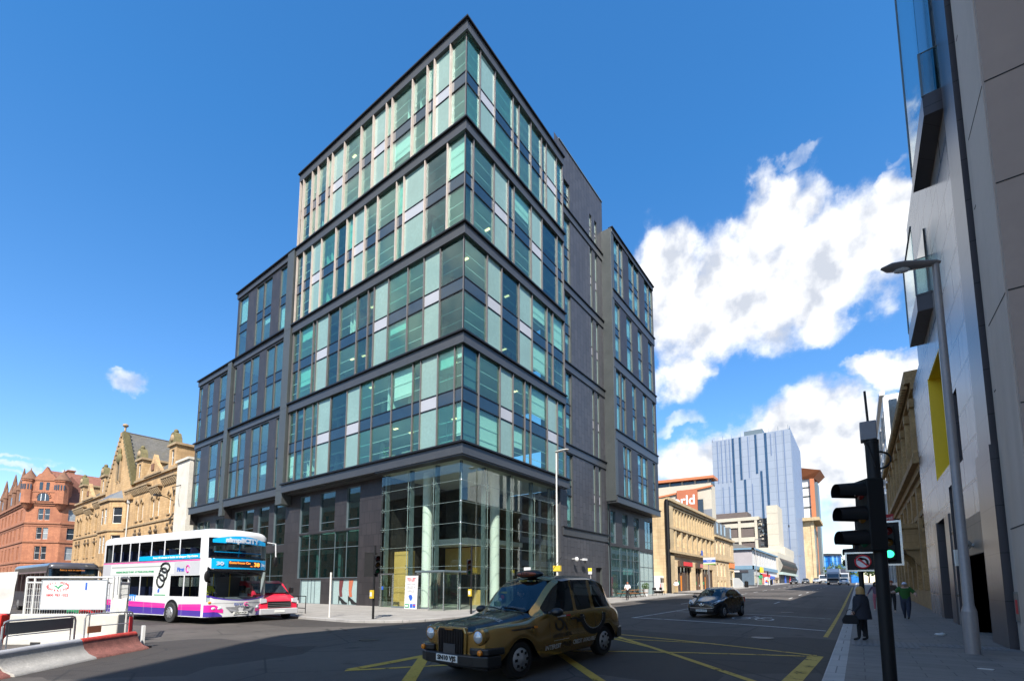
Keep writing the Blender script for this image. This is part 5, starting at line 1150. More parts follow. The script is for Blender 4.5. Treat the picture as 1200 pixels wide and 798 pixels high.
for q in range(240):
    d=Vector((rnd.gauss(0,1),rnd.gauss(0,1),rnd.gauss(0,1))).normalized()*.42*rnd.random()**.3; p=Vector((0,0,1.1))+d; u_=Vector((rnd.gauss(0,1),rnd.gauss(0,1),rnd.gauss(0,1))).normalized()*.07; v_=u_.orthogonal().normalized()*.05
    b.quad(tuple(p-u_),tuple(p-v_),tuple(p+u_),tuple(p+v_),L_b)
b.build('foliage',pl)
def cafechair(label,x,y,rz):
    t=thing('cafe_chair',label,'chair',(x,y,pav_z(x,y)),rz,'cafe chairs'); b=MB(); b.box(-.22,.22,-.22,.22,.43,.47,M_black); b.build('seat',t); b=MB(); b.box(-.22,.22,.2,.24,.6,.9,M_black); b.build('backrest',t)
    for sx_ in (-.19,.19):
        for sy in (-.19,.21): b=MB(); b.cyl((sx_,sy,0),(sx_,sy,.44 if sy<0 else .9),.018,M_black,n=6); b.build('leg',t)
    return t
c1=cafechair('black cafe chair nearest the planter',-19.2,53.6,.4); dup(c1,'black cafe chair farther from the planter',(-18.9,55.4,pav_z(-19,55)),2.6)
# guard rail, bins, litter
gr=thing('guard_rail','low black pedestrian guard rail by the red van','guard rail',(-27.3,15.3,pav_z(-27,15))); b=MB(); 
for x in (-.9,0,.9): b.cyl((x,0,0),(x,0,1.0),.025,M_black,n=8)
for z in (.3,1.0): b.cyl((-.9,0,z),(.9,0,z),.025,M_black,n=8)
b.build('rail',gr); b=MB(); b.box(-.15,.15,-.04,-.02,.55,.75,M_white); b.build('notice_plate',gr)
for i,(x,y,lb_) in enumerate([(-17.6,100,'black litter bin before the mansard building'),(-17.5,131,'dark litter bin before the green shopfront')]):
    t=thing('litter_bin',lb_,'litter bin',(x,y,pav_z(x,y)),0,'litter bins'); b=MB(); b.lathe([(.32,0),(.35,.1),(.35,.95),(.3,1.0)],(0,0,0),M_black,14); b.build('body',t); b=MB(); b.lathe([(.37,1.0),(.36,1.12),(.1,1.25)],(0,0,0),M_black,14); b.build('lid',t)
sa=thing('sandwich_board','white pavement board with coloured picture by the grey corner shops','pavement sign',(-17.9,127.8,pav_z(-17.9,127.8))); b=MB(); b.box(-.6,.6,-.02,.02,0,1.7,M_white); b.ell((0,0,1.7),(.6,.03,.25),M_white,14,6,0,1); b.build('board',sa); b=MB(); b.box(-.4,.4,-.03,-.021,.5,.9,M_inkb); b.box(-.3,.1,-.035,-.03,.8,1.2,M_inkr); b.box(.1,.35,-.034,-.03,.6,1.1,P_yel); b.build('picture',sa)
hd=thing('site_hoarding','low white hoarding at the foot of the mansard building','hoarding',(-18.8,94.5,pav_z(-19,94))); hd.rotation_euler=(0,0,R(90)); b=MB(); b.prism([(0,0),(9,0),(9,1.0),(5,1.9),(0,1.9)],-.05,.05,M_white); b.build('panel',hd)
b=MB(); b.M=fr(0,0); b.ell((0,0,.04),(.13,.09,.05),M_white,9,5); b.ell((.08,.05,.05),(.08,.1,.06),M_white,7,4); o=b.build('crumpled_paper'); o.location=(2.0,20.3,pav_z(2,20)); tag(o,'crumpled white paper lying on the right pavement','litter')
b=MB(); b.prism([(-.12,0),(.1,-.04),(.14,.06),(-.05,.09)],.0,.012,M_white,'z'); o=b.build('flat_paper'); o.location=(1.9,12.9,pav_z(2,13)+.003); tag(o,'small flat scrap of pale paper low on the right pavement','litter')
# ------------------------------------------------------------------ roadworks at lower left
M_conc=mat('pale painted concrete',(.42,.4,.37),.85,0,.2,2.5,.3); M_redp=mat('chipped red paint',(.5,.05,.035),.6,0,.4,4,.2); M_redc=mat('worn red concrete',(.27,.105,.085),.8,0,.45,5,.3); M_redpl=mat('red plastic',(.75,.04,.03),.4,0,.06,1); M_whpl=mat('white plastic',(.45,.43,.38),.5,0,.1,1.2); M_galv=mat('galvanised steel',(.42,.43,.44),.4,.6,.15,4); M_fence=mat('white painted mesh',(.5,.5,.48),.5,0,.05,3); M_tarp=mat('white tarpaulin',(.45,.44,.41),.55,0,.06,1.2,.2)
def barrier(label,p,q,mb,mt,seed):
    p=Vector(p);q=Vector(q);L=(q-p).length; t=thing('concrete_barrier',label,'barrier',(p.x,p.y,road_z(p.x,p.y)),math.atan2(q.y-p.y,q.x-p.x),'low concrete barriers')
    b=MB(); prof=[(-.42,0),(-.40,.05),(-.24,.12),(-.13,.24),(-.09,.36),(-.085,.40),(.085,.40),(.09,.36),(.13,.24),(.24,.12),(.40,.05),(.42,0)]
    xs=[.01+(L-.02)*k/8 for k in range(9)]; n=len(prof)
    b.add([(x,y,z) for x in xs for y,z in prof],[(i*n+k,(i+1)*n+k,(i+1)*n+k+1,i*n+k+1) for i in range(8) for k in range(n-1)],mb,True)
    for x,f in ((xs[0],1),(xs[-1],-1)): b.poly([(x,y,z) for y,z in (prof if f>0 else prof[::-1])],mb)
    b.build('body',t,sharp=50); b=MB(); b.tube([(.02,0,.40),(L*.5,0,.405),(L-.02,0,.40)],.088,mt,10); b.build('top_rail',t); return t
barrier('red low concrete barrier at the left edge of the picture',(-12.0,-.45),(-13.58,1.55),M_redc,M_redp,1)
barrier('pale grey low concrete barrier between two red ones',(-13.58,1.55),(-15.26,3.15),M_conc,mat('grey rail paint',(.4,.4,.42),.6,0,.2,3),2)
barrier('scuffed red low concrete barrier nearest the bus',(-15.26,3.15),(-16.45,4.55),M_redc,M_redp,3)
t=thing('marker_post','short white marker post at the end of the red barrier','marker post',(-16.6,4.78,road_z(-16.6,4.8))); b=MB(); b.box(-.07,.07,-.03,.03,0,.62,M_white); b.build('post',t); b=MB(); b.box(-.25,.25,-.15,.15,0,.06,M_black); b.build('foot',t)
def pedbar(label,p,q,panel,zt=1.0):
    p=Vector(p);q=Vector(q);L=(q-p).length; t=thing('pedestrian_barrier',label,'barrier',(p.x,p.y,road_z(p.x,p.y)),math.atan2(q.y-p.y,q.x-p.x),'steel pedestrian barriers')
    b=MB(); r=.02; pts=[(.05,0,0),(.05,0,zt-.12),(.08,0,zt-.03),(.17,0,zt),(L-.17,0,zt),(L-.08,0,zt-.03),(L-.05,0,zt-.12),(L-.05,0,0)]; b.tube(pts,r,M_galv,8)
    b.tube([(.17,0,.15),(L-.17,0,.15)],.014,M_galv,6); b.tube([(.17,0,zt-.33),(L-.17,0,zt-.33)],.014,M_galv,6); b.tube([(.17,0,.15),(.17,0,zt)],.014,M_galv,6); b.tube([(L-.17,0,.15),(L-.17,0,zt)],.014,M_galv,6); b.build('frame',t)
    if panel: b=MB(); b.box(.12,L-.12,-.012,.012,zt-.3,zt-.04,panel); b.build('panel',t)
    for x in (.05,L-.05): b=MB(); b.box(x-.03,x+.03,-.3,.3,0,.03,M_galv); b.build('foot',t)
    return t
pedbar('steel pedestrian barrier with dark grey panel before the white fence',(-14.75,1.77),(-16.0,3.23),mat('dark grey plastic board',(.09,.095,.1),.5,0,.1,2))
pb=pedbar('open steel pedestrian barrier with red reflector nearest the bus',(-16.5,3.45),(-17.34,4.75),None)
b=MB(); b.box(1.36,1.46,-.04,-.02,.35,.85,M_inkr); b.build('reflector',pb); b=MB(); b.box(.12,.5,-.03,-.01,.5,.68,mat('orange brown tag',(.4,.18,.08),.6)); b.build('tag_plate',pb)
pedbar('steel pedestrian barrier cut by the left edge of the frame',(-12.9,-.5),(-14.6,1.6),None)
def fence(label,p,q,z0=.85,h=1.15):
    p=Vector(p);q=Vector(q);L=(q-p).length; t=thing('mesh_fence_panel',label,'fence panel',(p.x,p.y,road_z(p.x,p.y)),math.atan2(q.y-p.y,q.x-p.x),'white mesh fence panels')
    b=MB()
    for a,c in (((0,0,0),(0,0,z0+h)),((L,0,0),(L,0,z0+h)),((0,0,z0+h),(L,0,z0+h)),((0,0,z0),(L,0,z0)),((0,0,z0+h-.16),(L,0,z0+h-.16)),((.25,0,z0),(.25,0,z0+h)),((L-.2,0,z0),(L-.2,0,z0+h))): b.cyl(a,c,.03,M_fence,n=8)
    b.build('frame',t); b=MB(); n=int(L/.075)
    for k in range(n): b.box(k*.075+.03,k*.075+.042,-.005,.005,z0,z0+h-.16,M_fence)
    for k in range(1,5): b.box(0,L,-.004,.004,z0+k*.2,z0+k*.2+.01,M_fence)
    b.build('mesh',t); return t
f1=fence('white mesh fence panel carrying the notice board',(-20.75,2.95),(-18.55,4.5))
f2=fence('white mesh fence panel turning back behind the notice board fence',(-18.45,4.62),(-20.9,5.5))
f1v=Vector((2.2,1.55)).normalized(); ang=math.atan2(f1v.y,f1v.x)
nb=thing('notice_board','white contractor notice board with red oval emblem and blue figure, tied to the fence','notice board',(-20.75+f1v.x*.52,2.95+f1v.y*.52,-.04),ang)
b=MB(); b.box(.05,2.05,-.09,-.07,.98,1.85,M_white); o=b.build('board',nb); b=MB()
for a,c,d,e in ((.03,.06,.96,1.87),(2.04,2.07,.96,1.87),(.06,2.04,.96,.985),(.06,2.04,1.845,1.87)): b.box(a,c,-.1,-.065,d,e,M_galv)
b.build('frame',o); N=lambda x,z:Matrix.Translation((x,-.093,z))@FACE
b=MB(); c=(.55,1.67)
b.prism([(.4,1.7),(.5,1.69),(.55,1.64),(.6,1.7),(.74,1.74),(.62,1.66),(.56,1.58),(.52,1.63)],-.097,-.092,M_inkg); b.build('bird_emblem',o)
st='LANDSCAPE CONTRACTORS'
for k,ch in enumerate('CIVIL WORKS'):
    a=PI*(1-(k+.5)/11); 
    if ch!=' ': text('lettering',ch,.09,M_inkr,o,N(.55+.33*math.cos(a),1.66+.12*math.sin(a)))
for k,ch in enumerate('CONTRACTORS'):
    a=PI+PI*(k+.5)/11; text('lettering',ch,.09,M_inkr,o,N(.55+.33*math.cos(a),1.66+.12*math.sin(a)))
text('lettering','0800 783 1022',.1,M_inkr,o,N(.55,1.4),width=.68); text('lettering','1',.3,M_inkb,o,N(1.42,1.66),bold=.012)
b=MB(); mm=mat('faint blue ink',(.5,.55,.72),.7,0,0)
for k in range(5): b.box(1.55,1.8-.03*(k%3),-.094,-.091,1.76-k*.045,1.775-k*.045,mm)
b.build('printed_lines',o); b=MB()
for k in range(8): b.box(1.35,1.55,-.094,-.091,1.35-k*.037,1.37-k*.037,mm); b.box(1.6,1.8-.04*(k%3),-.094,-.091,1.35-k*.037,1.37-k*.037,mm)
b.build('printed_lines',o)
def bigbar(label,p,q,m,h=.85,w=.25):
    p=Vector(p);q=Vector(q);L=(q-p).length; t=thing('water_barrier',label,'barrier',(p.x,p.y,road_z(p.x,p.y)),math.atan2(q.y-p.y,q.x-p.x),'plastic water barriers')
    b=MB(); b.prism([(-w,0),(w,0),(w*.95,.18),(w*.6,.3),(w*.5,h),(-w*.5,h),(-w*.6,.3),(-w*.95,.18)],0,L,m,'x'); o=b.build('body',t,bevel=.03)
    b=MB(); 
    for x in (L*.3,L*.7): b.box(x-.15,x+.15,-w-.004,-w*.9,.0,.09,M_dark)
    b.build('fork_slot',t); return t
bigbar('long white plastic water barrier under the mesh fence',(-20.75,2.75),(-18.1,4.65),M_whpl,.9); bigbar('red plastic water barrier at the left edge under the tarpaulin',(-22.6,1.35),(-20.9,2.6),M_redpl,.9,.28)
def tarp(label,p,q,z0,z1,seed,bulge):
    r=random.Random(seed); p=Vector(p);q=Vector(q); b=MB(); L=(q-p).length; d=(q-p).normalized(); nr=Vector((d.y,-d.x))
    ph=[r.random()*6 for _ in range(6)]
    def f(u,v):
        w=(bulge*math.sin(PI*u)*.5+.05*math.sin(6*u+ph[0]+2*v)+.03*math.sin(9*v+ph[1]+5*u)+.03*abs(math.sin(7*(u+.6*v)+ph[2]))+.03*abs(math.sin(8*(u-.5*v)+ph[3])))*(1.05-v)
        c=p+d*(L*u)+nr*w; return (c.x,c.y,z0+(z1-z0)*v-.05*math.sin(PI*u)*v)
    us=[k/24 for k in range(25)]; vs_=[k/16 for k in range(17)]; b.sheet(f,us,vs_,M_tarp); b.sheet(lambda u,v:tuple(Vector(f(u,v))+Vector((-nr.x*.015,-nr.y*.015,0))),us,vs_,M_tarp)
    o=b.build('tarpaulin'); return tag(o,label,'tarpaulin','white tarpaulins on the fence')
tarp('large creased white tarpaulin hung at the left edge above the red barrier',(-23.2,1.05),(-20.9,2.75),.82,2.08,3,.12)
tarp('crumpled white tarpaulin slumped behind the open pedestrian barrier',(-18.55,4.5),(-18.22,4.78),.55,1.3,8,.16)
for i,(x,y,m_,lb_) in enumerate([(-21.2,4.3,M_inkg,'green site barrel behind the mesh fence'),(-20.6,4.5,M_inkr,'red fuel can behind the mesh fence'),(-21.6,4.5,M_inkb,'blue drum behind the notice board')]):
    t=thing('site_drum',lb_,'drum',(x,y,road_z(x,y)),0,'drums inside the works'); b=MB(); b.lathe([(.3,0),(.31,.03),(.3,.3),(.31,.33),(.3,.6),(.31,.63),(.3,.95),(.28,1.0)],(0,0,.5 if i else .2),m_,18); b.build('body',t); b=MB(); b.box(-.4,.4,-.4,.4,0,.5 if i else .2,M_wood); b.build('pallet',t)
# ------------------------------------------------------------------ vehicles; local x = forward, y = left, z = up
def paint(name,col,rough=.3,metal=.0,coat=.6): return mat(name,col,rough,metal,.06,1.5,0,.5,coat)
V_win=glass('vehicle glass',(.26,.32,.34),.05)
V_winl=glass('windscreen glass',(.5,.58,.6),.06)
V_trim=mat('black trim',(.015,.015,.016),.35,0,.05,3)
V_hub=mat('silver wheel trim',(.5,.5,.5),.35,.7,.08,5)
V_in=mat('dark cabin lining',(.03,.03,.034),.85,0,.2,3)
def wheel(par,x,y,r,wd,name='wheel',hub=.62,side=1):
    b=MB(); s=side
    b.lathe([(r*.6,-wd/2),(r*.93,-wd/2),(r,-wd/2+.03),(r,wd/2-.03),(r*.93,wd/2),(r*.6,wd/2)],(x,y,r),M_rubber,28,'y'); o=b.build(name,par)
    b=MB(); f=y+s*wd/2
    prof=[(r*.66,-.02*s),(r*hub,.004*s),(r*.5,.03*s),(r*.3,.035*s),(r*.16,.055*s),(.005,.06*s)]
    b.lathe([(a,c) for a,c in prof],(x,f,r),V_hub,24,'y')
    for k in range(8):
        a=2*PI*k/8; b.box(x+r*.43*math.cos(a)-.03,x+r*.43*math.cos(a)+.03,f+.022*s,f+.036*s,r+r*.43*math.sin(a)-.025,r+r*.43*math.sin(a)+.025,M_black)
    b.build('hubcap',o); return o
def loft(root,st,part,mats,axles,R_arch,sub=2,names=None,capname='body'):
    """st: list of (x, half profile [(y,z)...] sill to roof centre). Sill points are lifted round the wheel arches.
    part(i,j,side) returns the name of the part the quad belongs to. Returns the part objects."""
    xs=[s[0] for s in st]; n=len(st[0][1])
    B={}
    def col(i):
        x,p=st[i]; p=[list(q) for q in p]
        for ax in axles:
            d=abs(x-ax)
            if d<R_arch-1e-6:
                h=R_arch_c+math.sqrt(max(0,R_arch*R_arch-d*d))
                z0=p[0][1]
                if h>z0:
                    for k,t in ((0,0),(1,.1),(2,.35)):
                        p[k][1]=max(p[k][1],h+t*max(0,p[3][1]-h)); p[k][0]=max(p[k][0],p[1][0]-.0)
        return p
    R_arch_c=R_C
    cols=[col(i) for i in range(len(st))]
    V={}; 
    def vert(nm,i,j,s):
        b=B.setdefault(nm,MB()); key=(i,j,s if j<n-1 else 0); d=V.setdefault(nm,{})
        if key not in d:
            y,z=cols[i][j]; b.v.append((xs[i],y*s if j<n-1 else 0.0,z)); d[key]=len(b.v)-1
        return d[key]
    for i in range(len(st)-1):
        for j in range(n-1):
            for s in (1,-1):
                nm=part(i,j,s)
                if nm is None: continue
                q=[vert(nm,i,j,s),vert(nm,i,j+1,s),vert(nm,i+1,j+1,s),vert(nm,i+1,j,s)]
                if s<0:q=q[::-1]
                b=B[nm]; b.f.append(q); b.fm.append(b.mi(mats[nm.split('#')[0]])); b.sm.append(True)
    for i,rev in ((0,False),(len(st)-1,True)):
        for j in range(n-1):
            nm=capname; q=[vert(nm,i,j,1),vert(nm,i,j,-1),vert(nm,i,j+1,-1),vert(nm,i,j+1,1)] if j<n-2 else [vert(nm,i,j,1),vert(nm,i,j,-1),vert(nm,i,j+1,1)]
            b=B[nm]; b.f.append(q[::-1] if rev else q); b.fm.append(b.mi(mats[nm])); b.sm.append(True)
    out={}
    for nm,b in B.items():
        o=b.build(nm.split('#')[0],root,sharp=180); m=o.modifiers.new('s','SUBSURF'); m.levels=sub; m.render_levels=sub; bake(o); out[nm]=o
    return out
def bvh_of(o): 
    return BVHTree.FromPolygons([v.co[:] for v in o.data.vertices],[p.vertices[:] for p in o.data.polygons])
def decal(name,quads,m,par,bvh,side=1,off=.006):
    """quads: list of 4-corner (x,z) patches pressed onto the body side"""
    b=MB()
    for q in quads:
        n=4
        g=[[None]*(n+1) for _ in range(n+1)]
        for a in range(n+1):
            for c in range(n+1):
                u=a/n;v=c/n; x=(q[0][0]*(1-u)+q[1][0]*u)*(1-v)+(q[3][0]*(1-u)+q[2][0]*u)*v; z=(q[0][1]*(1-u)+q[1][1]*u)*(1-v)+(q[3][1]*(1-u)+q[2][1]*u)*v
                h=bvh.ray_cast(Vector((x,2*side,z)),Vector((0,-side,0))); g[a][c]=tuple(h[0]+Vector((0,side*off,0))) if h[0] else (x,.9*side,z)
        for a in range(n):
            for c in range(n): b.quad(g[a][c],g[a+1][c],g[a+1][c+1],g[a][c+1],m)
    return b.build(name,par)
SIDE=lambda x,z,s=1: Matrix.Translation((x,0,z))@(Matrix(((-1,0,0,0),(0,0,1,0),(0,1,0,0),(0,0,0,1))) if s>0 else Matrix(((1,0,0,0),(0,0,-1,0),(0,1,0,0),(0,0,0,1))))
FRONT=lambda x,y,z: Matrix.Translation((x,y,z))@Matrix(((0,0,1,0),(1,0,0,0),(0,1,0,0),(0,0,0,1)))
# ---- gold and black taxi
R_C=.34
def prof(yb,zs,zm,ys,zb,yg,zg,yt,zt):
    return [(yb-.05,zs),(yb,zs+.12),(yb+.015,zm),(ys,zb),(yg,zg),(yg-(yg-yt)*.15,zg+(zt-.10-zg)*.15),(yt+(yg-yt)*.18,zg+(zt-.10-zg)*.84),(yt,zt-.10),(yt-.12,zt-.025),(yt*.5,zt),(0,zt+.008)]
TX=[(2.27,prof(.60,.42,.62,.58,.84,.5,.88,.42,.93)),(2.2,prof(.74,.34,.62,.70,.90,.60,.93,.46,.98)),(2.02,prof(.86,.3,.62,.82,.95,.68,.97,.46,1.01)),(1.83,prof(.885,.3,.62,.845,.97,.69,.98,.47,1.02)),(1.70,prof(.89,.3,.62,.85,.98,.69,.99,.48,1.03)),(1.443,prof(.89,.3,.62,.85,.99,.69,1.0,.5,1.05)),(1.18,prof(.89,.3,.62,.85,1.0,.70,1.02,.53,1.08)),(1.04,prof(.885,.3,.62,.85,1.01,.74,1.03,.57,1.10)),(.86,prof(.88,.28,.62,.86,1.03,.80,1.07,.64,1.14)),
    (.70,prof(.875,.27,.62,.865,1.04,.82,1.09,.70,1.30)),(.42,prof(.875,.27,.62,.865,1.04,.83,1.09,.70,1.58)),(.20,prof(.875,.27,.62,.865,1.04,.83,1.09,.69,1.74)),(.0,prof(.875,.27,.62,.865,1.04,.83,1.09,.69,1.80)),(-.28,prof(.875,.27,.62,.865,1.04,.83,1.09,.69,1.83)),(-.38,prof(.875,.27,.62,.865,1.04,.83,1.09,.69,1.835)),(-.95,prof(.88,.27,.62,.865,1.05,.83,1.10,.69,1.83)),(-1.07,prof(.885,.27,.62,.865,1.05,.83,1.10,.69,1.825)),(-1.18,prof(.885,.3,.62,.865,1.05,.83,1.1,.69,1.82)),(-1.443,prof(.89,.3,.62,.865,1.05,.83,1.1,.68,1.78)),(-1.70,prof(.89,.3,.62,.86,1.04,.82,1.10,.66,1.70)),(-1.82,prof(.885,.3,.62,.86,1.03,.81,1.09,.63,1.60)),(-2.05,prof(.87,.32,.62,.84,1.01,.76,1.06,.58,1.30)),(-2.2,prof(.83,.34,.62,.80,.97,.70,1.0,.52,1.08)),(-2.3,prof(.72,.42,.62,.70,.90,.58,.93,.44,.97))]
G_gold=paint('gold car paint',(.36,.205,.045),.2,.6,.8); G_blk=paint('black car paint',(.006,.006,.007),.25,0,.35)
def dense(st,xs_):
    st=list(st)
    for x in xs_:
        for i in range(len(st)-1):
            if st[i][0]>x>st[i+1][0]:
                t=(st[i][0]-x)/(st[i][0]-st[i+1][0]); st.insert(i+1,(x,[(a[0]*(1-t)+c[0]*t,a[1]*(1-t)+c[1]*t) for a,c in zip(st[i][1],st[i+1][1])])); break
    return st
TX=dense(TX,[.62,-.2,-.46,-.87,-1.14,-1.62])
TXx=[s[0] for s in TX]
def txpart(i,j,s):
    x=(TXx[i]+TXx[i+1])/2
    if j>=8 and .2<x<.86 : return 'windscreen'
    if j>=8 and -2.05<x<-1.82: return 'rear_window'
    if j in (4,5,6):
        if -.28<x<.70: return 'side_window#'+('a' if s>0 else 'b')
        if -.95<x<-.38: return 'side_window#'+('c' if s>0 else 'd')
        if -1.70<x<-1.07: return 'side_window#'+('e' if s>0 else 'f')
    if j>=7 and x<.05: return 'roof'
    if j>=8 and x<.86: return 'roof'
    if j>=4 and x>.86: return 'bonnet'
    return 'body'
taxi=thing('taxi','gold and black hackney taxi crossing the yellow box in the foreground','taxi',(0,0,0))
TM={'body':G_gold,'roof':G_blk,'bonnet':G_blk,'windscreen':V_winl,'rear_window':V_win,'side_window':V_win}
P=loft(taxi,TX,txpart,TM,(1.443,-1.443),.41)
bv=bvh_of(P['body'])
for x,y,s in ((1.443,.74,1),(1.443,-.74,-1),(-1.443,.74,1),(-1.443,-.74,-1)): wheel(taxi,x,y,.335,.2,side=s)
b=MB(); b.box(-2.1,2.05,-.62,.62,.2,.55,V_in); b.box(-2.0,.75,-.78,.78,.28,.62,V_in)
for x in (1.443,-1.443): b.box(x-.45,x+.45,-.66,.66,.3,.78,V_in)
b.build('underbody',taxi)
b=MB(); b.box(-2.0,.95,-.76,.76,.55,.72,V_in); b.box(.72,1.0,-.74,.74,.7,1.03,V_in); b.box(-.42,-.34,-.74,.74,.7,1.7,V_in); b.box(-1.75,-1.6,-.7,.7,.7,1.35,V_in)
for y in (.36,-.36): b.box(-.25,-.12,y-.24,y+.24,.72,1.3,V_in); b.box(-.25,.35,y-.25,y+.25,.72,.84,V_in); b.box(-.22,-.13,y-.13,y+.13,1.32,1.52,V_in)
b.tube([(.5+.02*math.cos(a_),-.36+.18*math.cos(a_),1.02+.17*math.sin(a_)) for a_ in [2*PI*k/16 for k in range(16)]],.015,M_black,6,True); b.build('interior',taxi)
b=MB()   # upright grille in a gold shell
b.prism([(-.36,.40),(.36,.40),(.38,.86),(.33,.955),(-.33,.955),(-.38,.86)],2.2,2.30,G_gold,'x'); b.build('grille_shell',taxi,bevel=.03)
b=MB(); b.prism([(-.3,.42),(.3,.42),(.32,.84),(.28,.92),(-.28,.92),(-.32,.84)],2.295,2.315,M_black,'x')
for k in range(15): b.box(2.31,2.33,-.29+k*.041,-.275+k*.041,.44,.9,V_trim)
b.box(2.32,2.345,-.15,.15,.5,.66,A_fascia); b.box(2.33,2.35,-.1,.1,.9,.93,G_gold); b.build('grille',taxi)
for y in (.62,-.62):
    b=MB(); b.lathe([(.15,-.2),(.155,.02),(.125,.05)],(2.2,y*.98,.80),G_gold,24,'x'); o=b.build('headlight',taxi)
    b=MB(); b.lathe([(.118,.03),(.09,.065),(.04,.085),(.004,.09)],(2.2,y*.98,.80),M_lens,24,'x'); b.build('lens',o)
b=MB(); b.prism([(2.0,-.91),(2.26,-.84),(2.36,-.6),(2.39,-.3),(2.39,.3),(2.36,.6),(2.26,.84),(2.0,.91)],.3,.5,V_trim,'z')
for s in (1,-1): b.prism([(1.92,s*.70),(1.92,s*.915),(2.26,s*.85),(2.34,s*.6),(2.3,s*.45),(2.1,s*.45)],.502,.62,V_trim,'z')
o=b.build('front_bumper',taxi,bevel=.025)
for s in (1,-1): b=MB(); b.lathe([(.05,.0),(.045,.03),(.01,.04)],(2.31,s*.72,.555),M_amber,14,'x'); b.build('indicator',o)
b=MB(); b.box(2.385,2.405,-.27,.27,.36,.48,M_plate); pl_=b.build('number_plate',taxi); text('lettering','SN10 VJS',.11,M_ink,pl_,FRONT(2.406,0,.42),width=.46,bold=.004)
b=MB(); b.prism([(-2.0,-.9),(-2.3,-.82),(-2.4,-.5),(-2.4,.5),(-2.3,.82),(-2.0,.9)],.34,.6,V_trim,'z'); b.build('rear_bumper',taxi,bevel=.03)
b=MB(); b.ell((.12,0,1.87),(.14,.36,.09),V_trim,20,8); o=b.build('roof_sign',taxi); b=MB(); b.ell((.18,0,1.87),(.105,.28,.062),mat('amber roof sign lens',(.35,.08,.02),.3),18,6); b.build('sign_lens',o); text('lettering','TAXI',.1,M_ink,o,FRONT(.286,0,1.87))
for s in (1,-1):
    b=MB(); b.ell((.55,s*1.0,1.12),(.1,.14,.085),V_trim,14,8); b.tube([(.6,s*.84,1.1),(.56,s*.95,1.11)],.03,V_trim); b.build('mirror',taxi)
    b=MB(); b.box(1.02,1.1,s*.885,s*.905,.86,.9,M_amber); b.build('side_repeater',taxi)
    for x in (-.18,-.5): b=MB(); b.box(x-.09,x+.09,s*.875,s*.905,.92,.96,V_trim); b.build('door_handle',taxi)
    for x in (.62,-.33,-1.02):
        decal('panel_gap',[[(x+.006,.32),(x-.006,.32),(x-.006,1.0),(x+.006,1.0)]],M_black,P['body'],bv,s,.002)
    wx=.96
    for xw,yw in ((.9,s*.12),(.9,-s*.5 if s>0 else .55)): pass
for y0,y1 in ((.5,-.1),(-.1,-.6)): b=MB(); b.tube([(.9,y0,1.16),(.84,(y0+y1)/2,1.19),(.82,y1,1.2)],.012,M_black,6); b.build('wiper',taxi)
b=MB(); b.cyl((-.3,.2,1.84),(-.75,.22,2.25),.006,M_black,n=5); b.ell((-.05,0,1.85),(.06,.05,.05),M_black,8,5); b.build('aerial',taxi)
D_blk=mat('black vinyl',(.008,.008,.008),.5,0,0); D_wh=mat('white vinyl',(.62,.62,.6),.5,0,0); D_sil=mat('silver chain vinyl',(.4,.4,.38),.4,.3,0)
for s in (1,-1):
    b=[]
    for k in range(20):   # big black cuff sweeping round the rear door, with a silver chain
        a0=-PI*1.02*k/20;a1=-PI*1.02*(k+1)/20; b.append([(-.95-.52*s*0-.5*math.cos(a0)*-1*-1,.98+.44*math.sin(a0)),(-.95-.5*math.cos(a1),.98+.44*math.sin(a1)),(-.95-.36*math.cos(a1),.98+.30*math.sin(a1)),(-.95-.36*math.cos(a0),.98+.30*math.sin(a0))])
    decal('livery_graphic',b,D_blk,P['body'],bv,s)
    b=[]
    for k in range(20):
        a0=-PI*k/20;a1=-PI*(k+.72)/20; b.append([(-.95-.40*math.cos(a0),1.0+.34*math.sin(a0)),(-.95-.40*math.cos(a1),1.0+.34*math.sin(a1)),(-.95-.375*math.cos(a1),1.0+.315*math.sin(a1)),(-.95-.375*math.cos(a0),1.0+.315*math.sin(a0))])
    decal('livery_graphic',b,D_sil,P['body'],bv,s,.01)
    b=[]
    for k in range(14):
        a0=2*PI*k/16+1.2;a1=2*PI*(k+1)/16+1.2; b.append([(.3+.15*math.cos(a0),.86+.13*math.sin(a0)),(.3+.15*math.cos(a1),.86+.13*math.sin(a1)),(.3+.10*math.cos(a1),.86+.085*math.sin(a1)),(.3+.10*math.cos(a0),.86+.085*math.sin(a0))])
    b+= [[(.16,.9),(.12,.9),(.02,.72),(.08,.72)],[(-.3,.94),(-.36,.94),(-.62,.82),(-.3,.86)]]
    decal('livery_graphic',b,D_blk,P['body'],bv,s)
    for st_,sz,x,z,wd,m_ in (('INTEREST',.12,.52,.44,.5,D_wh),('FREE',.14,.06,.445,.34,D_blk),('CREDIT AVAILABLE',.12,-.58,.45,.86,D_wh),('UNTOUCHABLES',.1,.22,.64,.62,D_blk),('www.untouchables.co.uk',.05,1.35,.88,.72,D_blk),('- - - - - - - - - - -',.04,.25,.56,.5,D_wh)):
        text('lettering',st_,sz,m_,P['body'],SIDE(x,z,s),width=wd,bvh=bv,bold=.003)
    decal('livery_graphic',[[(.35,1.0),(.05,1.0),(.05,1.03),(.35,1.03)]],D_wh,P['body'],bv,s); decal('livery_graphic',[[(.05,1.0),(-.1,1.0),(-.1,1.03),(.05,1.03)]],M_redl if False else M_inkr,P['body'],bv,s)
bo=bvh_of(P['bonnet']); text('lettering','UNTOUCHABLES',.16,D_wh,P['bonnet'],Matrix.Translation((1.5,0,1.06))@Matrix.Rotation(PI/2,4,'Z'),width=.85,bvh=bo)
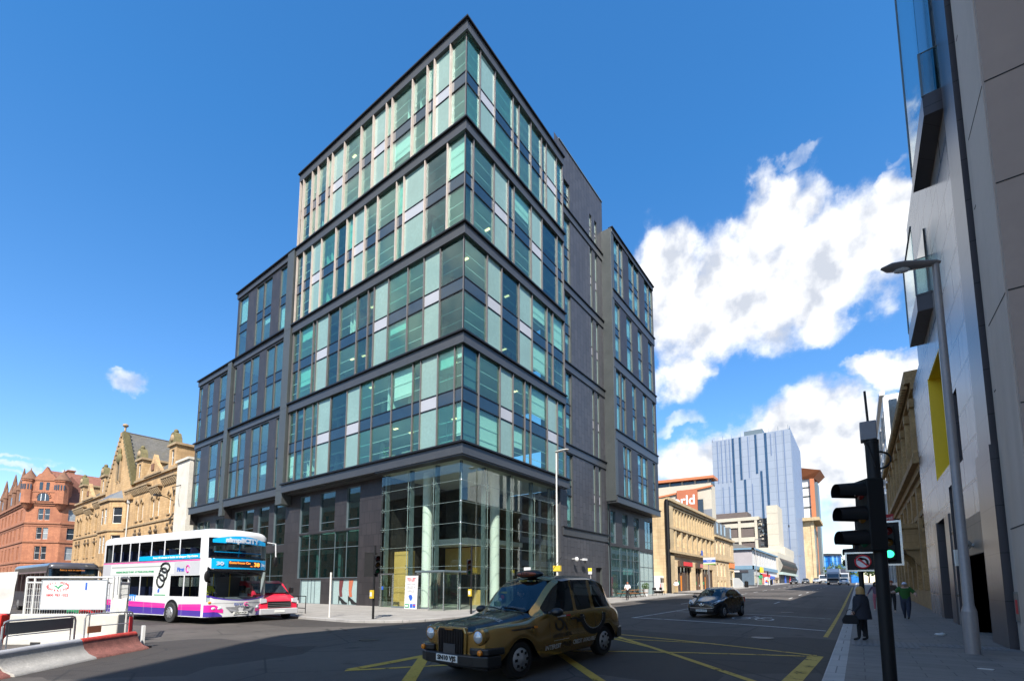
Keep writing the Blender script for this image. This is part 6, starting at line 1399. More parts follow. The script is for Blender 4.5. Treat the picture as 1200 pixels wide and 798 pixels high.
b=MB(); b.box(.36,.38,-.62,-.42,1.46,1.5,P_yel); b.box(.56,.58,-.6,-.42,1.2,1.3,mat('yellow green ticket',(.55,.6,.1),.6)); b.ell((.42,-.5,1.38),(.015,.05,.05),M_inkr,10,6); b.ell((.46,-.54,1.33),(.015,.05,.04),M_inkw,10,6); b.build('windscreen_sticker',P['windscreen'])
b=MB(); b.ell((-.6,.55,1.35),(.02,.02,.02),M_green,8,5); b.build('meter_light',taxi)
taxi.scale=(1.07,1.04,1.02)
tpx=Vector((-6.0,7.2)); rear=Vector((-5.78,10.4)); dv=(tpx-rear); ang=math.atan2(dv.y,dv.x)
mid=(tpx+rear)/2; taxi.location=(mid.x,mid.y,road_z(mid.x,mid.y)+.0); taxi.rotation_euler=(0,math.asin((road_z(rear.x,rear.y)-road_z(tpx.x,tpx.y))/dv.length),ang)
# ---- black hatchback
R_C=.30
def hb(L=3.9,tall=1.46):
    s=tall/1.46
    return [(1.95,prof(.45,.38,.5,.42,.6,.36,.64,.3,.68)),(1.88,prof(.66,.26,.5,.62,.66,.52,.70,.4,.74)),(1.7,prof(.78,.2,.5,.74,.72,.62,.76,.46,.80)),(1.52,prof(.82,.2,.5,.79,.76,.68,.80,.5,.84)),(1.40,prof(.825,.2,.5,.80,.79,.70,.83,.53,.87)),(1.22,prof(.83,.2,.52,.80,.83,.72,.86,.56,.91)),(1.02,prof(.83,.2,.52,.805,.86,.74,.89,.6,.96)),(.86,prof(.83,.2,.52,.81,.88,.76,.92,.64,1.02)),
      (.62,prof(.83,.19,.52,.81,.9,.77,.94,.64,1.16*s)),(.3,prof(.83,.19,.52,.81,.91,.77,.95,.61,1.34*s)),(.0,prof(.83,.19,.52,.81,.92,.77,.96,.60,1.43*s)),(-.25,prof(.83,.19,.52,.81,.93,.77,.97,.60,1.455*s)),(-.34,prof(.83,.19,.52,.81,.94,.77,.97,.60,1.46*s)),(-.88,prof(.83,.2,.52,.81,.96,.77,.99,.59,1.44*s)),(-1.0,prof(.83,.2,.52,.81,.97,.77,1.0,.58,1.43*s)),(-1.22,prof(.825,.2,.52,.80,.98,.76,1.02,.57,1.40*s)),(-1.42,prof(.81,.2,.52,.79,.98,.75,1.02,.56,1.36*s)),(-1.52,prof(.80,.22,.52,.78,.97,.74,1.01,.55,1.32*s)),(-1.72,prof(.76,.25,.52,.74,.94,.70,.97,.5,1.08*s)),(-1.84,prof(.66,.32,.52,.64,.85,.58,.89,.44,.95))]
def car(name,label,cat,body,x,y,face,tall=1.46,detail=True,plate=None,group=None,scale=1,rearlit=False):
    global R_C
    R_C=.3
    t=thing(name,label,cat,(x,y,road_z(x,y)),math.atan2(face[1],face[0]),group); st=dense(hb(tall=tall),[.54,-.17,-.42,-.8,-1.07,-1.36]); X=[s[0] for s in st]
    def part(i,j,s):
        xm=(X[i]+X[i+1])/2
        if j>=8 and 0<xm<.86: return 'windscreen'
        if j>=8 and -1.72<xm<-1.52: return 'rear_window'
        if j in (4,5,6):
            if -.25<xm<.62: return 'side_window#'+('a' if s>0 else 'b')
            if -.88<xm<-.34: return 'side_window#'+('c' if s>0 else 'd')
            if -1.42<xm<-1.0: return 'side_window#'+('e' if s>0 else 'f')
        return 'body'
    P=loft(t,st,part,{'body':body,'windscreen':V_winl,'rear_window':V_win,'side_window':V_win},(1.22,-1.22),.36)
    for wx,wy,s in ((1.22,.72,1),(1.22,-.72,-1),(-1.22,.72,1),(-1.22,-.72,-1)): wheel(t,wx,wy,.3,.18,side=s)
    b=MB(); b.box(-1.7,1.6,-.56,.56,.16,.5,V_in); b.box(-1.6,.7,-.7,.7,.45,.62,V_in)
    for y_ in (.34,-.34): b.box(-.25,-.1,y_-.24,y_+.24,.6,1.12,V_in); b.box(-.22,-.13,y_-.12,y_+.12,1.14,1.3,V_in)
    b.box(-1.1,-.95,-.6,.6,.6,1.05,V_in); b.box(.6,.95,-.68,.68,.6,.88,V_in); b.build('interior',t)
    for s in (1,-1):
        b=MB(); b.add([(1.93,s*.40,.60),(1.84,s*.64,.66),(1.45,s*.775,.83),(1.50,s*.66,.83),(1.82,s*.46,.70)],[(0,1,2,3,4) if s<0 else (4,3,2,1,0)],M_lens); 
        o=b.build('headlight',t); m=o.modifiers.new('s','SOLIDIFY'); m.thickness=.03; m.offset=0; bake(o)
        b=MB(); b.ell((.55,s*.9,.98),(.08,.12,.07),V_trim if detail else body,12,7); b.build('mirror',t)
        b=MB(); b.box(-1.83,-1.7,s*.6,s*.76,.7,.95,M_inkr); b.build('tail_light',t)
    b=MB(); b.box(1.9,1.97,-.56,.56,.3,.40,V_trim); b.box(1.92,1.965,-.55,.55,.455,.475,M_chrome); o=b.build('bumper_grille',t,bevel=.01)
    b=MB(); b.box(1.955,1.985,-.26,.26,.3,.4,M_plate); pl_=b.build('number_plate',t)
    if plate: text('lettering',plate,.085,M_ink,pl_,FRONT(1.986,0,.35),width=.44)
    t.scale=(scale,)*3
    return t,P
hat,HP=car('hatchback','black hatchback driving down the middle lane towards the camera','car',G_blk,-5.9,25.5,(-.14,-1),plate='SY09 ZHZ')
b=MB(); b.prism([(-.17,.7),(-.1,.6),(0,.56),(.1,.6),(.17,.7),(.09,.64),(0,.62),(-.09,.64)],1.93,1.96,M_chrome,'x'); b.ell((1.95,0,.64),(.03,.06,.07),M_chrome,10,6); b.build('badge',hat)
b=MB(); b.cyl((-.1,0,1.45),(-.25,0,1.6),.006,M_black,n=5); b.build('aerial',hat)
silver=paint('silver car paint',(.4,.42,.45),.3,.5); whitep=paint('white vehicle paint',(.72,.72,.72),.35); redp=paint('red van paint',(.62,.02,.05),.3); dkgrey=paint('dark grey car paint',(.05,.055,.06),.3,.3); bluec=paint('dark blue car paint',(.02,.03,.09),.3)
car('saloon_car','silver car coming down the street right of the lorry','car',silver,-2.6,128,(0,-1),scale=1.12)
for x,y,m_,lb_ in ((-13.4,140,G_blk,'black car parked before the brown shopfront'),(-11.8,152,dkgrey,'dark grey car ahead of the black parked one, far up the street'),(-9.8,160,silver,'pale car between dark cars and white van far up the street')): car('parked_car',lb_,'car',m_,x,y,(0,-1),detail=False,group='cars far up the street')
# ---- vans and lorry
def boxvan(name,label,cat,L,Wd,Hh,body,x,y,face,nose=1.1,bonnet=1.05,group=None,rear=True):
    t=thing(name,label,cat,(x,y,road_z(x,y)),math.atan2(face[1],face[0]),group); w=Wd/2
    b=MB(); X0=-L/2;X1=L/2; zb=.35
    pr=[(X0,zb),(X1-.05,zb),(X1,zb+.25),(X1-.05,bonnet-.1),(X1-.35,bonnet),(X1-nose,bonnet+.15),(X1-nose-.75,Hh-.1),(X1-nose-1.1,Hh),(X0+.1,Hh),(X0,Hh-.1)]
    b.prism(pr,-w,w,body,'y'); b.build('body',t,bevel=.07)
    k0=X1-nose-.02;k1=X1-nose-.72; b=MB(); b.add([(k0+.03,-w*.86,bonnet+.2),(k0+.03,w*.86,bonnet+.2),(k1+.03,w*.8,Hh-.16),(k1+.03,-w*.8,Hh-.16)],[(0,1,2,3)],V_trim if False else M_win); o=b.build('windscreen',t); m=o.modifiers.new('s','SOLIDIFY'); m.thickness=.03; m.offset=1; bake(o)
    for s in (1,-1):
        b=MB(); b.prism([(k0-.15,bonnet+.2),(k1-.1,Hh-.25),(k1-.95,Hh-.25),(k1-.95,bonnet+.2)],s*w-.01,s*(w+.008),M_win,'y'); b.build('side_window',t)
        b=MB(); b.box(k0-.3,k0-.1,s*(w+.05),s*(w+.25),bonnet+.2,bonnet+.5,V_trim); b.build('mirror',t,bevel=.03)
        b=MB(); b.prism([(-w*s*.98,bonnet-.28),(-w*s*.98,bonnet-.02),(-w*s*.7,bonnet-.06),(-w*s*.66,bonnet-.24)],X1-.14,X1+.012,M_lens,'x'); b.build('headlight',t)
        for ax in (X1-.95,X0+1.1): wheel(t,ax,s*(w-.1),.34,.22,side=s)
        b=MB(); b.box(X0-.02,X0+.03,s*(w-.14),s*(w-.02),.8,1.3,M_inkr); b.build('tail_light',t)
    b=MB(); b.box(X1-.1,X1+.06,-w,w,.3,.6,V_trim if body is not redp else mat('silver grey bumper',(.45,.45,.46),.45,0,.08,2)); b.build('bumper',t,bevel=.03)
    b=MB(); b.box(X1-.02,X1+.02,-w*.6,w*.6,.64,bonnet-.2,M_black)
    for k in range(3): b.box(X1+.02,X1+.035,-w*.62,w*.62,.66+k*.09,.685+k*.09,M_chrome)
    b.build('grille',t); b=MB(); b.box(X1+.05,X1+.075,-.26,.26,.4,.51,M_plate); b.build('number_plate',t); return t
rv=boxvan('red_van','red van with silver bumper waiting behind the bus by the kerb','van',5.0,1.95,2.0,redp,-26.5,12.45,(1,.02),nose=.75,bonnet=1.15)
b=MB(); b.box(-.6,1.2,-.985,-.97,.75,1.5,M_white); b.build('side_panel',rv)
wv=boxvan('white_van','white van parked in the lane beside the pillared sandstone block','van',5.2,2.0,2.4,whitep,-24.2,63.4,(-1,-.03)); b=MB(); b.box(-2.615,-2.6,-.7,.0,1.5,2.1,M_win); b.box(-2.615,-2.6,.1,.75,1.5,2.1,M_win); b.build('rear_window',wv)
boxvan('white_van','small white van beyond the parked cars, left of the lorry','van',5.0,2.0,2.3,whitep,-7.6,152,(0,-1),group='vans up the street')
lo=thing('lorry','pale grey box lorry coming down the street towards the camera','lorry',(-4.6,132,road_z(-4.6,132)),-PI/2)
b=MB(); b.prism([(2.2,.5),(4.2,.5),(4.3,.8),(4.25,1.6),(4.0,2.5),(3.8,2.75),(2.2,2.75)],-1.2,1.2,mat('grey lorry cab paint',(.35,.36,.38),.4),'y'); b.build('cab',lo,bevel=.06)
b=MB(); b.box(-4,2.1,-1.25,1.25,.95,3.7,mat('pale lorry box',(.6,.6,.6),.5)); b.box(-4,2.2,-.5,.5,.5,.95,M_black); b.prism([(2.1,2.8),(3.7,2.8),(2.1,3.65)],-1.1,1.1,mat('pale lorry box',(.6,.6,.6),.5),'y'); b.build('box_body',lo,bevel=.04)
b=MB(); b.add([(4.27,-1.05,1.62),(4.27,1.05,1.62),(4.04,1.0,2.45),(4.04,-1.0,2.45)],[(0,1,2,3)],M_win); b.build('windscreen',lo); b=MB(); b.box(4.25,4.33,-1,1,.9,1.4,M_black); b.box(4.2,4.36,-1.2,1.2,.45,.8,A_fascia); b.build('grille',lo)
for s in (1,-1):
    b=MB(); b.box(4.3,4.37,s*.8,s*1.1,.55,.75,M_lens); b.build('headlight',lo)
    for ax in (3.2,-2.6): wheel(lo,ax,s*1.05,.48,.28,side=s)
    b=MB(); b.box(3.95,4.1,s*1.25,s*1.5,1.7,2.4,M_black); b.build('mirror',lo)
lo2=dup(lo,'dark box lorry half hidden behind the pale grey lorry',(-3.0,146,road_z(-3,146)),-PI/2)
for o in list(C.objects):
    if o.parent==lo2 and o.name.startswith('box_body'):
        o.data=o.data.copy(); o.data.materials[0]=mat('dark lorry box',(.04,.04,.05),.5)
# ---- double deck bus
B_wh=blocks('white bus paint',(.58,.58,.585),(.61,.61,.615),(.5,.5,.5),60,60,.0005,.35,stain=.22,bump=0,stainc=(.36,.35,.33)); B_grey=paint('pale grey bus paint',(.45,.45,.47),.4); B_pink=paint('magenta livery',(.75,.02,.28),.35); B_pur=paint('violet livery',(.06,.03,.28),.35); B_cyan=paint('sky blue panel',(.0,.36,.75),.35); B_win=glass('bus window glass',(.5,.56,.58),.05); B_winf=glass('bus windscreen',(.75,.83,.84),.03)
def busbody(root,L,W,Hh,windows,body,front,floor=.32,bow=.28,r=.35,rake=.14):
    """windows: list of (z0,z1,[x ranges],front?)"""
    w=W/2; zs=sorted({floor,.75,1.0,Hh-.32,*[z for q in windows for z in q[:2]]}); 
    xs=sorted({-L/2+.25,L/2-bow-r,*[x for q in windows for rr in q[2] for x in rr]})
    def ring(z):
        t=max(0,min(1,(z-1.4)/(Hh-1.4))); rk=rake*t*t; p=[]
        for x in xs: p.append((x,-w))
        F=L/2-rk
        for k in range(1,5): a=-PI/2+PI/2*k/5; p.append((F-bow-r+ (r)*math.cos(a)+.0,-w+r+r*math.sin(a)))
        for k in range(0,9): y=-(w-r)+2*(w-r)*k/8; p.append((F-bow+bow*(1-(y/(w-r))**2)*.75,y)) if True else 0
        for k in range(1,5): a=PI/2*k/5; p.append((F-bow-r+r*math.cos(a),w-r+r*math.sin(a)))
        for x in reversed(xs): p.append((x,w))
        for k in range(1,4): a=PI/2+PI/2*k/4; p.append((-L/2+.25+.25*math.cos(a),w-.25+.25*math.sin(a)))
        p.append((-L/2,w-.25)); p.append((-L/2,-w+.25))
        for k in range(1,4): a=PI+PI/2*k/4; p.append((-L/2+.25+.25*math.cos(a),-w+.25+.25*math.sin(a)))
        return p
    rings=[ring(z) for z in zs]; n=len(rings[0]); nx=len(xs)
    PB={}
    def B(nm): return PB.setdefault(nm,MB())
    for i in range(len(zs)-1):
        zm=(zs[i]+zs[i+1])/2
        for k in range(n):
            k2=(k+1)%n; q=[(*rings[i][k],zs[i]),(*rings[i][k2],zs[i]),(*rings[i+1][k2],zs[i+1]),(*rings[i+1][k],zs[i+1])]
            nm='body'; xm=(rings[i][k][0]+rings[i][k2][0])/2; side=k<nx-1 or (nx-1+4+9+4<k+0 and k<2*nx+17-1)
            isfront=nx+2<=k<nx+2+11+1 if False else (nx+1<=k<=nx+14)
            for (z0,z1,rg,fr_) in windows:
                if z0<zm<z1:
                    if isfront and fr_: nm=fr_
                    elif not isfront and any(a<xm<c for a,c in rg) and abs(rings[i][k][1])>w-.01 and abs(rings[i][k2][1])>w-.01: nm='side_window#%d%d%d'%([a<xm<c for a,c in rg].index(True),int(rings[i][k][1]>0),int(z0*100))
            m_={'body':body,'side_window':B_win}.get(nm.split('#')[0],front)
            B(nm).add(q,[(0,1,2,3)],m_,True)
    # rounded roof edge
    prev=rings[-1]; pz=zs[-1]; cxm=0
    for t in range(1,6):
        a=PI/2*t/5; ins=.32*(1-math.cos(a)); z=zs[-1]+.32*math.sin(a)*.95
        cur=[(x-(x/(L/2))*ins,y-(y/w)*ins) for x,y in rings[-1]]
        for k in range(n):
            k2=(k+1)%n; B('body').add([(*prev[k],pz),(*prev[k2],pz),(*cur[k2],z),(*cur[k],z)],[(0,1,2,3)],body,True)
        prev=cur;pz=z
    B('body').poly([(*p,pz) for p in prev],body); B('body').poly([(*p,floor) for p in rings[0]][::-1],M_black)
    out={}
    for nm,b in PB.items(): out[nm]=b.build(nm.split('#')[0],root,sharp=35,weld=True)
    return out
bus=thing('double_decker_bus','white double decker bus with pink and violet skirt, route 38, waiting on the cross street','bus',(0,0,0))
UZ=(3.0,3.95)
UW=[(-4.95,-4.2),(-4.1,-3.25),(-3.15,-2.3),(-2.2,-1.35),(-1.25,-.1),(.0,1.15),(1.25,2.55),(2.65,4.35)]
LW=[(-3.3,-2.2),(-2.1,-1.0),(-.9,.35),(1.95,3.1),(3.2,4.45)]
BW=busbody(bus,10.7,2.62,4.4,[(3.0,3.95,UW,'upper_windscreen'),(1.25,2.22,LW,None),(1.0,2.5,[],'windscreen')],B_wh,B_winf)
bb=bvh_of(BW['body'])
b=MB(); b.box(-5.2,4.6,-1.2,1.2,.4,.6,M_businr); b.box(-5.2,4.5,-1.22,1.22,2.45,2.65,M_businr); b.box(-5.2,-4.9,-1.2,1.2,.5,4.1,M_businr); b.box(-5.0,-3.4,-1.2,1.2,.6,2.3,M_businr)
for k in range(9):
    for y in (.75,-.75): b.box(-4.4+k*.95,-4.3+k*.95,y-.42,y+.42,2.65,3.55,mat('blue seat moquette',(.04,.05,.14),.8)); b.box(-4.4+k*.95,-3.95+k*.95,y-.42,y+.42,2.65,3.05,MATS['blue seat moquette'])
for k in range(5):
    for y in (.75,-.75): b.box(-3.2+k*.95,-3.1+k*.95,y-.42,y+.42,.6,1.7,MATS['blue seat moquette'])
b.box(4.0,4.6,-1.15,1.15,.6,1.2,mat('grey dashboard',(.25,.26,.27),.6)); b.box(2.9,3.0,.1,1.2,.6,2.2,M_businr); b.build('interior',bus)
b=MB()
for x in (-2.7,-.6,1.6,3.6):
    for y in (.35,-.35): b.cyl((x,y,.6),(x,y,2.3),.02,P_yel,n=6)
b.build('grab_pole',bus)
for x in (3.0,): pass
for s in (1,-1):
    for x in (2.72-.5,-2.95): wheel(bus,x,s*1.17,.48,.3,side=s,hub=.55)
    for x in (2.22,-2.95):   # wheel arch
        b=MB(); b.prism([(x-.62,.3)]+[(x+.62*math.cos(PI-PI*q/12),.5+.6*math.sin(PI*q/12)) for q in range(13)]+[(x+.62,.3)],s*1.0,s*1.315,M_black,'y'); b.build('wheel_arch',bus)
# move wheels a touch proud of the dark arch
for o in list(C.objects):
    if o.parent==bus and o.name.startswith('wheel') and not o.name.startswith('wheel_arch'):
        s=1 if o.data.vertices[0].co.y>0 else -1
        for v in o.data.vertices: v.co.y+=s*.05
        for c in o.children_recursive if False else [c for c in C.objects if c.parent==o]:
            for v in c.data.vertices: v.co.y+=s*.05
def sidepoly(name,pts,m,off=.004,sides=(1,-1),par=None):
    for s in sides:
        b=MB(); b.prism(pts,s*1.31,s*(1.31+off),m,'y'); b.build(name,par or BW['body'])
sidepoly('livery_stripe',[(-5.05,.36),(1.55,.36),(1.62,.68),(-4.3,.72),(-5.05,1.05)],B_pur,.004); sidepoly('livery_stripe',[(2.85,.36),(4.7,.36),(4.7,.62),(2.8,.62)],B_pur,.004)
sidepoly('livery_stripe',[(-4.3,.72),(1.6,.68),(1.62,.9),(-4.75,1.02),(-5.05,1.2),(-5.05,1.05)],B_pink,.005); sidepoly('livery_stripe',[(2.8,.62),(4.7,.62),(4.7,.92),(2.82,.88)],B_pink,.005)
sidepoly('livery_stripe',[(-5.1,2.9),(4.4,2.9),(4.4,2.95),(-5.1,2.95)],B_pink,.004); sidepoly('window_surround',[(-5.05,2.965),(4.42,2.965),(4.42,2.995),(-5.05,2.995)],M_black,.003)
sidepoly('grey_panel',[(-5.1,2.26),(4.4,2.26),(4.4,2.88),(-5.1,2.88)],B_grey,.003)
sidepoly('route_banner',[(-1.2,3.0),(4.35,3.0),(4.35,3.22),(-1.2,3.22)],B_cyan,.006)
A_ad=mat('pale advert panel',(.58,.6,.56),.5,0,.03,1)
sidepoly('advert_panel',[(-4.2,2.3),(2.2,2.3),(2.2,2.84),(-4.2,2.84)],A_ad,.006); sidepoly('advert_panel',[(.42,1.2),(1.88,1.2),(1.88,2.32),(.42,2.32)],A_ad,.008)
for s in (-1,1):
    X=lambda x:x
    b=MB()
    for cx_,cz,rx,rz in ((1.1,1.98,.34,.3),(1.3,2.3,.36,.3),(1.45,2.62,.4,.22)): b.tube([(cx_+rx*math.cos(2*PI*k/24),s*1.322,cz+rz*math.sin(2*PI*k/24)) for k in range(24)],.05,M_ink,6,True)
    b.box(-4.1,1.0,s*1.31,s*1.3195,2.66,2.74,mat('grey ink band',(.3,.31,.3),.6,0,0)); b.build('advert_rings',BW['body'])
    S2=lambda x,z,o=1.323: Matrix.Translation((x,s*o,z))@(Matrix(((-1,0,0,0),(0,0,1,0),(0,1,0,0),(0,0,0,1))) if s>0 else Matrix(((1,0,0,0),(0,0,-1,0),(0,1,0,0),(0,0,0,1))))
    text('lettering','simpliCITY',.42,B_cyan if False else mat('bright blue vinyl',(.02,.2,.6),.5,0,0),BW['body'],S2(-2.1,1.12,1.313),width=1.75,bold=.012)
    text('lettering','Every 10 minutes or better to Glasgow City Centre',.13,M_inkw,BW['body'],S2(2.2,3.11,1.32),width=4.0,bold=.004)
    text('lettering','MAKING SPACES TO EAT  AT YOUR LOCAL STORE',.13,M_inkg,BW['body'],S2(-1.6,2.44,1.32),width=3.9,bold=.004)
    text('lettering','First',.26,M_inkb,BW['body'],S2(2.8,2.5,1.316),width=.62,bold=.01); 
    b=MB(); b.tube([(3.42+.13*math.cos(a),s*1.318,2.53+.16*math.sin(a)) for a in [.4+5*k/14 for k in range(15)]],.03,B_pink,6); b.build('swirl_logo',BW['body'])
    b=MB(); b.prism([(.85,1.55),(1.02,1.65),(1.02,1.42),(.85,1.4)],s*1.317,s*1.321,M_inkb,'y'); b.box(1.1,1.5,s*1.317,s*1.321,1.42,1.6,mat('faint blue ink',(.5,.55,.72),.7,0,0)); b.box(.55,1.6,s*1.317,s*1.321,1.27,1.32,M_inkg); b.build('advert_mark',BW['body'])
    for x,z in ((3.45,.98),(-1.2,1.0)): b=MB(); b.box(x,x+1.0,s*1.31,s*1.314,z,z+.012,B_grey); b.build('panel_seam',BW['body'])
    for x in (-3.9,-2.2,-.4,.4,3.1): b=MB(); b.box(x,x+.012,s*1.31,s*1.3155,.4,1.2,B_grey); b.build('panel_seam',BW['body'])
def frontx(y,z,L=10.7,W=2.62,Hh=4.4,bow=.28,r=.35,rake=.14):
    w=W/2; t=max(0,min(1,(z-1.4)/(Hh-1.4))); F=L/2-rake*t*t
    if abs(y)<=w-r: return F-bow+bow*(1-(y/(w-r))**2)*.75
    a=math.asin(min(1,(abs(y)-(w-r))/r)); return F-bow-r+r*math.cos(a)
def frontpatch(name,outline,m,off,par,ny=14):
    """outline: function y -> (z0,z1) over y range, pressed on the bowed front"""
    y0,y1,f=outline; b=MB(); vs=[]; ys=[y0+(y1-y0)*k/ny for k in range(ny+1)]; nz=6
    for y in ys:
        a,c=f(y)
        for q in range(nz+1): z=a+(c-a)*q/nz; vs.append((frontx(y,z)+off,y,z))
    b.add(vs,[(i*(nz+1)+q,(i+1)*(nz+1)+q,(i+1)*(nz+1)+q+1,i*(nz+1)+q+1) for i in range(ny) for q in range(nz)],m,True); return b.build(name,par,weld=True)
FM=lambda p: Vector((frontx(p.y,p.z)+.05+(p.x-5.2)*0,p.y,p.z))
frontpatch('destination_panel',(-1.16,1.16,lambda y:(2.52,2.98)),B_cyan,.012,bus)
o=frontpatch('destination_display',(-.58,.86,lambda y:(2.6,2.89)),M_ink,.02,bus)
M_led=mat('amber led text',(.9,.3,.05),.5,0,0,emit=(1,.32,.05),es=.9)
text('lettering','Easterhouse Cen',.15,M_led,o,FRONT(5.30,-.12,2.81),width=.86,fmap=FM); text('lettering','38',.26,M_led,o,FRONT(5.26,.64,2.745),width=.3,bold=.006,fmap=FM); text('lettering','via...',.08,M_led,o,FRONT(5.31,.38,2.67),fmap=FM)
for y,st_ in ((-.88,'30'),(1.0,'Day')): text('lettering',st_,.22,M_inkw,bus,FRONT(5.15,y,2.75),width=.26,bold=.01,fmap=FM)
frontpatch('upper_banner',(-1.14,1.14,lambda y:(3.72,4.08-.2*(y/1.14)**2)),B_cyan,.014,bus)
text('lettering','simpliCITY',.3,M_inkw,bus,FRONT(5.235,0,3.87),width=1.45,bold=.02,fmap=FM)
frontpatch('black_band',(-1.17,1.17,lambda y:(2.98,3.08)),M_black,.008,bus); frontpatch('black_band',(-1.2,1.2,lambda y:(2.42,2.52)),M_black,.008,bus)
frontpatch('lower_panel',(-1.3,1.3,lambda y:(.95,1.06+.20*(abs(y)/1.3)**2.2)),B_wh,.010,bus); frontpatch('violet_edge',(-1.24,1.24,lambda y:(1.05+.20*(abs(y)/1.3)**2.2,1.09+.26*(abs(y)/1.3)**2.2)),B_pur,.014,bus)
for s in (1,-1):
    frontpatch('livery_stripe',(s*.7,s*1.29,lambda y:(.34,.34+.24*min(1,(abs(y)-.66)/.25))),B_pur,.012,bus); frontpatch('livery_stripe',(s*.68,s*1.29,lambda y:(.50+.06*min(1,(abs(y)-.68)/.3),.62+.25*min(1,(abs(y)-.62)/.35))),B_pink,.015,bus)
    for y in (.78,.99): 
        b=MB(); b.ell((frontx(s*y,.7)-.02,s*y,.71),(.06,.095,.085),M_lens,14,8); b.build('headlight',bus)
    b=MB(); b.ell((frontx(s*1.12,.95)-.02,s*1.13,.98),(.05,.08,.06),M_amber,10,6); b.build('indicator',bus)
b=MB(); 
for s in (1,-1): b.add([(frontx(s*.1,.6)+.016,s*.08,.56),(frontx(s*.6,.76)+.016,s*.6,.76),(frontx(s*.1,.76)+.016,s*.14,.76),(frontx(s*.2,.5)+.016,s*.42,.56)],[(0,3,1,2)],mat('grey mesh grille',(.2,.2,.21),.6))
b.build('front_grille',bus); b=MB(); b.box(5.28,5.30,-.3,.3,.42,.54,M_plate); pl_=b.build('number_plate',bus); text('lettering','SF07 FCP',.1,M_ink,pl_,FRONT(5.302,0,.48),width=.5); text('lettering','First',.17,M_inkb,bus,FRONT(5.305,-.12,.88),width=.36,bold=.006,fmap=FM)
b=MB(); b.tube([(5.31,.22+.08*math.cos(a),.88+.08*math.sin(a)) for a in [.5+5*k/12 for k in range(13)]],.018,B_pink,6); b.build('swirl_logo',bus); text('lettering','37138',.1,M_inkb,bus,FRONT(5.17,.95,1.12),fmap=FM)
for y0,y1 in ((-.55,.1),(.3,.9)): b=MB(); b.tube([(frontx(y0,2.42)+.04,y0,2.42),(frontx(y1,2.25)+.05,y1,2.25)],.016,M_black,6); b.tube([(frontx(y0,2.4)+.03,y0-.25,2.4),(frontx(y1,2.25)+.05,y1,2.25)],.012,M_black,6); b.build('wiper',bus)
for s in (1,-1):
    b=MB(); b.tube([(5.0,s*1.2,3.9 if s>0 else 2.5),(5.3,s*1.42,3.85 if s>0 else 2.55),(5.33,s*1.45,3.0 if s>0 else 2.3)],.03,M_black if s<0 else B_wh,8); b.ell((5.32,s*1.45,2.95 if s>0 else 2.15),(.07,.11,.26),M_black,10,8); b.build('mirror',bus)
b=MB(); b.cyl((4.85,0,3.1),(4.95,0,3.75),.03,B_cyan,n=8); b.tube([(4.85,-1.0,3.3),(5.0,0,3.3),(4.85,1.0,3.3)],.025,B_cyan,6); b.build('upper_rail',bus)
A0=Vector((-23.6,9.1)); th=R(7.5); fwd=Vector((math.cos(th),math.sin(th))); ctr=A0-fwd*5.2+Vector((-fwd.y,fwd.x))*1.42; bus.scale=(1.0,1.12,1.0)
bus.location=(ctr.x,ctr.y,road_z(ctr.x,ctr.y)); bus.rotation_euler=(0,0,th)
# ---- dark grey single deck coach behind the works
coach=thing('single_deck_bus','dark grey single deck bus behind the white fence of the roadworks','bus',(0,0,0))
CG=paint('dark grey bus paint',(.07,.065,.07),.3,.2); CP=paint('mauve grey bus pillar',(.35,.26,.3),.35,.2)
CWN=[(-4.9+k*1.3,-3.75+k*1.3) for k in range(7)]
CB=busbody(coach,10.6,2.5,3.25,[(1.35,2.55,CWN,None),(1.2,2.85,[],'windscreen')],CG,B_win,bow=.22,r=.3,rake=.2)
b=MB(); b.box(-5,4.5,-1.15,1.15,.5,.9,V_in)
for k in range(8):
    for y in (.7,-.7): b.box(-4.4+k*1.05,-4.25+k*1.05,y-.4,y+.4,.9,1.9,V_in)
b.build('interior',coach); b=MB(); b.box(4.86,4.98,-.75,.55,2.66,2.84,M_ink); o=b.build('destination_display',coach); text('lettering','Sorry not in service',.16,M_led,o,FRONT(5.0,-.1,2.75),width=1.2)
for s in (1,-1):
    for x in (2.6,-2.8): wheel(coach,x,s*1.1,.47,.28,side=s)
    b=MB(); b.tube([(5.0,s*1.1,2.9),(5.2,s*1.3,2.8),(5.2,s*1.35,2.4)],.03,M_black,6); b.ell((5.2,s*1.35,2.2),(.06,.1,.22),M_black,10,6); b.build('mirror',coach); b=MB(); b.ell((5.1,s*.95,.75),(.08,.14,.1),M_lens,12,6); b.build('headlight',coach)
b=MB(); b.box(-4.9,4.6,-1.262,-1.252,2.6,2.66,CP); b.tube([(4.75,-1.2,.9),(4.78,-1.2,2.0),(4.6,-1.2,2.9),(4.4,-.9,3.12),(4.35,0,3.16),(4.4,.9,3.12),(4.6,1.2,2.9)],.05,CP,6); b.build('pillar_trim',coach)
coach.location=(-46.6,7.95,road_z(-46,8)); coach.rotation_euler=(0,0,R(1))
c3=thing('parked_car','blue van roof just visible at the left edge behind the tarpaulin','van',(0,0,0)) if False else None
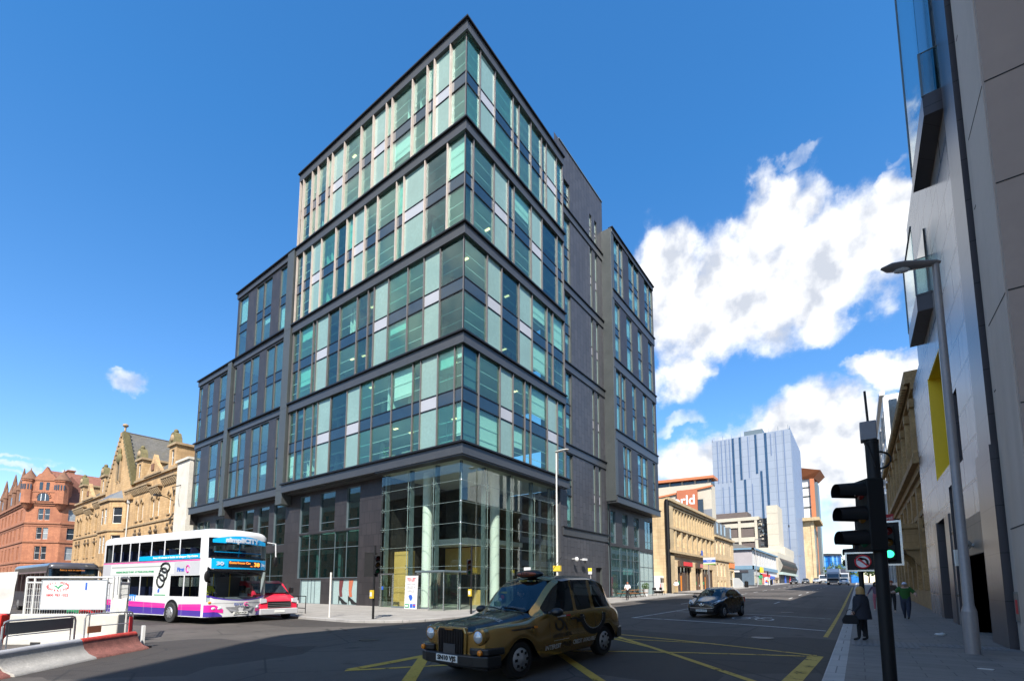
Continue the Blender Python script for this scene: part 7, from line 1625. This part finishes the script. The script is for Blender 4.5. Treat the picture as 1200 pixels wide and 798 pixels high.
# ------------------------------------------------------------------ people: one skinned body each, clothes and hair as children
def person(label,x,y,face,h,cols,pose,z,hair=None,fat=1.0,extra=None,group=None,hide_legs=False):
    """pose: dict of joints overriding the defaults, local frame: +x facing forward, +y left, z up (for 1.75 m)"""
    k=h/1.75
    J=dict(pelvis=(0,0,.95),waist=(0,0,1.08),chest=(.01,0,1.3),neck=(.01,0,1.47),skull=(.03,0,1.57),crown=(.03,0,1.68),nose=(.135,0,1.585),
        lhip=(0,.09,.92),lknee=(.03,.1,.5),lank=(0,.1,.09),ltoe=(.15,.11,.04),rhip=(0,-.09,.92),rknee=(.03,-.1,.5),rank=(0,-.1,.09),rtoe=(.15,-.11,.04),
        lsh=(0,.18,1.41),lelb=(-.03,.24,1.14),lwr=(.06,.25,.9),rsh=(0,-.18,1.41),relb=(-.03,-.24,1.14),rwr=(.06,-.25,.9))
    J.update(pose)
    RAD=dict(pelvis=.135*fat,waist=.125*fat,chest=.15*fat,neck=.055,skull=.088,crown=.075,nose=.016,lhip=.095*fat,rhip=.095*fat,lknee=.062*fat,rknee=.062*fat,lank=.045,rank=.045,ltoe=.04,rtoe=.04,lsh=.07*fat,rsh=.07*fat,lelb=.046*fat,relb=.046*fat,lwr=.03,rwr=.03)
    E=[('pelvis','waist','top'),('waist','chest','top'),('chest','neck','top'),('neck','skull','skin'),('skull','crown','skin'),('skull','nose','skin'),('pelvis','lhip','leg'),('lhip','lknee','leg'),('lknee','lank','leg'),('lank','ltoe','shoe'),('pelvis','rhip','leg'),('rhip','rknee','leg'),('rknee','rank','leg'),('rank','rtoe','shoe'),('chest','lsh','top'),('lsh','lelb','top'),('lelb','lwr','sleeve'),('chest','rsh','top'),('rsh','relb','top'),('relb','rwr','sleeve')]
    for s in 'lr':
        w=Vector(J[s+'wr']); e=Vector(J[s+'elb']); d=(w-e).normalized(); sd=1 if s=='l' else -1; fwd=Vector((1,0,0)); fwd=(fwd-d*fwd.dot(d)); fwd=fwd.normalized() if fwd.length>.2 else Vector((0,0,-1)); pn=d.cross(fwd).normalized()
        J[s+'palm']=tuple(w+d*.07); RAD[s+'palm']=.034; E.append((s+'wr',s+'palm','skin'))
        for q,(o_,ln) in enumerate(((.03,.062),(.01,.072),(-.01,.068),(-.03,.055))):
            a=w+d*.09+fwd*o_; m_=a+d*ln*.55; t_=m_+d*ln*.4-pn*sd*.02*(-1)
            for nm,p_,r_,pa in ((f'{s}f{q}a',a,.0105,s+'palm'),(f'{s}f{q}b',m_,.0095,f'{s}f{q}a'),(f'{s}f{q}c',t_,.008,f'{s}f{q}b')): J[nm]=tuple(p_); RAD[nm]=r_; E.append((pa,nm,'skin'))
        a=w+d*.03+fwd*.045; t_=a+d*.045+fwd*.02
        for nm,p_,r_,pa in ((s+'ta',a,.012,s+'wr'),(s+'tb',t_,.01,s+'ta')): J[nm]=tuple(p_); RAD[nm]=r_; E.append((pa,nm,'skin'))
    names=list(J); idx={n_:i for i,n_ in enumerate(names)}
    me=bpy.data.meshes.new('person'); me.from_pydata([tuple(Vector(J[n_])*k) for n_ in names],[(idx[a],idx[c]) for a,c,_ in E],[])
    o=bpy.data.objects.new('person',me); C.objects.link(o)
    m=o.modifiers.new('skin','SKIN'); m.use_smooth_shade=True
    for n_ in names:
        d=me.skin_vertices[0].data[idx[n_]]; r=RAD[n_]*k; wide=1.25 if n_ in('chest','waist','pelvis') else 1
        d.radius=(r*wide,r) if n_ in('chest','waist','pelvis') else (r,r); d.use_root=(n_=='pelvis')
    s=o.modifiers.new('sub','SUBSURF'); s.levels=1; s.render_levels=1; bake(o)
    kinds=['top','leg','shoe','skin','sleeve']; o.data.materials.clear()
    for kd in kinds: o.data.materials.append(cols.get(kd,cols['top'] if kd!='skin' else M_skin))
    segs=[(Vector(J[a])*k,Vector(J[c])*k,kd) for a,c,kd in E]
    for p in o.data.polygons:
        best=None
        for a,c,kd in segs:
            ab=c-a; t=max(0,min(1,(p.center-a).dot(ab)/ab.length_squared)); dd=(a+ab*t-p.center).length
            if best is None or dd<best[0]: best=(dd,kd)
        p.material_index=kinds.index(best[1]); p.use_smooth=True
    o.location=(x,y,z); o.rotation_euler=(0,0,math.atan2(face[1],face[0])); tag(o,label,'person',group)
    sk=Vector(J['skull'])*k
    b=MB(); 
    for sd in (1,-1): b.ell((sk.x+.075*k,sk.y+sd*.033*k,sk.z+.03*k),(.012*k,.014*k,.01*k),M_ink,8,5); b.ell((sk.x-.005,sk.y+sd*.088*k,sk.z+.0),(.025*k,.014*k,.035*k),M_skin,8,5)
    b.box(sk.x+.08*k,sk.x+.095*k,sk.y-.025*k,sk.y+.025*k,sk.z-.052*k,sk.z-.044*k,mat('lips',(.4,.14,.12),.5,0,0)); b.build('face',o)
    if hair: 
        hm,kind=hair; b=MB()
        if kind=='bob':
            b.ell((sk.x-.022*k,sk.y,sk.z+.055*k),(.115*k,.115*k,.12*k),hm,18,12,-.15,1); b.lathe([(.112*k,.05*k),(.122*k,-.03*k),(.125*k,-.1*k),(.1*k,-.13*k),(.03*k,-.12*k)],(sk.x-.035*k,sk.y,sk.z+.02*k),hm,18)
        elif kind=='cap': b.ell((sk.x-.005,sk.y,sk.z+.06*k),(.11*k,.1*k,.1*k),hm,16,8,-.1,1); b.ell((sk.x+.11*k,sk.y,sk.z+.06*k),(.08*k,.07*k,.012*k),hm,14,5)
        else: b.ell((sk.x-.012*k,sk.y,sk.z+.06*k),(.105*k,.1*k,.1*k),hm,16,8,-.25,1)
        b.build('cap' if kind=='cap' else 'hair',o)
    return o,k
H_bl=mat('blonde hair',(.45,.27,.1),.7,0,.25,14); H_dk=mat('dark hair',(.03,.02,.015),.7,0,.2,10); H_rd=mat('reddish hair',(.3,.08,.03),.7,0,.2,10)
K_navy=mat('dark navy coat cloth',(.018,.02,.03),.85,0,.2,6); K_blk=mat('black trouser cloth',(.012,.012,.014),.85,0,.2,6); K_grn=mat('green jersey',(.02,.1,.015),.85,0,.15,5); K_jean=mat('dark jeans',(.03,.04,.07),.85,0,.2,6); K_pur=mat('mauve cardigan',(.12,.08,.13),.85,0,.15,5); K_pnk=mat('pink trousers',(.45,.13,.17),.85,0,.15,5); K_wht=mat('white shirt cloth',(.72,.72,.74),.8,0,.05,5); K_kha=mat('khaki trousers',(.4,.28,.13),.85,0,.1,5); K_brn=mat('dark brown jacket',(.05,.035,.025),.8,0,.2,5); K_cap=mat('white cap cloth',(.6,.62,.72),.8,0,.05,5)
w_,k=person('blonde woman in dark coat and black trousers waiting at the kerb with a bag',.02,17.25,(-1,.12),1.6,dict(top=K_navy,sleeve=K_navy,leg=K_blk,shoe=K_blk),dict(lwr=(.16,.24,.92),lelb=(.0,.25,1.13),rwr=(.14,-.26,.92),relb=(-.02,-.26,1.13),lank=(.1,.07,.09),ltoe=(.26,.08,.04),lknee=(.08,.08,.5),rank=(-.1,-.08,.09),rtoe=(.05,-.09,.04)),pav_z(.02,17.25),(H_bl,'bob'),1.25)
b=MB(); ring=[(.175,.2,1.43),(.215,.265,1.3),(.225,.27,1.1),(.245,.285,.95),(.265,.31,.75),(.27,.315,.70)]; n=22
vs=[(rx*math.cos(2*PI*i/n)*k*(1+.03*math.sin(5*2*PI*i/n)),ry*math.sin(2*PI*i/n)*k,z*k) for rx,ry,z in ring for i in range(n)]
b.add(vs,[(j*n+i,j*n+(i+1)%n,(j+1)*n+(i+1)%n,(j+1)*n+i) for j in range(len(ring)-1) for i in range(n)],K_navy,True); b.tube([(.11*math.cos(a)*k,.13*math.sin(a)*k,1.46*k) for a in [2*PI*q/14 for q in range(14)]],.035*k,K_navy,6,True); b.build('coat',w_)
hb_=thing('handbag','black shoulder bag held low by the blonde woman at the kerb','handbag',(-.26,17.0,pav_z(0,17)),.1)
b=MB(); b.prism([(-.19,0.5),(.19,.5),(.2,.62),(.13,.76),(-.13,.76),(-.2,.62)],-.06,.06,K_blk); b.build('bag_body',hb_,bevel=.03); b=MB(); b.tube([(-.1,0,.74),(-.07,0,.88),(0,.0,.92),(.07,0,.88),(.1,0,.74)],.012,K_blk,6); b.build('strap',hb_)
person('stout man in green jersey, jeans and white cap walking towards the camera',1.7,28.0,(-.15,-1),1.72,dict(top=K_grn,sleeve=M_skin,leg=K_jean,shoe=K_blk),dict(relb=(.12,-.36,1.25),rwr=(.26,-.56,1.22),lelb=(.02,.36,1.2),lwr=(.2,.4,1.12),lknee=(.12,.1,.5),lank=(.16,.08,.09),ltoe=(.31,.08,.06),rknee=(-.02,-.09,.5),rank=(-.18,-.08,.12),rtoe=(-.06,-.08,.05)),pav_z(1.7,28),(K_cap,'cap'),1.62)
person('red-haired man in dark jacket behind the man in green',1.45,33.2,(0,-1),1.78,dict(top=K_brn,sleeve=K_brn,leg=K_blk,shoe=mat('pale shoes',(.5,.42,.35),.7)),dict(lelb=(.06,.26,1.18),lwr=(.22,.12,1.16),relb=(.06,-.26,1.18),rwr=(.22,-.12,1.14),lknee=(.1,.09,.5),lank=(.14,.08,.09),ltoe=(.29,.08,.05)),pav_z(.8,33),(H_rd,'short'),1.15)
person('woman in mauve top and pink trousers behind the big traffic light pole',.78,34.4,(.1,-1),1.68,dict(top=K_pur,sleeve=K_pur,leg=K_pnk,shoe=MATS['pale shoes']),dict(relb=(-.04,-.32,1.16),rwr=(-.02,-.42,.96),lknee=(.1,.08,.5),lank=(.14,.07,.09),ltoe=(.28,.07,.05)),pav_z(0,34),(H_dk,'bob'),1.05)
person('woman in white top and dark trousers walking past the picnic tables',-17.35,41.4,(.2,-1),1.68,dict(top=K_wht,sleeve=M_skin,leg=K_blk,shoe=K_blk),dict(lelb=(.05,.27,1.15),lwr=(.2,.16,1.1),relb=(.02,-.28,1.14),rwr=(.2,-.2,1.06),lknee=(.12,.08,.5),lank=(.18,.07,.09),ltoe=(.33,.07,.05)),pav_z(-17.6,41.4),(H_rd,'short'),1.2)
person('man in white shirt and khaki trousers on the pavement by the red shop sign',-18.8,60.5,(.4,-1),1.76,dict(top=K_wht,sleeve=K_wht,leg=K_kha,shoe=K_blk),dict(lelb=(.0,.28,1.16),lwr=(.16,.2,1.05),relb=(.0,-.3,1.16),rwr=(.14,-.22,1.02),lknee=(.1,.09,.5),lank=(.14,.08,.09),ltoe=(.29,.08,.05)),pav_z(-18.8,60.5),(H_dk,'short'),1.1)
# taxi driver, seated at the wheel (right-hand side of the cab)
loc=taxi.matrix_basis@Vector((-.02,-.38,0))
person('driver in dark clothing at the wheel of the gold taxi',loc.x,loc.y,(dv.x,dv.y),1.7,dict(top=K_navy,sleeve=M_skin,leg=K_blk,shoe=K_blk),dict(pelvis=(0,0,.93),lhip=(.05,.09,.92),rhip=(.05,-.09,.92),lknee=(.45,.12,.98),rknee=(.45,-.12,.98),lank=(.72,.12,.62),rank=(.72,-.12,.62),ltoe=(.86,.12,.6),rtoe=(.86,-.12,.6),waist=(-.02,0,1.06),chest=(-.03,0,1.26),neck=(0,0,1.42),skull=(.03,0,1.51),crown=(.02,0,1.61),nose=(.13,0,1.52),lsh=(-.02,.18,1.36),rsh=(-.02,-.18,1.36),lelb=(.2,.26,1.15),relb=(.2,-.26,1.15),lwr=(.42,.15,1.2),rwr=(.42,-.15,1.2)),taxi.location.z,(H_dk,'short'),1.1)

loc=bus.matrix_basis@Vector((3.9,-.72,0))
person('bus driver in yellow high-visibility vest in the cab of the white bus',loc.x,loc.y,(fwd.x,fwd.y),1.75,dict(top=mat('high visibility yellow',(.75,.7,.02),.7,0,.05,3),sleeve=K_wht,leg=K_blk,shoe=K_blk),dict(lknee=(.42,.1,.95),rknee=(.42,-.1,.95),lank=(.5,.1,.55),rank=(.5,-.1,.55),ltoe=(.62,.1,.5),rtoe=(.62,-.1,.5),lelb=(.15,.26,1.14),relb=(.15,-.26,1.14),lwr=(.4,.16,1.12),rwr=(.4,-.16,1.12)),.18,(H_dk,'short'),1.15)
